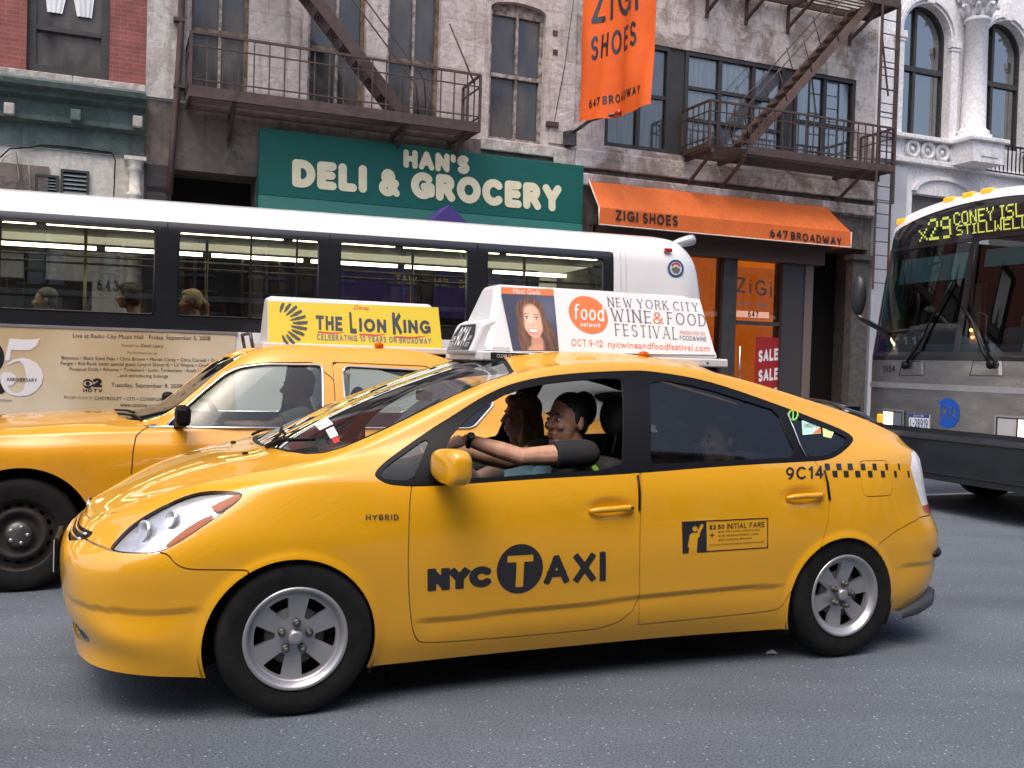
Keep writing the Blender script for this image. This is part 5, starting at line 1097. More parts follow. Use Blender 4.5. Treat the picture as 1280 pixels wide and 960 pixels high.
# headlamp: reflector bowl, amber strip, lens
for mir in (False, True):
    h = hd.mirror() if mir else hd
    L = h.build('headlamp', LENS, T)
    am2 = hd.off(-.006); am2 = am2.clip(sdp(am2, cxz([(262,634),(286,622),(301,617),(303,621),(290,631),(272,641)]))); (am2.mirror() if mir else am2).build('indicator', AMBER, L)
    d0 = sdp(hd, HEAD)
    ho = hd.off(-.020); ho = ho.mirror() if mir else ho; ho.build('reflector', LAMPG, L)
    AMB = cxz([(198,691),(216,681.5),(240,667),(258,654),(270,645),(264,644),(250,650),(234,660),(217,673),(204,685)])
    am = hd.off(-.005); am = am.clip(sdp(am, AMB)); (am.mirror() if mir else am).build('indicator', AMBER, L)
    ed = hd.off(-.002); ed = ed.clip(-sdp(ed, HEAD)-.003); (ed.mirror() if mir else ed).build('rim', BLK, L)
    sg = -1 if mir else 1
    for (hx, hz, r) in ((-.575, .735, .045), (-.475, .785, .036)):
        p = side_pt(hx, hz, -.016); n = Vector((-.8, -.35, .2)).normalized(); b = MB()
        b.lathe([(r, 0), (r*.98, .012), (r*.7, .004), (r*.3, -.006), (0, -.008)], (0, 0, 0), 'Z', 24)
        Mx = Matrix.Translation((p.x, p.y*sg, p.z)) @ Vector((n.x, n.y*sg, n.z)).to_track_quat('Z', 'Y').to_matrix().to_4x4()
        b.v = [tuple(Mx @ Vector(v)) for v in b.v]; b.build('bulb_housing', LAMPG, L)
    t = tl.mirror() if mir else tl
    L = t.build('taillight', TAILW, T)
    tr_ = tl.off(.0015); tr_ = tr_.clip(tr_.V[:, 2]-.735); (tr_.mirror() if mir else tr_).build('red_lens', REDP, L)
gr.off(-.02).both().build('grille', BLK, T)
b = MB()
for zz in (.643, .662):
    pts = []
    for yy in np.linspace(-.40, .40, 17):
        h = BV.ray_cast(Vector((-2, yy, zz+.012*(abs(yy)/.4)**2)), Vector((1, 0, 0))); pts.append((h[0].x+.004, yy, zz+.012*(abs(yy)/.4)**2))
    b.tube(pts, .006, 6)
b.build('grille_bar', CHROME, T)
h = BV.ray_cast(Vector((-2, 0, .735)), Vector((1, 0, 0)))
b = MB(); b.ell((h[0].x+.002, 0, .735), (.012, .045, .032), 24, 12); b.build('badge', CHROME, T)
mo.off(-.03).both().build('lower_grille', BLK, T)
b = MB()
for zz in (.272, .292, .312, .332):
    pts = []
    for yy in np.linspace(-.54, .54, 13):
        h = BV.ray_cast(Vector((-2, yy, zz)), Vector((1, 0, 0))); pts.append((h[0].x+.018, yy, zz))
    b.tube(pts, .004, 5)
b.build('lower_grille_bar', STEELD, T)
# front number plate
b = MB(); b.box(-.912, -.897, -.16, .16, .47, .62); b.build('number_plate', BLK, T, bevel=.004)
b = MB(); b.box(-.9155, -.9125, -.15, .15, .475, .605); b.build('plate_face', WPAPER, T)
# wheels
TYRE = [(.20, .085), (.206, .094), (.215, .097), (.226, .0985), (.229, .1005), (.232, .0985), (.25, .101), (.266, .0995), (.269, .1015), (.272, .0985), (.285, .097), (.299, .088), (.3065, .07), (.309, .05), (.31, 0), (.309, -.05), (.3065, -.07), (.299, -.088), (.285, -.097), (.25, -.10), (.20, -.09)]
def rim_surf(n_sp=6, r0=.036, r1=.192, hub=.078, rout=.160, sw=.036, nr=44, na=288):
    rr = np.linspace(r0*.02, r1, nr); aa = np.linspace(0, 2*math.pi, na+1); Gd = np.zeros((nr, na+1, 3)); RR, AA = np.meshgrid(rr, aa, indexing='ij')
    dep = .030*np.clip((RR-.16)/.032, 0, 1)**2+.016*np.clip(1-RR/.055, 0, 1)*0-.010*np.exp(-((RR-.08)/.05)**2)
    Gd[..., 0] = RR*np.cos(AA); Gd[..., 2] = RR*np.sin(AA); Gd[..., 1] = -dep
    s = Surf.grid(Gd); s.N *= np.sign(-(s.N[:, 1:2])+1e-9)
    ang = np.arctan2(s.V[:, 2], s.V[:, 0])-R(90); k = 2*math.pi/n_sp; a = (ang+k/2) % k-k/2; r = np.hypot(s.V[:, 0], s.V[:, 2])
    # opening between spokes: distance from the spoke edges
    half = sw*(.82+.30*np.clip((r-.07)/.09, 0, 1)); e = half-np.abs(r*np.sin(a)); a2 = np.where(np.cos(a) > 0, e, 9)
    hole = np.maximum.reduce([a2, hub-r, r-rout])
    hole = np.where(hole > -.008, hole+.0, hole)
    return s, hole
def make_wheel(x, side, parent, y, r=1.0, first=None):
    W = bpy.data.objects.new('wheel', None); COL.objects.link(W); W.parent = parent; W.location = (x, y, .31*r); W.rotation_euler = (0, 0, 0 if side < 0 else math.pi); W.empty_display_size = .1
    return W
def wheel_parts(W, ang=0):
    b = MB(); b.lathe(TYRE, axis='Y', n=72); b.build('tyre', RUB, W)
    s, hole = rim_surf(); s = s.clip(hole, False); s.V = s.V+np.array([0, -.062, 0]); o = s.build('rim', ALLOY, W, rim=.022)
    b = MB(); b.lathe([(.170, -.060), (.188, -.092), (.196, -.098), (.203, -.097), (.206, -.09), (.200, -.08), (.190, .03), (.17, .05)], axis='Y', n=72); b.build('rim_lip', ALLOY, W)
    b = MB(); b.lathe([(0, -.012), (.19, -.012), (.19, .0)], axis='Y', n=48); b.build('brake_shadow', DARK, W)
    b = MB(); b.lathe([(0, -.040), (.115, -.040), (.118, -.034), (.118, -.02)], axis='Y', n=48); b.build('brake_disc', STEELD, W)
    b = MB(); b.lathe([(0, -.088), (.012, -.088), (.026, -.086), (.0295, -.080), (.030, -.06)], axis='Y', n=32); b.build('hub_cap', ALLOY, W)
    for i in range(5):
        a = R(90+72*i); b = MB(); c = (.0565*math.cos(a), 0, .0565*math.sin(a))
        b.lathe([(.017, -.064), (.0165, -.070), (.0125, -.071), (.011, -.074), (.011, -.090), (.008, -.093), (0, -.093)], c, 'Y', 12); b.build('lug_nut', STEELD, W)
W1 = make_wheel(0, -1, T, -.757); wheel_parts(W1); W1.rotation_euler = (0, R(4), R(-2))
def copy_tree(o, parent=None):
    c = o.copy(); COL.objects.link(c)
    if parent is not None: c.parent = parent
    for ch in [k for k in bpy.data.objects if k.parent == o]: copy_tree(ch, c)
    return c
for x, y, rz, ry in ((2.70, -.752, 0, 14), (0, .757, math.pi, 9), (2.70, .752, math.pi, 20)):
    c = copy_tree(W1, T); c.location = (x, y, .31); c.rotation_euler = (0, R(ry), rz)
# wheel wells, floor, mud flaps, undertray
for (cx, cz), r in (ARF, ARR):
    for sg in (-1, 1):
        b = MB(); b.lathe([(.02, sg*.60), (r+.012, sg*.60), (r+.012, sg*.838)], (cx, 0, cz), 'Y', 40, R(-25), R(205)); b.build('wheel_well', DARK, T, fix=False)

b = MB(); b.box(-.60, 3.36, -.55, .55, .20, .24); b.box(.40, 2.30, -.79, .79, .185, .235); b.build('floor_pan', DARK, T)
b = MB(); b.add([(.325, -.80, .33), (.325, -.65, .33), (.39, -.65, .09), (.385, -.80, .085)], [(0, 1, 2, 3)]); b.add([(.34, -.80, .33), (.34, -.65, .33), (.40, -.65, .09), (.395, -.80, .085)], [(3, 2, 1, 0)]); b.build('mud_flap', BLK, T)
# rear grey corner skirt and rubber bumper block
b = MB(); q = [side_pt(x, .475, .004) for x in np.linspace(3.32, 3.52, 7)]; b.tube(q, .018, 8, rs=[.012]+[.019]*6); b.build('bumper_block', BLK, T)
b = MB(); vs = []; pth = [(3.10, .80), (3.22, .805), (3.34, .765), (3.43, .69), (3.50, .52), (3.53, .30), (3.54, 0), (3.53, -.30), (3.50, -.52), (3.43, -.69), (3.34, -.765), (3.22, -.805), (3.10, -.80)]
for i, (x, y) in enumerate(pth):
    t = min(1, max(0, (x-3.1)/.3)); zt = .195+.085*t; zb = .15+.055*t; inw = Vector((x-2.6, y, 0)).normalized()*.10
    for p, z in (((x, y), zb), ((x+.004, y*1.012), zb+.012), ((x+.004, y*1.012), zt-.02), ((x-.012, y*.985), zt)): vs.append((p[0], p[1], z))
    vs.append((x-inw.x, y-inw.y, zt))
b.add(vs, [(5*i+j, 5*i+j+1, 5*i+6+j, 5*i+5+j) for i in range(len(pth)-1) for j in range(4)], True); b.build('rear_skirt', mat('grey_plastic', (.035, .037, .040), rough=.42), T, fix=False)
# mirrors
def mirror_unit(sg):
    c = Vector((.585, -.93, .992)); b = MB(); vs = []; nu, nv = 28, 16
    Mx = Matrix.Identity(4)
    for i in range(nv+1):
        v = -math.pi/2+math.pi*i/nv
        for j in range(nu):
            u = 2*math.pi*j/nu; f = lambda t, e: math.copysign(abs(t)**e, t)
            x = f(math.cos(v), .55)*f(math.cos(u), .6); y = f(math.sin(v), .7); z = f(math.cos(v), .55)*f(math.sin(u), .7)
            sx = .062*(1-.25*max(0, -x)); vs.append((c.x+x*sx-.015*y, (c.y+y*.122), c.z+z*.073*(1+.12*-y)))
    fs = [(i*nu+j, i*nu+(j+1) % nu, (i+1)*nu+(j+1) % nu, (i+1)*nu+j) for i in range(nv) for j in range(nu)]
    vs = [(x, y*sg*-1 if sg > 0 else y, z) for x, y, z in vs]
    b.add(vs, fs, True); o = b.build('wing_mirror', YEL, T)
    b = MB(); b.box(.644, .652, -1.0, -.85, .945, 1.03); o2 = b.build('mirror_glass', CHROME, o)
    b = MB(); b.tube([(.58, -.86, .935), (.585, -.80, .93), (.59, -.74, .93)], .03, 10, rs=[.022, .028, .034]); o3 = b.build('mirror_arm', BLK, o)
    if sg > 0:
        for k in (o2, o3): k.scale = (1, -1, 1)
    return o
mirror_unit(-1); mirror_unit(1)
# tail spoiler
b = MB(); ys = np.linspace(-.50, .50, 21); sec = [(0, 0), (.07, .020), (.16, .022), (.235, .004), (.245, -.012), (.16, -.002), (.06, -.006)]; vs = []; n = len(sec)
for yy in ys:
    dz = -.055*(abs(yy)/.5)**3; dx = -.05*(abs(yy)/.5)**2
    for a, c in sec: vs.append((2.99+a+dx, yy, 1.262+c+dz-.22*a))
fs = [(i*n+j, i*n+(j+1) % n, (i+1)*n+(j+1) % n, (i+1)*n+j) for i in range(len(ys)-1) for j in range(n)]+[tuple(range(n)), tuple((len(ys)-1)*n+j for j in range(n-1, -1, -1))]
b.add(vs, fs, True); b.build('tail_spoiler', mat('gloss_black', (.008, .008, .009), rough=.15, coat=1), T)
for yy in (-.42, .42): MB().box(3.02, 3.12, yy-.012, yy+.012, 1.12, 1.235).build('spoiler_foot', BLK, T)
# wipers and washer jets
def ws_pt(x, y, off=.012):
    h = BV.ray_cast(Vector((x, y, 3)), Vector((0, 0, -1))); return h[0]+Vector((-.3, 0, 1)).normalized()*off
for pts in ([(-.045, -.30), (.02, -.15), (.06, .05), (.07, .22)], [(-.05, .28), (.0, .38), (.05, .50)]):
    MB().tube([ws_pt(*p, .014) for p in pts], .007, 6).build('wiper', BLK, T)
MB().tube([ws_pt(-.06, -.30, .01), ws_pt(.0, -.36, .03), ws_pt(.12, -.50, .02)], .010, 6).build('wiper', BLK, T)
for yy in (-.30, .22):
    p = ws_pt(-.15, yy, .004); b = MB(); b.ell(p, (.014, .010, .008), 10, 6); b.build('washer_jet', BLK, T)
# cabin: seats, dash, wheel, mirror
def seat(x, y, parent, hr=True):
    b = MB(); Mx = Matrix.Translation((x, y, .36)); b.box(-.24, .25, -.23, .23, 0, .15, Mx)
    Mb = Matrix.Translation((x+.22, y, .50)) @ Matrix.Rotation(R(20), 4, 'Y'); b.box(-.06, .07, -.23, .23, 0, .50, Mb)
    o = b.build('seat', SEAT, parent, bevel=.05)
    if hr:
        b = MB(); b.ell((x+.455, y, 1.165), (.058, .125, .105), 18, 12); b.tube([(x+.42, y-.05, .98), (x+.45, y-.05, 1.12)], .008); b.tube([(x+.42, y+.05, .98), (x+.45, y+.05, 1.12)], .008); b.build('headrest', SEAT, o)
seat(1.18, -.36, T); seat(1.36, .36, T)
b = MB(); b.box(1.92, 2.42, -.62, .62, .33, .50); Mb = Matrix.Translation((2.38, 0, .48)) @ Matrix.Rotation(R(22), 4, 'Y'); b.box(-.06, .07, -.62, .62, 0, .52, Mb); b.build('rear_seat', SEAT, T, bevel=.05)
b = MB(); b.prism([(.10, .55), (.06, .93), (.22, .99), (.50, .955), (.62, .86), (.62, .55)], -.70, .70); b.build('dashboard', DASH, T, bevel=.03)
b = MB()
Ms = Matrix.Translation((.66, -.36, .93)) @ Matrix.Rotation(R(62), 4, 'Y')
ring = [Ms @ Vector((.182*math.cos(a), .182*math.sin(a), 0)) for a in np.linspace(0, 2*math.pi, 37)]
b.tube(ring, .014, 8, cap=False); b.bar(Ms @ Vector((-.17, 0, 0)), Ms @ Vector((.17, 0, 0)), .03, .012); b.bar(Ms @ Vector((0, -.17, 0)), Ms @ Vector((0, .17, 0)), .03, .012); b.tube([Ms @ Vector((0, 0, .01)), Ms @ Vector((0, 0, -.25))], .03)
b.build('steering_wheel', BLK, T)
b = MB(); b.box(.735, .755, -.12, .12, 1.215, 1.27); b.build('rear_view_mirror', BLK, T, bevel=.01)
for yy in (-.60, .58): pass
# stickers on the screen
for (x0, x1, y0, y1, m_) in ((.16, .22, -.36, -.22, WPAPER), (.18, .215, -.50, -.39, WPAPER), (.185, .21, -.56, -.51, REDPR)):
    vs = [ws_pt(x, y, -.003) for x, y in ((x0, y0), (x1, y0), (x1, y1), (x0, y1))]; MB().add(vs, [(0, 1, 2, 3)]).build('sticker', m_, T, fix=False)
# ---- lettering on the flank
def pts_on(VF, quad_px, off=.0016):
    P, F = fit_quad(VF, *cxz(quad_px)); return [side_pt(x, z, off) for x, z in P], F
def decal(name, parts, m, parent):
    b = MB()
    for P, F in parts: b.add(P, F)
    return b.build(name, m, parent, fix=False)
NYC = pts_on(stroke_text('NYC', hw=.17, gap=-.06, cap='square', hscale=1.15), ((534,739),(614,733),(614,707),(534,711)))
AXI = pts_on(stroke_text('AXI', hw=.105, gap=.12, cap='square'), ((679,732),(757,726),(757,689),(679,694)))
cx_, cz_ = cxz([(650,711)])[0]; rx = np.ptp(cxz([(622,711),(679,711)])[:, 0])/2; rz = np.ptp(cxz([(650,680),(650,742)])[:, 1])/2
rr_ = (rx+rz)/2
Vd, Fd = disc(0, 0, 1, 48)
def circ_with_T():
    n = 60; g = np.linspace(-1.05, 1.05, n); gx, gz = np.meshgrid(g, g, indexing='ij'); P = np.stack([gx.ravel(), gz.ravel()], 1)
    bx = lambda cx, cz, hx, hz: np.maximum(np.abs(P[:, 0]-cx)-hx, np.abs(P[:, 1]-cz)-hz)
    i = np.arange(n*n).reshape(n, n); Q = np.stack([i[:-1, :-1], i[1:, :-1], i[1:, 1:], i[:-1, 1:]], -1).reshape(-1, 4)
    s = Surf(np.c_[P, P[:, 0]*0], np.tile([0, 0, 1.], (n*n, 1)), Q)
    return s
s = circ_with_T(); s = s.clip(np.hypot(s.V[:, 0], s.V[:, 1])-1)
bx = lambda cx, cz, hx, hz: np.maximum(np.abs(s.V[:, 0]-cx)-hx, np.abs(s.V[:, 1]-cz)-hz)
s = s.clip(np.minimum(bx(0, .42, .56, .14), bx(0, -.12, .165, .62)), False)
CT = ([side_pt(cx_+v[0]*rr_, cz_+v[1]*rr_, .0016) for v in s.V], [tuple(map(int, q)) for q in s.Q]+s.polys)
decal('door_lettering', [NYC, CT, AXI], DECAL, df_o)
# fare panel on the rear door
fq = cxz([(853,692),(960,685),(960,647),(852,652)])
FB2 = lambda u, v: (1-v)*((1-u)*fq[0]+u*fq[1])+v*((1-u)*fq[3]+u*fq[2])
def fbox(u0, u1, v0, v1, n=6): 
    P = [side_pt(*FB2(u0+(u1-u0)*i/n, v), .0016) for v in (v0, v1) for i in range(n+1)]; return P, [(i, i+1, n+2+i, n+1+i) for i in range(n)]
def ftext(sv, u0, u1, v0, v1, bold=.0):
    VF = stroke_text(sv, hw=bold, gap=.14, cap='square') if bold else font_text(sv); P, F = fit_quad(VF, FB2(u0, v0), FB2(u1, v0), FB2(u1, v1), FB2(u0, v1)); return [side_pt(x, z, .0016) for x, z in P], F
gsz = 70; g = np.linspace(0, 1, gsz); gu, gv = np.meshgrid(np.linspace(0, .275, 44), np.linspace(0, 1, 60), indexing='ij'); P = np.stack([gu.ravel()*2.75, gv.ravel()], 1)
i_ = np.arange(44*60).reshape(44, 60); Q_ = np.stack([i_[:-1, :-1], i_[1:, :-1], i_[1:, 1:], i_[:-1, 1:]], -1).reshape(-1, 4)
s = Surf(np.c_[P, P[:, 0]*0], np.tile([0, 0, 1.], (len(P), 1)), Q_)
cap = lambda pts, r: sd_line(s.V[:, :2], pts)-r
man = np.minimum.reduce([np.hypot(s.V[:, 0]-.40, s.V[:, 1]-.76)-.085, cap([(.62, .86), (.50, .62)], .05), cap([(.27, .55), (.20, .22)], .04), cap([(.30, .53), (.46, .55)], .085), cap([(.33, .5), (.24, .0)], .06), cap([(.42, .5), (.38, .0)], .06), cap([(.35, .55), (.36, .40)], .10)])
s = s.clip(man, False)
MANP = ([side_pt(*FB2(v[0]/2.75, v[1]), .0016) for v in s.V], [tuple(map(int, q)) for q in s.Q]+s.polys)
decal('fare_panel', [MANP, fbox(.275, 1, .0, .035), fbox(.275, 1, .965, 1), fbox(.988, 1, .035, .965, 1),
      ftext('$2.50', .31, .48, .70, .86, .09), ftext('INITIAL FARE', .51, .955, .70, .87, .075), ftext('+', .31, .365, .45, .61, .05),
      ftext('$0.40  PER 1/5 MILE, 2 MINUTES IDLE', .41, .90, .58, .65), ftext('$1.00  MONDAY-FRIDAY, 4-8PM', .41, .88, .45, .52), ftext('$0.50  NIGHTS, 8PM-6AM', .41, .80, .32, .39), ftext('PLUS FLAT FARES BETWEEN MANHATTAN & JFK', .31, .955, .17, .24)], DECAL, dr_o)
# medallion number and chequers
decal('medallion_number', [pts_on(stroke_text('9C14', hw=.085, gap=.16, cap='square'), ((982,600),(1029,598),(1029,582),(982,584)))], DECAL, T)
ck = []
for row, xs in ((0, (1034.5, 1049, 1063, 1079, 1093.5, 1108.5, 1124)), (1, (1044, 1058, 1072.5, 1088, 1104, 1119.5, 1136))):
    for i, px in enumerate(xs):
        w = (6.2, 6.2, 6.2, 5.6, 5, 3.4, 2.2)[i]; py = 583.5+9.0*row-.3*i*0; h = 8.0
        q = cxz([(px-w/2, py+h/2), (px+w/2, py+h/2), (px+w/2-1, py-h/2), (px-w/2-1, py-h/2)]); ck.append(([side_pt(*c, .002) for c in q], [(0, 1, 2, 3)]))
decal('chequer_band', ck, DECAL, T)
# hybrid badge on the wing
P_, F_ = fit_quad(stroke_text('HYBRID', hw=.085, gap=.25, cap='square'), *cxz([(457,650),(498,650),(498,643),(457,643)])); b = MB()
b.add([side_pt(x, z, .004) for x, z in P_], F_); b.build('wing_badge', mat('badge_metal', (.30, .30, .31), rough=.2, metal=.9), T, fix=False)
# quarter glass stickers
QM = mat('pale_sticker', (.45, .72, .62), rough=.5); QG = mat('green_sticker', (.25, .65, .12), rough=.5); QY = mat('yellow_sticker', (.60, .72, .30), rough=.5)
def qst(name, px, m_): 
    q = cxz(px); vs = [side_pt(*c, -.006) for c in q]; MB().add(vs, [tuple(range(len(px)))]).build(name, m_, T, fix=False)
qst('card_sticker', [(1004,543),(1027,541),(1026,523),(1003,525)], QM); qst('card_sticker_tip', [(1016,541.5),(1027,540.6),(1026.6,532)], ORANGE); qst('yellow_sticker', [(1030,545),(1040,547),(1043,540),(1040,532),(1034,529),(1029,533)], QY)
P_, F_ = fit_quad(font_text('DISCOVER'), *cxz([(1006,533.5),(1025,532),(1025,527.5),(1006,529)])); MB().add([side_pt(x, z, -.004) for x, z in P_], F_).build('sticker_lettering', GREYPR, T, fix=False)
ap = []
for px in ([(989,513),(986,517),(988,523),(992,525),(996,523),(998,517),(995,512)],):
    q = [side_pt(*c, -.006) for c in cxz(px+px[:1])]; MB().tube(q, .006, 6).build('apple_sticker', QG, T)
MB().tube([side_pt(*c, -.006) for c in cxz([(992,524),(992,516),(993,509)])], .005, 6).build('apple_sticker', QG, T)
# ================================================================ roof advertising signs (fixed to the taxis' roofs)
SIGNY = mat('sign_yellow', (.60, .46, .010), rough=.4)
def roof_sign(F, T, xb0, xb1, xt0, xt1, zb, zt, wb, wt, face):
    """tent-shaped white box: base rail, two end caps, sloped panels"""
    sg = bpy.data.objects.new('roof_sign', None); COL.objects.link(sg); sg.parent = T; sg.empty_display_size = .1
    b = MB()
    e = .035; sx = (xt0-xb0)/(zt-zb)*e; sy = (wb-wt)/(zt-zb)*e
    b.add([(xb0-sx, -wb-sy, zb-e), (xb1+sx, -wb-sy, zb-e), (xb1+sx, wb+sy, zb-e), (xb0-sx, wb+sy, zb-e), (xt0, -wt, zt), (xt1, -wt, zt), (xt1, wt, zt), (xt0, wt, zt)], [(3, 2, 1, 0), (4, 5, 6, 7), (0, 1, 5, 4), (1, 2, 6, 5), (2, 3, 7, 6), (3, 0, 4, 7)])
    b.build('sign_housing', WHITEP, sg, bevel=.028)
    b = MB(); b.box(xb0-.04, xb1+.05, -wb-.028, wb+.028, zb-.078, zb-.032); b.build('sign_base', WHITEP, sg, bevel=.008)
    b = MB(); b.box(xb0-.02, xb1+.01, -wb+.02, wb-.02, zb-.125, zb-.077); b.build('sign_foot', BLK, sg)
    return sg
RS = roof_sign(PRI, T, .985, 2.30, 1.078, 2.215, 1.505, 1.815, .255, .10, None)
PL = Tilt(PRI, (.955, -.255, 1.505), (2.30, -.255, 1.505), (.955, -.10, 1.815))
# raised panel sheet
pc = [(637,440), (894,444), (874,374), (627,359)]
MB().add(PL.poly(pc, .004), [(0, 1, 2, 3)]).build('panel', WPAPER, RS, fix=False)
PORT = mat('portrait_backdrop', (.045, .045, .075), rough=.5, col2=(.09, .09, .13), vs=6)
MB().add(PL.poly([(640.5,438.5),(698,439),(691,364),(625.5,361)], .0055), [(0, 1, 2, 3)]).build('portrait_backdrop', PORT, RS, fix=False)
MB().add(PL.poly([(626,368),(691.7,370.5),(691,362.3),(625.3,359.5)], .007), [(0, 1, 2, 3)]).build('caption_strip', ORANGE, RS, fix=False)
# portrait of a smiling long-haired woman, printed flat (the print's own colours, held in a colour attribute)
def vcol(name):
    m = bpy.data.materials.new(name); m.use_nodes = True; t = m.node_tree; a_ = t.nodes.new('ShaderNodeVertexColor'); a_.layer_name = 'print'; t.links.new(a_.outputs[0], t.nodes['Principled BSDF'].inputs['Base Color']); t.nodes['Principled BSDF'].inputs['Roughness'].default_value = .45; return m
PX0, PX1, PY0, PY1 = 626., 698., 361., 439.
nx_, ny_ = 100, 110
def pic(X, Y):
    """colours over the print: X to the right 0..1, Y downwards 0..1"""
    C = np.zeros(X.shape+(3,)); C[:] = (.030, .032, .062); C += np.exp(-((X-.85)**2+(Y-.25)**2)/.12)[..., None]*np.array([.05, .05, .07])
    def el(cx, cy, rx, ry, a=0., s=.12):
        c, q = math.cos(a), math.sin(a); u = ((X-cx)*c+(Y-cy)*q)/rx; v = (-(X-cx)*q+(Y-cy)*c)/ry; return 1-sstep(np.hypot(u, v), 1-s, 1+s)
    def put(mk, col): 
        nonlocal C
        col = np.asarray(col); C = C*(1-mk[..., None])+mk[..., None]*col
    st = .75+.35*np.sin(X*70+6*np.sin(Y*5))*np.sin(X*31+2)
    hair = np.stack([.13*st, .058*st, .028*st], -1)
    put(el(.50, .40, .285, .36), hair); put(el(.44, .78, .26, .36, 0, .2), hair); put(el(.78, .80, .17, .36, -.12, .2), hair); put(el(.30, .72, .12, .34, .1, .2), hair*1.1)
    put(el(.55, .90, .13, .20, 0, .2), (.40, .20, .13)); put(el(.56, 1.02, .24, .12, 0, .2), (.46, .24, .16)); put(el(.88, 1.0, .22, .2, -.3, .2), hair*.8)
    f = el(.515, .465, .205, .315, -.10, .06); sh = np.clip(.70+.42*(1-np.hypot((X-.46)/.28, (Y-.44)/.42)), .5, 1.1); put(f, np.stack([.72*sh, .42*sh**1.15, .30*sh**1.25], -1))
    for cx in (.385, .63): put(el(cx, .555, .075, .07, 0, .9)*.5, (.74, .34, .25))
    put(el(.50, .555, .045, .03, 0, .7)*.55, (.45, .20, .13)); put(el(.487, .46, .018, .10, 0, 1.)*.45, (.80, .52, .40)); put(el(.47, .565, .012, .008, 0, .6)*.6, (.2, .08, .05)); put(el(.525, .57, .012, .008, 0, .6)*.6, (.2, .08, .05))
    for cx, cy in ((.405, .425), (.60, .435)):
        put(el(cx, cy-.005, .062, .036, 0, .6)*.5, (.30, .15, .10)); put(el(cx, cy, .046, .019, 0, .35), (.72, .68, .66)); put(el(cx, cy, .020, .021, 0, .3), (.035, .022, .015)); put(el(cx-.006, cy-.007, .006, .006, 0, .5), (.9, .9, .9)); put(el(cx, cy-.021, .052, .009, .02, .5)*.9, (.03, .018, .012)); put(el(cx-.003, cy-.072, .066, .011, .04 if cx > .5 else -.10, .6)*.75, (.10, .045, .025))
    put(el(.505, .662, .108, .047, .03, .2), (.50, .13, .11)); put(el(.505, .654, .084, .025, .03, .15), (.90, .87, .83)); put(np.clip(el(.505, .715, .09, .02, .03, .6), 0, 1)*.6, (.62, .22, .18))
    for k in range(6): put(el(.445+.024*k, .655, .002, .026, 0, .8)*.3, (.55, .45, .40))
    fr_ = np.clip(el(.38, .235, .16, .12, -.5, .25)+el(.64, .235, .14, .11, .6, .25), 0, 1)*(1-el(.52, .34, .16, .16, 0, .3)); put(np.clip(fr_, 0, 1), hair*1.15)
    put(el(.315, .45, .035, .26, .06, .4)*.9, hair); put(el(.735, .48, .040, .27, -.10, .4)*.9, hair)
    put(el(.30, .62, .03, .30, .10, .9)*.35, (.26, .12, .06)); put(el(.80, .68, .03, .26, -.14, .9)*.3, (.24, .11, .055))
    return np.clip(C*1.22, 0, 1)
uu, vv_ = np.meshgrid(np.linspace(0, 1, nx_+1), np.linspace(0, 1, ny_+1), indexing='ij'); Cc = pic(uu, vv_)
qtl, qtr, qbr, qbl = [np.array(PL.uv(*p)) for p in ((625.7, 368), (691.7, 370.6), (698, 439), (640.5, 438.5))]
b = MB(); b.add([PL.at(*((1-v)*((1-u)*qtl+u*qtr)+v*((1-u)*qbl+u*qbr)), .008) for u, v in zip(uu.ravel(), vv_.ravel())], [(i*(ny_+1)+j, (i+1)*(ny_+1)+j, (i+1)*(ny_+1)+j+1, i*(ny_+1)+j+1) for i in range(nx_) for j in range(ny_)])
po = b.build('portrait', vcol('portrait_print'), RS, fix=False); ca = po.data.color_attributes.new('print', 'FLOAT_COLOR', 'POINT'); ca.data.foreach_set('color', np.c_[Cc.reshape(-1, 3), np.ones((nx_+1)*(ny_+1))].astype(np.float32).ravel())
def sgn(nm, VF, q, m, h=.006): P, F = PL.text(VF, *q); letters(nm, [(P, F)], lambda a, b_: PL.at(a, b_, h), m, RS)
sgn('lettering', font_text('Meet Giada'), ((641,368),(675,369.6),(675,363.2),(641,361.6)), WPAPER, .0085)
c0 = PL.uv(735, 394); rr0 = (PL.uv(759, 395)[0]-PL.uv(711, 393)[0])/2
Vd, Fd = disc(c0[0], c0[1], rr0, 48); MB().add([PL.at(a, c, .0055) for a, c in Vd], Fd).build('round_logo', ORANGE, RS, fix=False)
sgn('logo_lettering', stroke_text('food', hw=.085, gap=.05, serif=.1, thin=.7), ((717,400),(754.5,403.2),(754.5,381.5),(717,379)), WPAPER, .007)
sgn('logo_lettering', stroke_text('network', hw=.09, gap=.16), ((725,409),(750,410.5),(750,404.6),(725,403)), WPAPER, .007)
SER = dict(hw=.068, gap=.11, thin=.42, serif=.22, cap='square', space=.38, step=.028)
sgn('lettering', stroke_text('NEW YORK CITY', **SER), ((759,384),(873.5,390.5),(871.5,379),(757.5,371.5)), GREYPR)
sgn('lettering', stroke_text('WINE', **SER), ((763,402),(814,405.5),(812.5,389),(761,385)), GREYPR)
sgn('lettering', stroke_text('&', **SER), ((816,405),(829,406),(827.5,391.5),(815,390.5)), ORANGE)
sgn('lettering', stroke_text('FOOD', **SER), ((833,406),(882,409),(880.5,393.5),(832,390)), GREYPR)
sgn('lettering', stroke_text('FESTIVAL', **SER), ((768,420),(846.5,425.5),(845.5,409.5),(766.5,404.5)), GREYPR)
sgn('lettering', font_text('PRESENTED BY'), ((849,418.5),(881.5,420),(881,415.8),(848.5,414)), ORANGE)
sgn('lettering', stroke_text('FOOD&WINE', hw=.08, gap=.16), ((849,425.5),(882.5,427.5),(882.3,421.5),(848.8,420)), GREYPR)
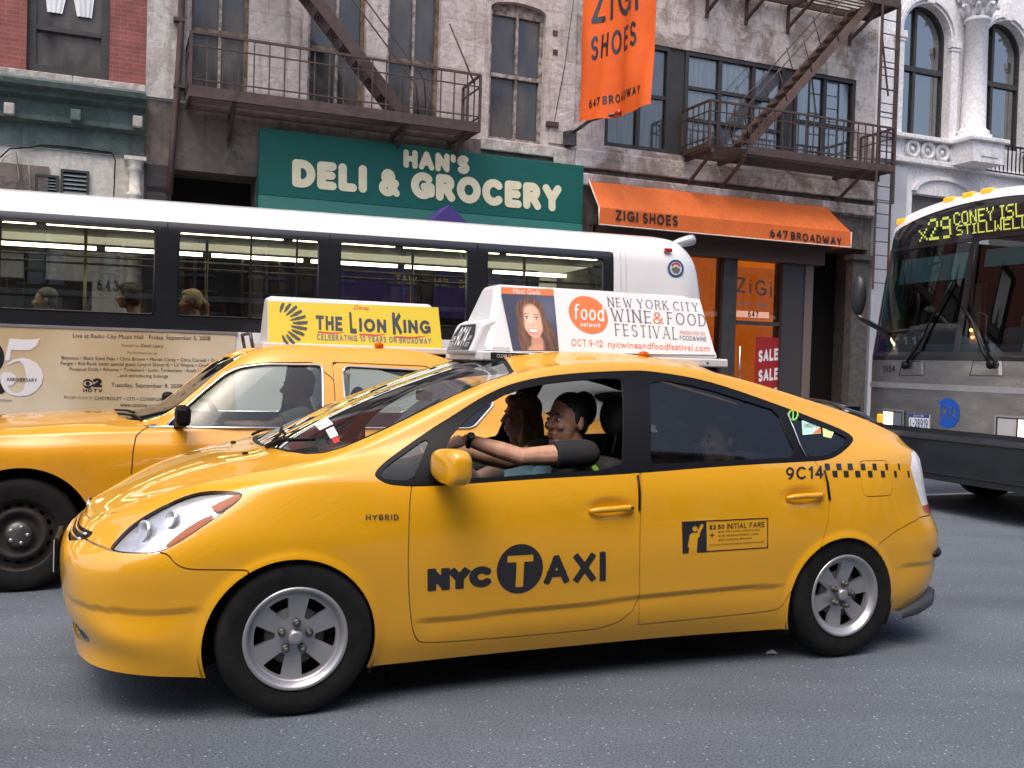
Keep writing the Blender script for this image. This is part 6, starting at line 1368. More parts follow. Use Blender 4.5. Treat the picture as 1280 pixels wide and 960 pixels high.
sgn('lettering', stroke_text('Oct.9-12'.replace('c', 'o').replace('Oot', 'OCT'), hw=.07, gap=.17), ((714,433),(753,434.5),(752.5,426),(713.5,424)), ORANGE)
sgn('lettering', font_text('nycwineandfoodfestival.com'), ((759.5,437),(887,442.5),(886.5,432),(759,426.5)), ORANGE)
# medallion box at the front end
b = MB(); b.prism([(.915, 1.455), (.915, 1.475), (.975, 1.612), (1.02, 1.632), (1.07, 1.632), (1.07, 1.455)], -.20, .20)
mb = b.build('medallion_box', WHITEP, RS, bevel=.018)
MP = Tilt(PRI, (.9145, .17, 1.478), (.9145, -.17, 1.478), (.9735, .17, 1.612))
md = [(-.0, .0), (.34, 0), (.34, .075), (.285, .142), (.055, .142), (0, .075)]
MB().add([MP.at(u, v, .002) for u, v in md], [tuple(range(6))]).build('medallion_plate', DECAL, mb, fix=False)
letters('medallion_lettering', [box_text('9C14', .090, .250, .020, .128, 'stroke', hw=.095, gap=.16), box_text('OFF', .022, .072, .050, .076), box_text('DUTY', .018, .074, .016, .040), box_text('OFF', .268, .318, .050, .076), box_text('DUTY', .266, .322, .016, .040)], lambda a, c: MP.at(a, c, .004), WPAPER, mb)
# maker's strip and marker lamp on the base
b = MB(); b.box(.99, 1.19, -.2855, -.2832, 1.434, 1.468); b.build('name_strip', DECAL, RS)
letters('strip_lettering', [box_text('CLEAR CHANNEL', 1.02, 1.17, 1.443, 1.460)], lambda a, c: (a, -.2865, c), WPAPER, RS)
b = MB(); b.ell((1.83, -.287, 1.478), (.035, .02, .022), 14, 8); b.build('marker_lamp', AMBER, RS)
for xx in (1.04, 1.24, 1.5, 1.78, 2.0):
    b = MB(); b.lathe([(0, -.003), (.006, -.002), (.007, 0)], (xx+.22, -.283, 1.45), 'Y', 8); b.build('screw', STEELD, RS)

# ================================================================ second taxi: the long sedan behind
CVC = Frame(*(CVF.o+CVF.n*.98)[:2], CVF.yaw)
C2 = CVC.empty('taxi_sedan', 'orange yellow sedan taxi behind the hatchback, with bright yellow musical advertising sign on its roof', 'taxi')
xs4 = (-.5, 0, .4, .75, 1.02, 1.3, 1.9, 2.6, 3.1, 3.5, 3.95)
def line(nose, ws_, zs, tail): return nose+[(x, w, z) for x, w, z in zip(xs4, ws_, zs)]+tail
LC = [line([(-.94,0,.24),(-.91,.5,.24),(-.80,.80,.24)], (.90,.93,.93,.93,.93,.93,.93,.93,.93,.93,.91), (.23,.22,.21,.21,.21,.21,.21,.21,.22,.23,.25), [(4.18,.6,.28),(4.22,0,.28)]),
 line([(-1.02,0,.44),(-.99,.52,.44),(-.86,.85,.44)], (.945,.968,.968,.966,.966,.966,.966,.966,.968,.965,.945), (.43,.42,.42,.42,.42,.42,.42,.42,.42,.43,.44), [(4.24,.65,.45),(4.29,0,.45)]),
 line([(-1.02,0,.62),(-.99,.52,.62),(-.86,.85,.63)], (.95,.98,.98,.98,.98,.98,.98,.98,.98,.975,.95), (.65,.67,.66,.65,.65,.65,.65,.66,.67,.67,.67), [(4.24,.65,.66),(4.28,0,.66)]),
 line([(-.97,0,.76),(-.94,.5,.76),(-.82,.80,.78)], (.935,.965,.968,.965,.962,.962,.962,.962,.96,.95,.92), (.82,.845,.85,.855,.855,.855,.855,.86,.86,.86,.86), [(4.2,.62,.85),(4.24,0,.85)]),
 line([(-.92,0,.83),(-.88,.45,.835),(-.75,.70,.85)], (.895,.925,.932,.922,.917,.915,.915,.91,.90,.88,.85), (.885,.915,.93,.938,.94,.94,.94,.94,.945,.95,.955), [(4.12,.58,.95),(4.18,0,.95)]),
 line([(-.88,0,.845),(-.83,.38,.855),(-.68,.58,.875)], (.785,.81,.81,.78,.735,.695,.675,.67,.69,.72,.70), (.915,.945,.965,.985,1.17,1.355,1.405,1.385,1.21,1.03,1.00), [(4.05,.5,.995),(4.1,0,1.0)]),
 line([(-.86,0,.85),(-.80,.22,.865),(-.63,.33,.89)], (.38,.40,.41,.41,.40,.39,.38,.38,.40,.42,.40), (.935,.97,.99,1.03,1.215,1.40,1.462,1.44,1.25,1.06,1.02), [(4.03,.28,1.01),(4.07,0,1.015)]),
 line([(-.85,0,.855),(-.78,0,.87),(-.60,0,.895)], (0,)*11, (.94,.978,.998,1.045,1.23,1.415,1.478,1.456,1.265,1.075,1.03), [(4.02,0,1.02),(4.05,0,1.022)])]
G2 = loft(LC, 260, 110, (4, [0,0,0,0,0,0,.008,.014,.016,.016,.016,.014,.006,0,0,0]), 4, .16)
S2 = Surf.grid(G2); _c = S2.V-np.array([1.6, 0, .7])
if (S2.N*_c).sum() < 0: S2.N = -S2.N; S2.Q = S2.Q[:, ::-1]
nn = S2.N/np.linalg.norm(S2.N, axis=1, keepdims=True)
AF2, AR2 = ((.005, .335), .395), ((2.915, .335), .385)
x_, z_ = S2.V[:, 0], S2.V[:, 2]; dsp = -.012*sstep(x_, -.4, -.2)*np.exp(-((z_-.46)/.012)**2)
for (cx, cz), r in (AF2, AR2): dsp += .006*np.exp(-(np.clip(np.hypot(x_-cx, z_-cz)-r, 0, 1)/.025)**2)*(np.abs(S2.V[:, 1]) > .8)
S2.V = S2.V+nn*dsp[:, None]
BV2 = BVHTree.FromPolygons([Vector(v) for v in S2.V.tolist()], [tuple(map(int, q)) for q in S2.Q])
def cv_side(x, z, off=.002):
    h = BV2.ray_cast(Vector((x, -3, z)), Vector((0, 1, 0)))
    if h[0] is None: return Vector((x, -.9, z))
    n = h[1] if h[1].y < 0 else -h[1]; return h[0]+n*off
for (cx, cz), r in (AF2, AR2): S2 = S2.clip(np.hypot(S2.V[:, 0]-cx, S2.V[:, 2]-cz)-r, False)
inn2 = S2
W1_ = [(.79, .957), (.90, 1.06), (1.03, 1.18), (1.16, 1.29), (1.25, 1.335), (1.40, 1.36), (1.785, 1.366), (1.765, .957)]
W2_ = [(1.925, 1.362), (2.50, 1.345), (2.80, 1.27), (3.0, 1.13), (2.80, .957), (1.915, .957)]
WS2 = [(.50, -.1), (.50, 0), (.52, .3), (.58, .53), (.67, .63), (.78, .655), (1.0, .632), (1.24, .58), (1.285, .47), (1.31, .25), (1.32, 0), (1.32, -.1)]
RG2 = [(2.80, -.1), (2.80, 0), (2.79, .4), (2.83, .60), (3.1, .645), (3.4, .66), (3.46, .5), (3.50, 0), (3.50, -.1)]
HO2 = [(-.99, -.1), (-.92, 0), (-.86, .45), (-.72, .64), (-.45, .74), (0, .79), (.5, .80), (.60, .74), (.50, .55), (.45, .3), (.43, 0), (.43, -.1)]
D1 = chaikin([(.66, .945), (.615, .90), (.60, .6), (.625, .265), (1.83, .265), (1.845, .6), (1.85, .93), (1.856, 1.388), (1.30, 1.368), (1.13, 1.30), (.80, 1.0)], 1)
D2 = [(1.85, .27), (2.45, .27), (2.55, .45), (2.75, .68), (3.02, .80), (3.1, .95), (3.05, 1.18), (2.85, 1.31), (2.5, 1.378), (1.858, 1.388), (1.852, .9)]
def pl2(S, poly, zc): d = sd_poly(np.c_[S.V[:, 0], np.abs(S.V[:, 1])], poly); return np.where(S.V[:, 2] > np.interp(S.V[:, 0], [-1, -.5, 0, .6, .8, 1.3, 2.6, 3.4], [.82, .90, .925, .95, .985, 1.33, 1.36, 1.02]), d, np.maximum(d, .05))
def rem(S, f):
    return S.clip(f(S)), S.clip(f(S), False)
w1, S2 = rem(S2, lambda S: sdp(S, roundpoly(W1_, .045))); w2, S2 = rem(S2, lambda S: sdp(S, roundpoly(W2_, .045)))
ws2, S2 = rem(S2, lambda S: pl2(S, WS2, 0)); rg2, S2 = rem(S2, lambda S: pl2(S, RG2, 0))
for f in (lambda S: sdp(S, roundpoly(W1_, .045)), lambda S: sdp(S, roundpoly(W2_, .045)), lambda S: pl2(S, WS2, 0), lambda S: pl2(S, RG2, 0)): inn2 = inn2.clip(f(inn2), False)
ho2, S2 = seamcut(S2, pl2(S2, HO2, 0), .003)
d1, S2 = seamcut(S2, sdp(S2, D1), .004); d2, S2 = seamcut(S2, sdp(S2, D2), .004)
fb2, S2 = seamcut(S2, np.where(S2.V[:, 0] < -.3, S2.V[:, 2]-.60+.0, .3), .003)
S2.both().build('body', YEL2, C2, rim=.014); ho2.both().build('hood', YEL2, C2, rim=.014); fb2.both().build('front_bumper', YEL2, C2, rim=.014)
inn2.off(-.016).both().build('body_lining', LINER, C2)
for mir in (False, True):
    k = lambda s: s.mirror() if mir else s
    o1 = k(d1).build('front_door', YEL2, C2, rim=.02); o2 = k(d2).build('rear_door', YEL2, C2, rim=.02)
    k(w2.off(-.010)).build('window_pane', GLS, o2)
    k(w1.off(-.010)).build('window_pane', GLS, o1)
    sg = -1 if mir else 1
    for poly, par in ((W1_, o1), (W2_, o2)):
        q = [cv_side(*c, .003) for c in roundpoly(poly, .045)]; q = [(p.x, p.y*sg, p.z) for p in q]; MB().tube(q+q[:1], .0085, 6).build('bright_trim', CHROME, par)
    q = [cv_side(x, .955, .006) for x in (.70, .8, 1.2, 1.74)]; MB().tube([(p.x, p.y*sg, p.z) for p in q], .010, 6).build('bright_trim', CHROME, o1)
    for x0, par in ((1.60, o1), (2.55, o2)):
        q = [cv_side(x0+.02*i, .84, .02+.016*math.sin(math.pi*i/8)) for i in range(9)]; MB().tube([(p.x, p.y*sg, p.z) for p in q], .014, 8).build('handle', YEL2, par)
ws2.off(-.006).both().build('windscreen', WSG, C2); rg2.off(-.006).both().build('rear_glass', TNT, C2)
b = MB(); b.box(.84, .93, -1.11, -.965, .975, 1.105); b.build('wing_mirror', BLK, C2, bevel=.03)
b = MB(); b.bar((.90, -.99, 1.0), (.86, -.88, .97), .05, .04); b.build('mirror_arm', BLK, C2)
b = MB(); b.box(.84, .93, .965, 1.11, .975, 1.105); b.build('wing_mirror', BLK, C2, bevel=.03)
def headl(sg):
    b = MB(); b.box(-.965, -.80, .44*sg, .80*sg, .66, .80); b.build('headlamp', LAMPG, C2, bevel=.03)
headl(1); headl(-1)
b = MB(); b.box(-1.0, -.93, -.36, .36, .63, .82); b.build('grille', CHROME, C2, bevel=.02)
# cowl and wipers, washer jets on the bonnet
def top2(x, y, off): h = BV2.ray_cast(Vector((x, -abs(y), 3)), Vector((0, 0, -1))); p = h[0]; return Vector((p.x, math.copysign(p.y, y) if y else 0, p.z+off))
for pts in ([(.52, -.30), (.62, -.45), (.66, -.66)], [(.50, .05), (.58, -.1), (.62, -.32)]): MB().tube([top2(*p, .012) for p in pts], .008, 6).build('wiper', BLK, C2)
# steel wheels
W2 = bpy.data.objects.new('wheel', None); COL.objects.link(W2); W2.parent = C2; W2.location = (0, -.855, .335)
k_ = .335/.31
b = MB(); b.lathe([(r*k_ if r > .21 else r*k_*.98, h*1.1) for r, h in TYRE], axis='Y', n=64); b.build('tyre', RUB, W2)
DST = mat('dark_wheel_steel', (.022, .020, .019), rough=.6, metal=.3, col2=(.05, .042, .036), vs=8)
rr = np.linspace(.004, .205, 40); aa = np.linspace(0, 2*math.pi, 241); RR, AA = np.meshgrid(rr, aa, indexing='ij')
dep = .03*np.exp(-((RR-.135)/.03)**2)+.02*np.exp(-(RR/.07)**4)
Gw = np.stack([RR*np.cos(AA), -.045-dep, RR*np.sin(AA)], -1); sw_ = Surf.grid(Gw); sw_.N *= np.sign(-sw_.N[:, 1:2]+1e-9)
ang = np.arctan2(sw_.V[:, 2], sw_.V[:, 0]); rad = np.hypot(sw_.V[:, 0], sw_.V[:, 2]); kk = 2*math.pi/16; a_ = (ang+kk/2) % kk-kk/2
sw_ = sw_.clip(np.maximum(np.abs(rad-.170)-.010, np.abs(rad*np.sin(a_))-.017), False); sw_.build('rim', DST, W2, rim=.02)
b = MB(); b.lathe([(.205, -.045), (.218, -.075), (.226, -.083), (.231, -.078), (.225, -.06)], axis='Y', n=64); b.build('rim_lip', DST, W2)
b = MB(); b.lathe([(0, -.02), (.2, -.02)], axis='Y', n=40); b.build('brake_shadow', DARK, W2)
b = MB(); b.lathe([(0, -.108), (.035, -.107), (.06, -.098), (.075, -.086), (.078, -.07)], axis='Y', n=32); b.build('hub_cap', STEELD, W2)
for i in range(5):
    a = R(72*i); b = MB(); b.ell((.048*math.cos(a), -.103, .048*math.sin(a)), (.012, .008, .012), 10, 6); b.build('lug_nut', ALLOY, W2)
for x, y, rz in ((2.91, -.855, 0), (0, .855, math.pi), (2.91, .855, math.pi)):
    c = copy_tree(W2, C2); c.location = (x, y, .335); c.rotation_euler = (0, .3, rz)
for (cx, cz), r in (AF2, AR2):
    for sg in (-1, 1): MB().lathe([(.02, sg*.66), (r+.012, sg*.66), (r+.012, sg*.95)], (cx, 0, cz), 'Y', 36, R(-25), R(205)).build('wheel_well', DARK, C2, fix=False)
b = MB(); b.box(-.8, 4.1, -.70, .70, .2, .27); b.box(.45, 2.45, -.92, .92, .21, .27); b.build('floor_pan', DARK, C2)
def seat2(x, y, w=.25):
    b = MB(); b.box(x-.24, x+.25, y-w, y+w, .36, .52); Mb = Matrix.Translation((x+.24, y, .5)) @ Matrix.Rotation(R(18), 4, 'Y'); b.box(-.06, .07, -w, w, 0, .56, Mb); o = b.build('seat', SEAT, C2, bevel=.05)
    if w < .4: b = MB(); b.ell((x+.44, y, 1.12), (.055, .13, .10), 16, 10); b.build('headrest', SEAT, o)
seat2(1.66, -.42); seat2(1.66, .42); seat2(2.65, 0, .70)
b = MB(); b.prism([(.62, .55), (.60, .95), (.80, .985), (1.0, .93), (1.05, .55)], -.85, .85); b.build('dashboard', DASH, C2, bevel=.03)
Ms = Matrix.Translation((1.17, -.42, .93)) @ Matrix.Rotation(R(65), 4, 'Y'); b = MB()
b.tube([Ms @ Vector((.19*math.cos(a), .19*math.sin(a), 0)) for a in np.linspace(0, 2*math.pi, 33)], .015, 8, cap=False); b.bar(Ms @ Vector((0, -.18, 0)), Ms @ Vector((0, .18, 0)), .04, .012); b.build('steering_wheel', BLK, C2)
b = MB(); b.box(1.95, 1.965, -.75, .75, .6, 1.36); b.build('cab_partition', glass('partition_plastic', (.8, .82, .82), .8), C2)
# its roof sign
RS2 = roof_sign(CVC, C2, 1.49, 2.80, 1.50, 2.73, 1.545, 1.85, .24, .10, None)
PL2 = Tilt(CVC, (1.49, -.24, 1.545), (2.80, -.24, 1.545), (1.49, -.10, 1.85))
MB().add(PL2.poly([(335.5,432),(553,437.5),(547.5,384.5),(334.5,376.5)], .004), [(0, 1, 2, 3)]).build('panel', SIGNY, RS2, fix=False)
b = MB(); b.tube([(1.385, -.25, 1.47), (1.365, -.25, 1.57), (1.365, .25, 1.57), (1.385, .25, 1.47)], .012, 8); b.build('guard_rail', STEELD, RS2)
b = MB(); b.ell((2.28, -.272, 1.518), (.035, .02, .022), 14, 8); b.build('marker_lamp', AMBER, RS2)
def sg2(nm, VF, q, m, h=.006): P, F = PL2.text(VF, *q); letters(nm, [(P, F)], lambda a, c: PL2.at(a, c, h), m, RS2)
LK = dict(hw=.115, gap=.16, cap='square')
sg2('lettering', stroke_text('THE', **LK), ((395,412.5),(428,414.5),(427.5,396.5),(394.5,394.5)), DECAL)
sg2('lettering', stroke_text('L', **LK), ((437.5,417),(446,417.5),(444,391),(436,390.5)), DECAL)
sg2('lettering', stroke_text('ION', **LK), ((449,415),(483,416.5),(482.5,400),(448.5,398)), DECAL)
sg2('lettering', stroke_text('K', **LK), ((491,418.5),(503,419),(501.5,391.5),(489.5,391)), DECAL)
sg2('lettering', stroke_text('ING', **LK), ((504.5,416.5),(538.5,418),(537.5,401),(503.5,400)), DECAL)
sg2('lettering', stroke_text('CELEBRATING 10 YEARS ON BROADWAY', hw=.11, gap=.2), ((396,425.5),(539,430.5),(538.5,423),(395.5,417.5)), GREYPR)
sg2('lettering', font_text('Disney', shear=.3), ((442,388.5),(462,389.5),(462,383.5),(442,382)), REDPR)
for q in ([(397,414.5),(420,416),(432,415.5),(420,417.8),(397,416.3)], [(449,417.2),(470,418.5),(483,418),(470,420.4),(449,419.2)], [(492,420.5),(515,421.5),(537,419.6),(516,423.6),(492,422.4)]): MB().add(PL2.poly(q, .006), [tuple(range(5))]).build('red_underline', REDPR, RS2, fix=False)
# generic brush-stroke fan in place of the show's artwork
b = MB()
for i in range(11):
    a = R(78-i*14.5); cx, cy = 346, 405
    r0, r1 = 17+2*(i % 2), 36-.5*abs(i-5)
    p = lambda r, da: (cx+r*math.cos(a+da)*1.05, cy-r*math.sin(a+da)*.88+.03*r)
    q = [p(r0, -.05), p((r0+r1)/2, -.10), p(r1, -.07), p(r1+1, .03), p((r0+r1)/2, .06), p(r0, .03)]
    q = [(min(max(x, 336.5), 392), min(max(y, 378.5+(x-334)*.035), 431)) for x, y in q]; b.add(PL2.poly(q, .006+.0004*i), [tuple(range(6))])
b.build('brush_strokes', DECAL, RS2, fix=False)
# ================================================================ white city bus
BW = 2.55
BC = Frame(*(BUS.o+BUS.n*BW/2)[:2], BUS.yaw); H_ = BW/2
BB = BC.empty('city_bus', 'white city bus with black window band and tan awards advert along its side', 'bus')
BWHITE = mat('bus_white', (.80, .80, .81), rough=.3, coat=.5, col2=(.70, .70, .71), vs=1.1)
BBAND = mat('bus_black_band', (.012, .013, .017), rough=.25, coat=.3)
BGL = glass('bus_glass', (.44, .45, .43), 3.2, 1.5)
TANAD = mat('tan_print', (.50, .385, .225), rough=.45, col2=(.66, .57, .43), vs=.8, lo=.4, hi=.6)
TUBE = mat('fluorescent_tube', (.9, .9, .8), emit=(1, .93, .62), es=7)
BINT = mat('bus_lining', (.045, .042, .036), rough=.7); BSEAT = mat('bus_seat', (.03, .035, .06), rough=.7)
prof = [(H_-.03, .30), (H_, .42), (H_, .8), (H_, 1.2), (H_, 1.62), (H_-.006, 2.0), (H_-.022, 2.35), (H_-.045, 2.6), (H_-.10, 2.74), (H_-.24, 2.85), (H_-.6, 2.92), (0, 2.95)]
tq = np.linspace(0, 1, 90); pr = np.array(prof); tl_ = np.r_[0, np.cumsum(np.linalg.norm(np.diff(pr, axis=0), axis=1))]; tl_ /= tl_[-1]
pf = np.stack([np.interp(tq, tl_, pr[:, 0]), np.interp(tq, tl_, pr[:, 1])], 1)
pf[1:-1] = (pf[:-2]+2*pf[1:-1]+pf[2:])/4; pf[1:-1] = (pf[:-2]+2*pf[1:-1]+pf[2:])/4
ts = np.r_[np.linspace(-6.6, -1.7, 80), np.linspace(-1.68, 4.6, 330), np.linspace(4.62, 5.30, 20), 5.30+.42*np.sin(np.linspace(.05, 1, 16)*math.pi/2)]
GB = np.zeros((len(ts), 90, 3))
for i, t in enumerate(ts):
    e = max(0, (t-5.30)/.42); e = min(e, 1); c = 1-math.sqrt(max(0, 1-e*e)); f = max(0, (-6.2-t)/.4); c = max(c, 1-math.sqrt(max(0, 1-f*f))*1.0 if f > 0 else 0)
    sc_ = 1-c*.22; zt = pf[:, 1].copy(); zt = np.where(zt > 1.6, 1.6+(zt-1.6)*(1-c*.16), zt)
    GB[i, :, 0] = t-np.clip((zt-1.5)/1.4, 0, 1)**2*.16*np.clip((t-4.6)/1.0, 0, 1)
    GB[i, :, 1] = -pf[:, 0]*sc_; GB[i, :, 2] = zt
SB = Surf.grid(GB)
if (SB.N[:, 1]).mean() > 0: SB.N = -SB.N; SB.Q = SB.Q[:, ::-1]
rect = lambda S, x0, x1, z0, z1, r=0.: (lambda dx, dz: np.where((dx > 0) & (dz > 0), np.hypot(dx, dz), np.maximum(dx, dz))-r)(np.abs(S.V[:, 0]-(x0+x1)/2)-(x1-x0)/2+r, np.abs(S.V[:, 2]-(z0+z1)/2)-(z1-z0)/2+r)
bandf = lambda S: rect(S, -6.1, 4.52, 1.635, 2.645, .03)
for tx in (3.05, -4.3): SB = SB.clip(np.where(SB.V[:, 2] < 1.2, np.hypot(SB.V[:, 0]-tx, SB.V[:, 2]-.5)-.56, .2), False)
bnd = SB.clip(bandf(SB)); SB = SB.clip(bandf(SB), False)
sh_ = (SB+SB.mirror())
o = sh_.build('body', BWHITE, BB, rim=.02)
wins = [(-1.405+1.502*k-(1.502*0), -.10+1.502*k) for k in range(-3, 4)]
wins = [(a+.0, b) for a, b in wins]
panes = []
for a, b_ in wins:
    f = lambda S: rect(S, a, b_, 1.765, 2.565, .035)
    panes.append((a, b_, bnd.clip(f(bnd)))); bnd = bnd.clip(f(bnd), False)
bnd.both().build('window_band', BBAND, BB, rim=.03)
for a, b_, g in panes:
    for k, sgn_ in ((g.off(-.012), -1), (g.off(-.012).mirror(), 1)):
        w = k.build('window', BGL, BB)
        mb = MB()
        zz = lambda z: np.interp(z, [1.7, 2.0, 2.35, 2.6], [H_, H_-.006, H_-.022, H_-.045])
        q = [(x, sgn_*(zz(z)-.004), z) for x, z in rrect(a+.006, b_-.006, 1.771, 2.559, .03)]
        mb.tube(q+q[:1], .010, 6); mb.build('window_gasket', BLK, w)
        if b_ > 1 and b_ < 2:
            mb = MB()
            for xx in (a+.66, a+1.09): mb.bar((xx, sgn_*(zz(1.77)-.002), 1.77), (xx, sgn_*(zz(2.56)-.002), 2.56), .03, .02, (1, 0, 0))
            mb.build('mullion', BBAND, w)
# seams on the band
b = MB()
for k in range(-3, 4):
    xx = 1.502*k
    b.bar((xx, -H_-.001, 1.64), (xx, -H_+.043, 2.64), .006, .006, (1, 0, 0))
b.build('band_seam', GAP, BB)
# thick painted seam and rear panel joint
b = MB()
for xx in (4.60, 4.66): b.tube([(xx, -y-.002, z) for y, z in pf[8:70:3]], .006, 5)
b.build('panel_joint', mat('white_seam', (.55, .55, .56), rough=.5), BB)
# rear wall
b = MB(); e0 = GB[-1]; ring = [tuple(p) for p in e0]+[(p[0], -p[1], p[2]) for p in e0[::-1]]; b.add(ring, [tuple(range(len(ring)))]); b.build('rear_wall', BWHITE, BB, fix=False)
b = MB(); e0 = GB[0]; ring = [tuple(p) for p in e0]+[(p[0], -p[1], p[2]) for p in e0[::-1]]; b.add(ring, [tuple(range(len(ring)-1, -1, -1))]); b.build('front_wall', BBAND, BB, fix=False)
def bp(px, py, off=0.): t, z = BC.P(px, py, -H_-off); return (t, -H_-off, z)
# advert panels
b = MB(); b.box(-3.35, .63, -H_-.012, -H_, .815, 1.612); ad = b.build('advert_panel', TANAD, BB)
b = MB(); z0, z1 = .815, 1.612
for q in ((-3.37, .65, z1, z1+.022), (-3.37, .65, z0-.03, z0)): b.box(q[0], q[1], -H_-.02, -H_, q[2], q[3])
b.build('advert_frame', ALLOY, BB)
AL = []
def adt(s, bl, br, h_, kind='font', **k):
    """a line of advert lettering: baseline ends in pixels, cap height in pixels"""
    return pix_text(BC, s, bl, br, (br[0], br[1]-h_), (bl[0], bl[1]-h_), -H_-.014, kind, **k)
PR = (lambda a, c: (a, -H_-.0145, c))
letters('advert_lettering', [adt('Live at Radio City Music Hall   Friday, September 5, 2008', (91,423.5), (263,427), 6.6), adt('Denis Leary', (176,435), (204,435.8), 5.2),
  adt('Beyonce • Black Eyed Peas • Chris Brown • Mariah Carey • Chris Cornell • Duffy', (77,450.5), (276,454), 5.6), adt('Fergie • Kid Rock (with special guest Lynyrd Skynyrd) • Lil Wayne • OneRepublic', (76,457.5), (279,460.5), 5.8),
  adt('Pussycat Dolls • Rihanna • Timbaland • Justin Timberlake • Keith Urban', (87,464.5), (262,467), 5.4), adt('...and introducing Solange', (146,472.5), (210,473.5), 5.6), adt('Tuesday, September 9, 2008', (139,485), (228,487), 6.8),
  adt('CHEVROLET • CITI • COVERGIRL • TACO BELL • VERIZON', (118,499.8), (272,502.5), 4.2), adt('www.example.com'.replace('example', 'ontime'), (150,508.5), (196,509.5), 5.2)], PR, DECAL, ad)
letters('advert_lettering', [adt('Hosted by', (152,434.5), (174,435), 5.2), adt('Performances by', (159,443.5), (197,444.3), 5.0), adt('Brought to you by', (80,499), (116,499.8), 5.0)], PR, mat('brown_print', (.22, .16, .10), rough=.5), ad)
letters('channel_lettering', [adt('2', (115.5,483.6), (127.5,484), 11, 'stroke', hw=.14, cap='square'), adt('HDTV', (104,490), (128,490.4), 4.2, 'stroke', hw=.1, gap=.2, cap='square')], PR, DECAL, ad)
c = BC.P(110, 479.5, -H_); b = MB(); n = 40; oo = [(c[0]+.043*math.cos(2*math.pi*i/n), c[1]+.043*math.sin(2*math.pi*i/n)) for i in range(n)]
b.add([(x, -H_-.0145, z) for x, z in oo], [tuple(range(n))]); b.mi = 1
b.add([(c[0]+.038*math.cos(t), -H_-.0153, c[1]+.022*math.sin(t)) for t in np.linspace(0, 2*math.pi, 24, endpoint=False)], [tuple(range(24))]); b.mi = 0
b.add([(c[0]+.019*math.cos(t), -H_-.0161, c[1]+.019*math.sin(t)) for t in np.linspace(0, 2*math.pi, 20, endpoint=False)], [tuple(range(20))])
b.build('eye_logo', [DECAL, TANAD], ad, fix=False)
# big white 5 and black 2 of the anniversary number
letters('anniversary_number', [pix_text(BC, '2', (-48,492), (6,492.5), (6,422), (-48,420), -H_-.0135, 'stroke', hw=.15, cap='square')], lambda a, c: (a, -H_-.0140, c), DECAL, ad)
Wm = mat('white_number', (.74, .73, .76), rough=.45)
f5 = lambda pts: [BC.P(x, y, -H_-.014) for x, y in pts]
b = MB(); k5 = 0
for q in ([(12,423),(30,424.5),(44,424),(50,423),(46,432),(38,437.5),(24,438),(12,437)], [(12,423),(16,424),(12,450),(8.5,451),(6,450)]): b.add([(x, -H_-.0148-.0004*k5, z) for x, z in f5(q)], [tuple(range(len(q)))]); k5 += 1
out = [(8,455),(16,450),(26,447.5),(36,448.5),(46,454),(52,462),(54,470),(52,480),(46,488),(36,494),(24,495.5),(12,493),(5,487),(1,479),(0,471),(3,466),(9,465),(15,466),(20,471),(20,477),(15,482),(10,482),(12,487),(18,491),(24,491),(29,487),(32,478),(32.5,467),(30,457),(25,451.5),(18,452.5),(12,456)]
b.add([(x, -H_-.0160, z) for x, z in f5(out)], [tuple(range(len(out)))]); b.build('anniversary_number', Wm, ad, fix=False)
letters('advert_lettering', [adt('ANNIVERSARY', (8.5,476.5), (46,478), 5, 'stroke', hw=.09, gap=.2, cap='square'), adt('production', (-20,502), (14.5,503), 4.5)], lambda a, c: (a, -H_-.0172, c), DECAL, ad)
# red lettering of the next advert further back
letters('advert_lettering', [pix_text(BC, 'ne', (561,451), (577,451.5), (577,438.5), (561,438), -H_-.004, 'stroke', hw=.09, gap=.15)], lambda a, c: (a, -H_-.0045, c), REDPR, BB)
# interior
b = MB(); b.box(-6.3, 5.0, -H_+.08, H_-.08, .78, .82); b.build('bus_floor_panel', BINT, BB)
b = MB(); b.box(-6.3, 5.0, -.62, .62, 2.66, 2.70); b.build('ceiling_lining', BINT, BB)
for yy, zz in ((-.86, 2.605), (.86, 2.56)):
    for k in range(-5, 5):
        b = MB(); b.box(k*1.13+.05+.35*(yy > 0), k*1.13+1.08+.35*(yy > 0), yy-.04, yy+.04, zz-.02, zz+.015); b.build('light_tube', TUBE, BB)
b = MB(); b.box(4.75, 4.8, -H_+.1, H_-.1, .8, 2.6); b.build('engine_bulkhead', BINT, BB)
for k in range(-7, 6):
    for yy in (-.85, .85):
        b = MB(); x = k*.78+.45; b.box(x-.2, x+.22, yy-.40, yy+.40, 1.14, 1.2); Mb = Matrix.Translation((x+.2, yy, 1.15)) @ Matrix.Rotation(R(10), 4, 'Y'); b.box(-.03, .03, -.40, .40, 0, .56, Mb); b.build('seat', BSEAT, BB, bevel=.02)
for k in range(-4, 5):
    b = MB(); x = k*1.15+.35; yy = -.35 if k % 2 else .35; b.tube([(x, yy, .82), (x, yy, 2.66)], .016, 8); b.build('grab_pole', mat('pole_yellow', (.13, .11, .05), rough=.3, metal=.5) if 'pole_yellow' not in MATS else MATS['pole_yellow'], BB)
b = MB(); b.tube([(-6, -.45, 2.35), (4.7, -.45, 2.35)], .014, 8); b.tube([(-6, .45, 2.35), (4.7, .45, 2.35)], .014, 8); b.build('grab_rail', STEELD, BB)
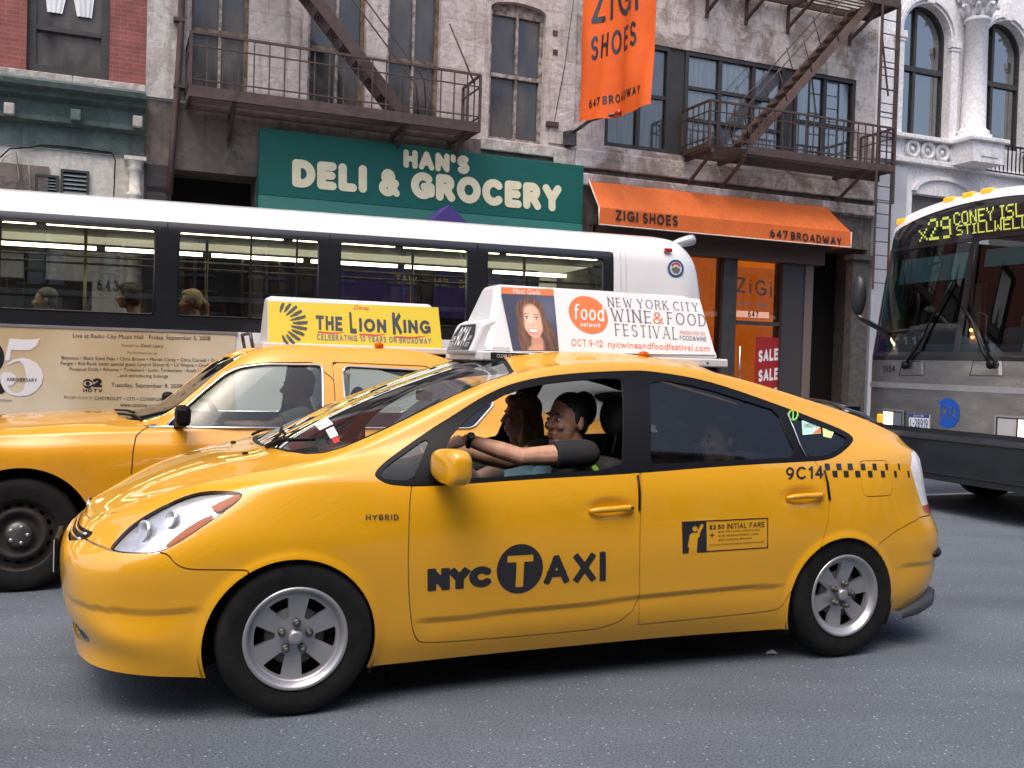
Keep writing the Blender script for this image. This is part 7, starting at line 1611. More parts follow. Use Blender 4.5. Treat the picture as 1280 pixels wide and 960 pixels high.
# tail details
def bdisc(nm, px, py, r, m, h, zoff=0, par=BB):
    t, z = BC.P(px, py, -H_); y = -np.interp(z, [1.6, 2.0, 2.35, 2.6, 2.74], [H_, H_-.006, H_-.022, H_-.045, H_-.10])-h
    V, F = disc(t, z+zoff, r, 32); return MB().add([(x, y+.0, zz) for x, zz in V], F).build(nm, m, par, fix=False)
sealb = bdisc('round_seal', 846, 335.5, .098, mat('seal_blue', (.03, .10, .25), rough=.4), .012)
bdisc('seal_field', 846, 335.5, .072, WPAPER, .0145, 0, BB)
t, z = BC.P(846, 335.5, -H_); yb = -np.interp(z, [2.35, 2.6], [H_-.022, H_-.045])-.0165
b = MB(); a = np.linspace(R(25), R(155), 14); b.add([(t+.066*math.cos(q), yb, z+.066*math.sin(q)) for q in a]+[(t+.046*math.cos(q), yb, z+.046*math.sin(q)) for q in a[::-1]], [tuple(range(28))]); b.build('seal_arc', REDPR, BB, fix=False)
b = MB()
for dx, dz, r in ((-.03, -.012, .022), (.0, -.004, .026), (.03, -.012, .022), (-.015, -.035, .018), (.018, -.036, .018)):
    V, F = disc(t+dx, z+dz, r, 12); b.add([(x, yb-.0004*len(b.f), zz) for x, zz in V], F)
b.build('seal_figures', GREYPR, BB, fix=False)
t, z = BC.P(838, 312, -H_); b = MB(); b.box(t-.045, t+.045, -H_+.035, -H_+.075, z-.02, z+.02); b.build('marker_lamp', REDP, BB, bevel=.008)
# exhaust scoop on the tail
b = MB(); q = []; 
for k in range(9):
    u = k/8; q.append((5.33+.30*u, -.92, 2.80+.085*u))
b.tube(q, .05, 14, rs=[.012, .03, .042, .05, .056, .06, .063, .064, .058]); b.build('exhaust_scoop', mat('brushed_grey', (.55, .55, .56), rough=.35, metal=.5), BB)
# wheels
for tx in (3.05, -4.3):
    for sgn_ in (-1, 1):
        Wb = bpy.data.objects.new('wheel', None); COL.objects.link(Wb); Wb.parent = BB; Wb.location = (tx, sgn_*(H_-.16), .48); Wb.rotation_euler = (0, 0, 0 if sgn_ < 0 else math.pi)
        b = MB(); b.lathe([(.28, .1), (.29, -.10), (.36, -.13), (.45, -.12), (.48, -.06), (.48, .1), (.40, .13)], axis='Y', n=48); b.build('tyre', RUB, Wb)
        b = MB(); b.lathe([(0, -.06), (.1, -.06), (.12, -.01), (.24, .03), (.27, -.08), (.29, -.10)], axis='Y', n=40); b.build('rim', STEELD, Wb)
b = MB(); b.box(-6.3, 5.2, -H_+.1, H_-.1, .32, .40); b.build('underbody', DARK, BB)

# ================================================================ express coach, head on at the right
EW = 2.58
EC = Frame(*(EXP.o-EXP.n*(EW/2-.09)-EXP.d*.10)[:2], EXP.yaw); HE = EW/2
E_ = EC.empty('express_bus', 'stainless steel coach bus facing us at the right edge with lit amber route sign', 'bus')
STAIN = mat('brushed_stainless', (.40, .385, .365), rough=.32, metal=.9, col2=(.29, .275, .26), vs=2.2, aniso=(1, 1, 4), rvar=.08)
EBLK = mat('coach_black', (.010, .011, .013), rough=.2, coat=.6)
yg = np.linspace(-HE, HE, 190); zg = np.linspace(.34, 3.34, 230)
def efx(y, z):
    c = np.abs(y)/HE; x = .06*c**8+.05*c**2
    x = x+np.clip(z-1.62, 0, 2)*.17*np.where(z > 1.62, 1, 0)+.6*np.clip(z-2.95, 0, 1)**2
    x = x-.05*np.clip((.80-z)/.04, 0, 1)
    return x
ztop = lambda y: 3.34-.17*np.abs(y/HE)**2.4-.12*np.clip(np.abs(y/HE)-.85, 0, 1)*4
GE = np.zeros((len(yg), len(zg), 3))
for i, y in enumerate(yg):
    zz = .34+(zg-.34)/(3.34-.34)*(ztop(y)-.34); GE[i, :, 1] = y; GE[i, :, 2] = zz; GE[i, :, 0] = efx(np.full_like(zz, y), zz)
SE = Surf.grid(GE)
if SE.N[:, 0].mean() > 0: SE.N = -SE.N; SE.Q = SE.Q[:, ::-1]
BVE = BVHTree.FromPolygons([Vector(v) for v in SE.V.tolist()], [tuple(map(int, q)) for q in SE.Q])
def on_e(px, py):
    o, d = EC.ray(px, py); h = BVE.ray_cast(o, d)
    if h[0] is None: y, z = EC.Px(px, py, .2); return Vector((.2, y, z))
    return h[0]
def e_pt(y, z, off=.003): return Vector((float(efx(np.array(y), np.array(z)))-off, y, z))
def eyz(pts): return np.array([(on_e(*p).y, on_e(*p).z) for p in pts])
def sde(S, poly): return sd_poly(S.V[:, 1:3], poly)
mirr = lambda q: [(-a, b) for a, b in q[::-1]]
zs_ = lambda px, py: on_e(px, py).z
z_strip, z_pan0, z_blk0, z_blk1 = zs_(1190, 485), zs_(1200, 539), zs_(1200, 451), zs_(1200, 440)
z_sg0, z_sg1 = zs_(1200, 299), zs_(1200, 259)
def cutE(f):
    global SE
    a = SE.clip(f(SE)); SE = SE.clip(f(SE), False); return a
signp = cutE(lambda S: np.maximum(np.maximum(z_sg0-S.V[:, 2], S.V[:, 2]-(z_sg1+.04-.20*(np.abs(S.V[:, 1])/HE)**2.2)), np.abs(S.V[:, 1])-HE*.985))
wl = lambda sg: (lambda S: np.maximum.reduce([z_blk1-S.V[:, 2], S.V[:, 2]-(z_sg0-.035), sg*S.V[:, 1]*-1+.035, sg*S.V[:, 1]-HE*.955]))
wsl = cutE(wl(1)); wsr = cutE(wl(-1))
frm_e = cutE(lambda S: np.maximum(z_blk0-S.V[:, 2], S.V[:, 2]-z_sg0))
stl = cutE(lambda S: np.maximum(z_pan0-S.V[:, 2], S.V[:, 2]-z_blk0))
bmp = cutE(lambda S: S.V[:, 2]-z_pan0)
SE.build('roof_cap', BWHITE, E_); frm_e.build('windscreen_frame', EBLK, E_, rim=.03); stl.build('front_panel', STAIN, E_); bmp.off(.02).build('bumper', mat('bumper_rubber', (.012, .014, .018), rough=.36, col2=(.018, .021, .026), vs=5), E_, rim=.05)
signp.off(-.01).build('route_sign', mat('sign_glass', (.006, .006, .009), rough=.08, coat=1), E_)
EGL = glass('coach_glass', (.42, .52, .50), 1.6, 1.5)
wo1 = wsl.off(-.012).build('windscreen', EGL, E_); wsr.off(-.012).build('windscreen', EGL, E_)
# body behind
b = MB(); sec = [(-HE, .32), (-HE, 2.9), (-HE+.12, 3.1), (-HE+.45, 3.2), (0, 3.26), (HE-.45, 3.2), (HE-.12, 3.1), (HE, 2.9), (HE, .32)]
ed = [(float(efx(np.array(HE), np.array(z))), z) for z in np.linspace(.3, 3.0, 12)]
for sg in (-1, 1):
    vs = [(x, sg*HE, z) for x, z in ed]+[(12.5, sg*HE, z) for x, z in ed]; n = len(ed); b.add(vs, [(i, i+1, n+i+1, n+i) for i in range(n-1)])
b.build('side_panel', STAIN, E_, fix=False)
b = MB(); ys = np.linspace(-HE, HE, 40); vs = [(float(efx(np.array(y), np.array(ztop(y)))), y, float(ztop(y))-.002) for y in ys]+[(12.5, y, float(ztop(y))-.002) for y in ys]; b.add(vs, [(i, i+1, 40+i+1, 40+i) for i in range(39)]); b.build('roof', BWHITE, E_, fix=False)
b = MB(); b.box(12.45, 12.5, -HE, HE, .3, 3.1); b.build('rear_wall', STAIN, E_)
b = MB(); b.box(.7, 12.4, -HE+.06, HE-.06, .9, .95); b.build('coach_floor_panel', DARK, E_)
b = MB(); b.box(.8, 12, -HE+.08, -HE+.1, .9, 3); b.box(.8, 12, HE-.1, HE-.08, .9, 3); b.build('cabin_lining', DASH, E_)
# dashboard, seat, wheel, screens inside
TEAL = mat('teal_dashboard', (.06, .17, .20), rough=.6); SHADE = mat('blue_sunshade', (.26, .46, .50), rough=.7)
b = MB(); b.box(.45, .95, -HE+.2, HE-.25, 1.25, z_blk1+.10); b.build('dashboard', TEAL, E_, bevel=.06)
b = MB(); b.box(.62, .9, -.95, .0, z_blk1+.1, z_blk1+.28); b.build('instrument_hood', TEAL, E_, bevel=.06)
SEW = []
zsb = lambda px, py: on_e(px, py).z
for y0, y1, za, zb_ in ((.08, HE-.16, zsb(1203,345), zsb(1130,355)), (-HE+.15, -.08, zsb(1225,334), zsb(1280,326))):
    zlo = (za+zb_)/2; b = MB(); b.add([e_pt(y0, zlo, -.10), e_pt(y1, zlo, -.10), e_pt(y1, z_sg0-.13, -.10), e_pt(y0, z_sg0-.13, -.10)], [(0, 1, 2, 3)]); b.add([e_pt(y0, zlo, -.108), e_pt(y1, zlo, -.108), e_pt(y1, z_sg0-.13, -.108), e_pt(y0, z_sg0-.13, -.108)], [(3, 2, 1, 0)]); b.build('sun_shade', SHADE, E_)
b = MB(); b.tube([(.75, -.15, z_blk1-.05), (.75, -.15, z_blk1+.38), (.75, -.22, z_blk1+.42), (.75, -.85, z_blk1+.42), (.75, -.92, z_blk1+.38), (.75, -.92, z_blk1)], .014, 8); b.build('driver_rail', CHROME, E_)
b = MB(); b.tube([(.55, .12, z_blk1), (.55, .12, z_blk1+.40), (.55, .2, z_blk1+.44), (.55, .9, z_blk1+.20)], .010, 8); b.build('entry_rail', ALLOY, E_)
b = MB(); Ms = Matrix.Translation((1.05, -.70, z_blk1+.05)) @ Matrix.Rotation(R(60), 4, 'Y'); b.tube([Ms @ Vector((.23*math.cos(a), .23*math.sin(a), 0)) for a in np.linspace(0, 2*math.pi, 33)], .016, 8, cap=False); b.build('steering_wheel', BLK, E_)
for yy in (-.7, .7):
    for xx in (1.7, 2.6, 3.5, 4.4):
        b = MB(); b.box(xx, xx+.12, yy-.45, yy+.45, 1.2, 2.05); b.build('seat', SEAT, E_, bevel=.04)
b = MB(); b.box(.9, .98, .52, .66, 1.5, 2.45); b.build('door_post', mat('beige_post', (.30, .24, .17), rough=.6), E_)
for (yy, zz, c_) in ((.60, z_blk1+.19, (1, .18, .03)), (.62, z_blk1+.27, (1, .6, .1))):
    b = MB(); b.ell((.88, yy, zz), (.02, .022, .018), 10, 6); b.build('indicator_light', mat('lit_lamp', (.8, .3, .1), emit=c_, es=5), E_)
b = MB(); q = [e_pt(y, z, -.03) for y, z in ((HE*.955-.02, z_blk1+.02), (HE*.93, z_blk1+.14), (.52, z_blk1+.16), (.42, z_blk1+.02))]; b.add(q, [(0, 1, 2, 3)]); tg = b.build('run_number_card', DECAL, E_, fix=False)
for px in ((1127,1132,), (1138,1143)):
    P_, F_ = fit_quad(stroke_text('1', hw=.13), *eyz([(px[0],430.5),(px[1],430.5),(px[1]-.5,420.5),(px[0]-.5,420.5)])); MB().add([e_pt(a, c, -.026) for a, c in P_], F_).build('run_number', WPAPER, E_, fix=False)
# LED route sign
DM = {'C': '01110 10001 10000 10000 10000 10001 01110', 'O': '01110 10001 10001 10001 10001 10001 01110', 'N': '10001 11001 11001 10101 10011 10011 10001', 'E': '11111 10000 10000 11110 10000 10000 11111', 'Y': '10001 10001 01010 00100 00100 00100 00100', 'I': '111 010 010 010 010 010 111', 'S': '01111 10000 10000 01110 00001 00001 11110', 'L': '10000 10000 10000 10000 10000 10000 11111', 'A': '01110 10001 10001 11111 10001 10001 10001', 'D': '11110 10001 10001 10001 10001 10001 11110', 'T': '11111 00100 00100 00100 00100 00100 00100', 'W': '10001 10001 10001 10101 10101 11011 10001', 'V': '10001 10001 10001 10001 01010 01010 00100',
      'x': '00000 00000 10001 01010 00100 01010 10001', '2': '01110 10001 00001 00010 00100 01000 11111', '9': '01110 10001 10001 01111 00001 00001 01110', ' ': '00 00 00 00 00 00 00'}
LED = mat('led_amber', (.3, .35, .05), emit=(.52, .55, .12), es=.42)
def dotrow(s, bl, br, tr, tl, thick=1):
    cols = []
    for ch in s:
        rows = DM[ch].split(); w = len(rows[0])
        for k in range(w): cols.append([r[k] == '1' for r in rows])
        cols.append([False]*7)
    cols = cols[:-1]; n = len(cols); bl, br, tr, tl = eyz([bl, br, tr, tl]); out = MB()
    for i, c in enumerate(cols):
        for j, on in enumerate(c):
            if not on: continue
            for da in ((0, 0), (.5, 0), (0, .5), (.5, .5)) if thick > 1 else ((0, 0),):
                u, v = (i+.5+da[0]*.9)/n, 1-(j+.5+da[1]*.9)/7; p = (1-v)*((1-u)*bl+u*br)+v*((1-u)*tl+u*tr); du = np.linalg.norm(br-bl)/n*.42/(2.1 if thick > 1 else 1); dv = np.linalg.norm(tl-bl)/7*.42/(2.1 if thick > 1 else 1)
                out.add([e_pt(p[0]+a*du, p[1]+c2*dv, .004) for a, c2 in ((1, -1), (-1, -1), (-1, 1), (1, 1))], [(0, 1, 2, 3)])
    return out
dotrow('x', (1149,302), (1159.5,299.5), (1159,279), (1148.5,282), 2).build('sign_lettering', LED, E_, fix=False)
dotrow('29', (1161,300), (1189.5,296.5), (1188.5,269), (1160,273.5), 2).build('sign_lettering', LED, E_, fix=False)
dotrow('CONEY ISLAND', (1193,282), (1318,266), (1317,247), (1192,266)).build('sign_lettering', LED, E_, fix=False)
dotrow('STILLWELL AV', (1196,294.5), (1318,281), (1318,266), (1195.5,282)).build('sign_lettering', LED, E_, fix=False)
# trim strip, marker lights, lamps, plate, logo, number, wipers
b = MB(); ys = np.linspace(-HE+.005, HE-.005, 50); pts = [e_pt(y, z_strip, 0) for y in ys]
vs = []; 
for p in pts: vs += [(p.x-.018, p.y, p.z-.028), (p.x-.018, p.y, p.z+.028), (p.x+.002, p.y, p.z+.03), (p.x+.002, p.y, p.z-.03)]
fs = [(4*i+j, 4*i+(j+1) % 4, 4*i+4+(j+1) % 4, 4*i+4+j) for i in range(49) for j in range(4)]; b.add(vs, fs); b.build('trim_strip', ALLOY, E_)
AML = mat('lit_amber_marker', (.8, .35, .02), rough=.25, emit=(1, .36, .02), es=.4)
for px, py in ((1141,266.5), (1199,248.5), (1222.5,244), (1246,239)):
    o_, d_ = EC.ray(px, py); yy = o_.y+d_.y*((.52-o_.x)/d_.x); zz = float(ztop(yy)); xx = float(efx(np.array(yy), np.array(zz)))
    b = MB(); b.box(xx-.02, xx+.07, yy-.075, yy+.075, zz-.045, zz+.03); b.build('marker_lamp', AML, E_, bevel=.02)
HLIT = mat('lit_headlamp', (.9, .85, .75), emit=(1, .74, .46), es=1.9)
for (q, par) in (([(1106,533),(1129,533.5),(1129,514),(1106,514)], 'l'), ([(1246,545),(1303,551),(1303,524),(1246,521)], 'r')):
    P = eyz(q); y0, y1 = P[:, 0].max(), P[:, 0].min(); z0, z1 = P[:, 1].min(), P[:, 1].max()
    if par == 'l': zc = (z0+z1)/2; hh = (z1-z0)/2
    n = 10; ysv = np.linspace(y0, y1, n)
    def patch(nm, ya, yb, za, zb, m, off, k=8): 
        yy = np.linspace(ya, yb, k); vs = [e_pt(y, z, off) for z in (za, zb) for y in yy]; return MB().add(vs, [(i, i+1, k+1+i, k+i) for i in range(k-1)]).build(nm, m, hl, fix=False)
    hl = bpy.data.objects.new('headlamp', None); COL.objects.link(hl); hl.parent = E_
    if par == 'r': y1 = y0-(-.0)-.44 if y0-y1 > .5 else y1
    patch('bezel', y0+.02, y1-.02, z0-.015, z1+.015, ALLOY, .012); patch('lamp_recess', y0-.006, y1+.006, z0+.006, z1-.006, EBLK, .016)
    w = y0-y1
    if par == 'l': a, b1, c1, d1_ = y0-.02*w, y0-.52*w, y0-.56*w, y0-.97*w; lit = (a, b1); dim = (c1, d1_)
    else: lit = (y0-.52*w, y0-.97*w); dim = (y0-.06*w, y0-.48*w)
    patch('lit_lens', *lit, z0+.02, z1-.02, HLIT, .02); patch('dim_lens', *dim, z0+.02, z1-.02, CHROME, .02)
b = MB(); p = on_e(1103, 523); b.box(p.x-.03, p.x+.02, p.y-.03, p.y+.06, p.z-.05, p.z+.05); b.build('side_marker', AML, E_, bevel=.015)
P = eyz([(1137.5,537),(1163,538.5),(1163,518.5),(1137.5,517.5)]); PB = mat('plate_blue', (.02, .07, .24), rough=.4)
np_ = MB().add([e_pt(*c, .016) for c in P], [(0, 1, 2, 3)]).add([e_pt(*c, .002) for c in P], [(3, 2, 1, 0)]).build('number_plate', WPAPER, E_, fix=False)
bil = lambda u, v: (1-v)*((1-u)*P[0]+u*P[1])+v*((1-u)*P[3]+u*P[2])
MB().add([e_pt(*bil(u, v), .0175) for u, v in ((0, .80), (1, .80), (1, 1), (0, 1))], [(0, 1, 2, 3)]).build('plate_band', PB, np_, fix=False)
def ptx(s, u0, u1, v0, v1, m, **k):
    Q, F = fit_quad(stroke_text(s, **k), bil(u0, v0), bil(u1, v0), bil(u1, v1), bil(u0, v1)); MB().add([e_pt(*c, .019) for c in Q], F).build('plate_lettering', m, np_, fix=False)
ptx('L-28919', .07, .93, .16, .72, PB, hw=.075, gap=.18); ptx('NEW YORK', .25, .75, .84, .96, WPAPER, hw=.08, gap=.2)
# round blue logo with three letters on its stripe
MB_ = mat('logo_blue', (.006, .085, .46), rough=.35)
cL = eyz([(1184.5,516.5)])[0]; rz = np.ptp(eyz([(1184.5,497.5),(1184.5,535)])[:, 1])/2
n = 70; g = np.linspace(-1.05, 1.05, n); gx, gz = np.meshgrid(g, g, indexing='ij'); Pn = np.stack([gx.ravel(), gz.ravel()], 1); ii = np.arange(n*n).reshape(n, n); Qn = np.stack([ii[:-1, :-1], ii[1:, :-1], ii[1:, 1:], ii[:-1, 1:]], -1).reshape(-1, 4)
s = Surf(np.c_[Pn, Pn[:, 0]*0], np.tile([0, 0, 1.], (n*n, 1)), Qn); s = s.clip(np.hypot(s.V[:, 0], s.V[:, 1])-1)
s = s.clip(sd_poly(s.V[:, :2], [(-1.2, .62), (-.62, .55), (-.55, -.55), (-.95, -.75), (-1.2, -.8)]), False)
L3 = [[(-.42, -.38), (-.44, .40), (-.30, -.05), (-.20, .40), (-.16, -.40)], [(-.06, .42), (.30, .40)], [(.12, .40), (.12, -.40)], [(.34, -.38), (.52, .36), (.64, -.36)], [(.42, -.12), (.58, -.12)]]
s = s.clip(np.minimum.reduce([sd_line(s.V[:, :2], q)-.045 for q in L3]), False)
MB().add([e_pt(cL[0]-v[0]*rz, cL[1]+v[1]*rz, .004) for v in s.V], [tuple(map(int, q)) for q in s.Q]+s.polys).build('round_logo', MB_, E_, fix=False)
P_, F_ = fit_quad(stroke_text('1954', hw=.09, gap=.2), *eyz([(1104,466),(1119,465),(1119,456),(1104,457)])); MB().add([e_pt(a, c, .004) for a, c in P_], F_).build('fleet_number', DECAL, E_, fix=False)
for q, w in (([(1124,469),(1155,469),(1155,451.5),(1128,451.5)], (1152,1155.5)), ([(1212,469.5),(1253.5,470),(1253,451),(1217,451)], (1248.5,1253.5))):
    P = eyz(q); MB().tube([e_pt(*c, .002) for c in np.vstack([P, P[:1]])], .004, 4).build('wiper_hatch', GAP, E_)
    P = eyz([(w[0],469),(w[1],469),(w[1]-.5,451),(w[0]-.5,451)]); MB().add([e_pt(*c, .004) for c in P], [(0, 1, 2, 3)]).build('hatch_hinge', CHROME, E_, fix=False)
for q in ([(1134,457),(1148,436),(1158,415)], [(1241,456),(1232,440),(1217,400),(1206,383)]):
    P = [e_pt(*eyz([c])[0], .035) for c in q]; b = MB(); b.tube(P, .016, 8); b.ell(P[0], (.03, .045, .045), 12, 8); b.build('wiper_arm', BLK, E_)
for q in ([(1150,432),(1163,405),(1180,375),(1192,353)], [(1206,420),(1212,380),(1218,335),(1222,305)], [(1130,380),(1133,345),(1136,325)]):
    P = [e_pt(*eyz([c])[0], .025) for c in q]; MB().tube(P, .012, 6).build('wiper_blade', BLK, E_)
# mirror on its arm
o_, d_ = EC.ray(1073, 370); pm = o_+d_*((-.22-o_.x)/d_.x)
b = MB(); b.ell((0, 0, 0), (.075, .10, .23), 20, 12); b.v = [(x+pm.x, y+pm.y, z+pm.z) for x, y, z in b.v]; b.build('wing_mirror', mat('mirror_shell', (.018, .020, .025), rough=.4), E_)
q2 = on_e(1107, 420); b = MB(); b.tube([(pm.x, pm.y, pm.z-.20), (pm.x+.0, pm.y-.05, pm.z-.25), (pm.x+.02, (pm.y+q2.y)/2, pm.z-.26), (q2.x+.05, q2.y, q2.z+.02), (q2.x+.08, q2.y, q2.z-.12)], .03, 10); b.build('mirror_arm', EBLK, E_)
# bumper grooves
for py in (553, 596):
    b = MB(); z = zs_(1200, py); b.tube([e_pt(y, z, .022) for y in np.linspace(-HE+.1, HE-.06, 40)], .008, 5); b.build('bumper_groove', GAP, E_)
for sg in (-1, 1):
    We = bpy.data.objects.new('wheel', None); COL.objects.link(We); We.parent = E_; We.location = (1.75, sg*(HE-.20), .50)
    b = MB(); b.lathe([(.28, -.15), (.36, -.17), (.46, -.16), (.50, -.10), (.50, .10), (.46, .16), (.36, .17), (.28, .15)], axis='Y', n=40); b.build('tyre', RUB, We)
    b = MB(); b.lathe([(0, .05), (.28, .05)], axis='Y', n=30); b.lathe([(0, -.05), (.28, -.05)], axis='Y', n=30); b.build('rim', STEELD, We)
b = MB(); b.box(.8, 12.3, -HE+.1, HE-.1, .42, .5); b.build('underbody', DARK, E_)
for sg in (-1, 1):
    for k in range(6):
        x0 = 1.0+1.82*k; b = MB(); b.box(x0, x0+1.72, sg*(HE+.004)-.004, sg*(HE+.004)+.004, 1.72, 2.78); b.build('side_window', MATS['sign_glass'], E_)
    b = MB(); b.box(.9, 12.2, sg*(HE+.012)-.008, sg*(HE+.012)+.008, 1.22, 1.30); b.build('side_rail', ALLOY, E_)
    V, Fd = disc(1.75, .50, .58, 30); MB().add([(x, sg*(HE+.006), max(z, .30)) for x, z in V], Fd).build('wheel_opening', DARK, E_, fix=False)
# ================================================================ people
SK1 = mat('skin_tanned', (.58, .33, .23), rough=.5, col2=(.48, .25, .165), vs=25, spec=.35); SK2 = mat('skin_fair', (.66, .42, .33), rough=.5, col2=(.58, .35, .26), vs=25); SK3 = mat('skin_brown', (.27, .145, .09), rough=.5, col2=(.21, .11, .065), vs=25)
HBL = mat('black_hair', (.012, .009, .008), rough=.5, col2=(.03, .022, .018), vs=60, bump=.5, bs=160); HBR = mat('light_brown_hair', (.30, .19, .10), rough=.5, col2=(.46, .33, .19), vs=30, aniso=(1, 1, .25), bump=.5, bs=120); HGR = mat('grey_hair', (.10, .10, .10), rough=.6, col2=(.17, .17, .17), vs=40, bump=.5, bs=120)
EYEW = mat('eye', (.55, .52, .50), rough=.2); EYED = mat('iris', (.02, .015, .012), rough=.2); LIPM = mat('lips', (.36, .13, .105), rough=.45)
def remesh(o, vox, it=4, f=.5):
    r = o.modifiers.new('remesh', 'REMESH'); r.mode = 'VOXEL'; r.voxel_size = vox; r.use_smooth_shade = True
    s = o.modifiers.new('smooth', 'SMOOTH'); s.iterations = it; s.factor = f
def limb(b, pts, rs): 
    b.tube(pts, .05, 12, rs=rs)
    for p, r in zip(pts, rs): b.ell(p, (r, r, r), 12, 8)
def hand(b, w, f, up, side, curl=1.0, s=1.0):
    """five-fingered hand from wrist w; f forward, up = back of the hand, side = towards the thumb"""
    w = Vector(w); f = Vector(f).normalized(); up = Vector(up); up = (up-f*up.dot(f)).normalized(); sd = f.cross(up) if f.cross(up).dot(Vector(side)) > 0 else up.cross(f)
    Mx = Matrix((f, sd, up)).transposed(); b.ell(w+f*.045*s, (.050*s, .040*s, .017*s), 14, 8, Mx)
    for i, (o_, L) in enumerate(((.030, .070), (.010, .078), (-.010, .073), (-.029, .058))):
        p = w+f*.075*s+sd*o_*s; pts = [w+f*.04*s+sd*o_*.7*s, p]; a = .35*curl
        for k in range(3): p = p+(f*math.cos(a)-up*math.sin(a))*(L*s/2.6); pts.append(p); a += .75*curl
        b.tube(pts, .009*s, 8, rs=[.011*s, .0098*s, .009*s, .0083*s, .007*s])
    t0 = w+f*.025*s+sd*.030*s; b.tube([t0, t0+f*.022*s+sd*.022*s-up*.006*s, t0+f*.050*s+sd*.024*s-up*.022*s, t0+f*.066*s+sd*.012*s-up*.032*s], .01*s, 8, rs=[.014*s, .0115*s, .0095*s, .008*s])
def person(Fr, label, head, yaw=0., pitch=0., skin=SK1, hair='short', hmat=HBL, shirt=None, shmat=None, arms=(), lean=.12, w=.20, vox=.007, hs=1.0, group=None, torso=.48, female=False, vest=None):
    """head: centre of the head in frame coordinates; yaw 0 looks along -x; arms: lists of joints shoulder, elbow, wrist (+hand dirs)"""
    P = Fr.empty('person', label, 'person', group, loc=(head[0]+lean, head[1], max(0, head[2]-torso-.22)))
    base = Vector((head[0]+lean, head[1], max(0, head[2]-torso-.22)))
    H = Matrix.Translation(Vector(head)-base) @ Matrix.Rotation(yaw, 4, 'Z') @ Matrix.Rotation(pitch, 4, 'Y') @ Matrix.Scale(hs, 4)
    R3 = H.to_3x3()
    def E(b, c, r): b.ell(H @ Vector(c), r, 18, 12, R3)
    hd_ = Vector(head)-base; b = MB()
    E(b, (.012, 0, .035), (.094, .074, .096)); E(b, (-.026, 0, -.022), (.060, .060, .086)); E(b, (-.05, 0, -.086), (.034, .036, .026)); E(b, (-.018, .0, -.07), (.05, .053, .035))
    b.tube([H @ Vector(p) for p in ((-.080, 0, .030), (-.094, 0, .008), (-.108, 0, -.016), (-.100, 0, -.026))], .01, 10, rs=[r*hs for r in (.008, .0095, .0135, .012)])
    for sg in (-1, 1):
        E(b, (-.077, sg*.025, .036), (.012, .022, .009)); E(b, (-.072, sg*.036, -.014), (.016, .022, .020)); E(b, (.016, sg*.076, .002), (.017, .009, .031)); E(b, (-.098, sg*.009, -.021), (.012, .010, .008))
    E(b, (-.086, 0, -.049), (.011, .024, .0075)); E(b, (-.083, 0, -.064), (.011, .022, .0085))
    nk0 = H @ Vector((.022, 0, -.05)); nk1 = Vector((hd_.x+lean*.45+.02, hd_.y, hd_.z-.185*hs))
    limb(b, [nk0, (nk0+nk1)/2, nk1], [.056*hs, .055*hs, .064*hs])
    sh_z = hd_.z-.235*hs; hip = Vector((lean*.9-.0, 0, .02)); hip.x = hd_.x+lean*1.15; ch = Vector((hd_.x+lean*.7, hd_.y, sh_z-.10))
    tor = MB()
    def T(bb, infl=0.):
        bb.ell((hd_.x+lean*.52, hd_.y, sh_z-.005), (.075+infl, w*.92+infl, .060+infl), 20, 10); bb.ell(ch, (.115+infl, w*.88+infl, .17+infl), 20, 12); bb.ell((hd_.x+lean*.95, hd_.y, sh_z-.30), (.12+infl, w*.80+infl, .17+infl), 20, 12); bb.ell((hd_.x+lean*1.1, hd_.y, sh_z-.43), (.14+infl, w*.86+infl, .12+infl), 20, 10)
        if female:
            for sg in (-1, 1): bb.ell((ch.x-.085, hd_.y+sg*.075, ch.z-.06), (.055+infl, .068+infl, .062+infl), 14, 10)
    T(b)
    for a in arms:
        j = [Vector(q)-base for q in a['j']]; limb(b, [j[0], j[0]*.5+j[1]*.5, j[1], j[1]*.6+j[2]*.4, j[2]], [.055, .050, .041, .041, .028])
        if 'f' in a: hand(b, j[2], a['f'], a['up'], a['side'], a.get('curl', 1.0))
        else: hand(b, j[2], (j[2]-j[1]), (0, 0, 1), (0, 1, 0), .8)
    o = b.build('body', skin, P, fix=False); remesh(o, vox)
    if shmat:
        s = MB(); T(s, .012)
        for a in arms:
            j = [Vector(q)-base for q in a['j']]; u_ = a.get('sleeve', .5); e = j[0]*(1-u_)+j[1]*u_
            s.tube([j[0], (j[0]+e)/2, e], .06, 14, rs=[.070, .068, .066]); s.ell(j[0], (.070, .070, .066), 14, 10)
            if u_ < .6: pass
        so_ = s.build('shirt', shmat, P, fix=False); remesh(so_, .010, 5)
        if vest:
            v = MB()
            v.ell((hd_.x+lean*.52+.030, hd_.y, sh_z-.01), (.092, w*.74, .082), 20, 10); v.ell((ch.x+.035, ch.y, ch.z-.01), (.138, w*.86, .185), 20, 12); v.ell((hd_.x+lean*.95+.03, hd_.y, sh_z-.30), (.150, w*.92, .19), 20, 12); vo = v.build('vest', vest, P, fix=False); remesh(vo, .010, 5)
    # eyes and mouth
    for sg in (-1, 1):
        e = MB(); E(e, (-.0795, sg*.029, .013), (.009, .0125, .0085)); eo = e.build('eye', EYEW, P, fix=False); e = MB(); E(e, (-.0855, sg*.029, .013), (.005, .006, .0065)); e.build('iris', EYED, eo, fix=False)
        e = MB(); E(e, (-.0845, sg*.027, .037), (.006, .018, .0045)); e.build('eyebrow', hmat, P, fix=False)
    e = MB(); E(e, (-.0925, 0, -.0495), (.006, .021, .0048)); E(e, (-.090, 0, -.062), (.006, .019, .0055)); e.build('lips', LIPM, P, fix=False)
    # hair
    h = MB()
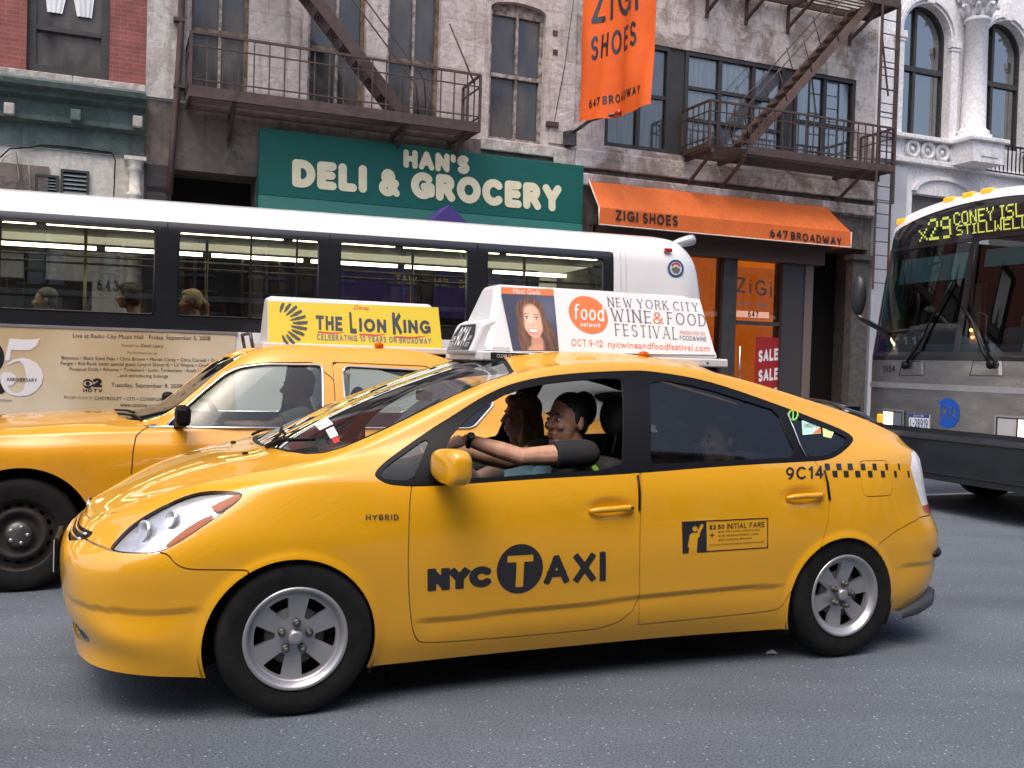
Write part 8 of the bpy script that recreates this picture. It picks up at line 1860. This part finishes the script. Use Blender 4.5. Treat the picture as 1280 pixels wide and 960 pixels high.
    if hair == 'short':
        E(h, (.024, 0, .057), (.095, .078, .085)); E(h, (.054, 0, .0), (.056, .071, .066))
        for sg in (-1, 1): E(h, (.0, sg*.070, .028), (.016, .009, .036))
    elif hair == 'long':
        E(h, (.024, 0, .050), (.100, .090, .094)); E(h, (.060, 0, -.06), (.070, .092, .13)); E(h, (-.03, 0, .098), (.06, .066, .034))
        for sg in (-1, 1):
            for k in range(5): h.tube([H @ Vector(p) for p in ((-.01+.02*k, sg*.082, .05), (-.005+.022*k, sg*(.094+.006*(k % 2)), -.05), (-.02+.028*k, sg*(.092-.004*k), -.14), (-.0+.022*k, sg*(.085), -.21-.012*(k % 3)))], .02, 8, rs=[.018, .024, .022, .008])
    elif hair == 'bob':
        E(h, (.022, 0, .050), (.102, .090, .096)); E(h, (.050, 0, -.02), (.070, .086, .085)); E(h, (-.035, 0, .098), (.062, .068, .034))
        for sg in (-1, 1): E(h, (.01, sg*.083, -.01), (.035, .015, .06))
    elif hair == 'tied':
        E(h, (.022, 0, .052), (.100, .084, .096)); E(h, (.055, 0, .0), (.062, .074, .072)); E(h, (-.02, 0, .096), (.066, .064, .038)); h.tube([H @ Vector(p) for p in ((.10, 0, .04), (.15, 0, -.01), (.15, 0, -.12), (.13, 0, -.18))], .03, 10, rs=[.03, .036, .026, .01])
    ho = h.build('hair', hmat, P, fix=False); remesh(ho, .008, 3)
    return P, base
def L(Fr, px, py, y): t, z = Fr.P(px, py, y); return Vector((t, y, z))
# hatchback driver, left arm out straight to the wheel
BLKT = mat('black_tee', (.014, .014, .016), rough=.9); LIME = mat('lime_vest', (.23, .42, .06), rough=.8, col2=(.19, .36, .05), vs=12); AQUA = mat('pale_blue_tee', (.50, .76, .82), rough=.9, col2=(.42, .68, .75), vs=10)
yd = -.40; hc = L(PRI, 703, 529, yd); hc.x += .02
sh_ = L(PRI, 732, 567, -.60); el = L(PRI, 652, 571, -.62); wr = L(PRI, 584, 550, -.53)
P1, _b = person(PRI, 'man driving the front taxi in black tee and lime vest, arm stretched out', hc, yaw=R(20), pitch=R(4), skin=SK1, hair='short', hmat=HBL, shmat=BLKT, vest=LIME, lean=.10, w=.21, vox=.0055, hs=1.10,
   arms=[dict(j=[sh_, el, wr], sleeve=.52, f=(-.85, .2, -.25), up=(-.2, -.4, .8), side=(0, .4, .8), curl=1.25), dict(j=[(sh_.x+.02, -.18, sh_.z-.01), (sh_.x-.22, -.14, .92), (.80, -.22, 1.0)], sleeve=.5)])
wb = Vector(wr)-_b; dv = (Vector(wr)-Vector(el)).normalized(); Mq = Matrix.Translation(wb-dv*.012) @ dv.to_track_quat('Z', 'Y').to_matrix().to_4x4()
b = MB(); b.lathe([(.034, -.010), (.0365, -.010), (.0365, .010), (.034, .010)], axis='Z', n=24); b.v = [tuple(Mq @ Vector(v)) for v in b.v]; wt_ = b.build('wrist_watch', BLK, P1, fix=False)
n_ = (Vector((.1, -.8, .6))); n_ = (n_-dv*n_.dot(dv)).normalized(); Mq2 = Matrix.Translation(wb-dv*.012+n_*.036) @ n_.to_track_quat('Z', 'Y').to_matrix().to_4x4()
b = MB(); b.lathe([(0, .008), (.016, .008), (.019, .004), (.020, -.006)], axis='Z', n=24); b.v = [tuple(Mq2 @ Vector(v)) for v in b.v]; b.build('watch_case', STEELD, wt_, fix=False)
# front passenger
hw_ = L(PRI, 651, 522, .30); s2 = Vector((hw_.x+.10, .12, hw_.z-.26))
person(PRI, 'woman with light brown hair and pale blue top in the front passenger seat', hw_, yaw=R(-6), pitch=R(-2), skin=SK2, hair='long', hmat=HBR, shmat=AQUA, lean=.10, w=.18, vox=.0075, hs=1.0, female=True,
   arms=[dict(j=[s2, (s2.x-.14, .06, s2.z-.26), (s2.x-.36, .12, s2.z-.25)], sleeve=.5), dict(j=[(s2.x, .48, s2.z), (s2.x-.28, .50, s2.z-.10), (s2.x-.50, .42, s2.z+.02)], sleeve=.5)])
h3 = L(PRI, 899, 553, -.40); person(PRI, 'young passenger with short dark hair behind the dark rear side window, nearer of the two', h3, skin=SK2, hair='short', hmat=HBL, shmat=BLKT, lean=.1, w=.19, vox=.009, arms=[])
h4 = L(PRI, 838, 556, .05); person(PRI, 'passenger with long dark hair behind the dark rear side window, further from it', h4, skin=SK2, hair='long', hmat=HBL, shmat=BLKT, lean=.1, w=.18, vox=.009, arms=[])
# sedan driver
GRYS = mat('grey_shirt', (.20, .19, .175), rough=.9, col2=(.16, .15, .14), vs=8)
h5 = L(CVC, 372, 486, -.42); s5 = L(CVC, 378, 520, -.62); e5 = L(CVC, 335, 534, -.66); w5 = L(CVC, 283, 531, -.56)
person(CVC, 'man in a grey shirt at the wheel of the sedan taxi', h5, skin=SK3, hair='short', hmat=HBL, shmat=GRYS, lean=.10, w=.21, vox=.008, hs=1.05, arms=[dict(j=[s5, e5, w5], sleeve=.6)])
# passengers on the white bus
DKC = mat('dark_coat', (.025, .025, .03), rough=.9); WHC = mat('white_shirt', (.55, .55, .55), rough=.9)
for (px, py, y_, hm, hr, sm, lab, sk) in ((56, 377, -.75, HGR, 'short', WHC, 'grey haired passenger in a white collar at the leftmost bus window', SK2), (160, 371, -.75, HBL, 'bob', DKC, 'passenger with a dark bob of hair by the bus window, facing left', SK1), (238, 379, -.72, HBR, 'tied', DKC, 'passenger with tied back light hair in the second bus window', SK1)):
    h_ = L(BC, px, py, y_); person(BC, lab, h_, skin=sk, hair=hr, hmat=hm, shmat=sm, lean=.08, w=.20, vox=.012, hs=1.0, arms=[], group='passengers on the white bus')
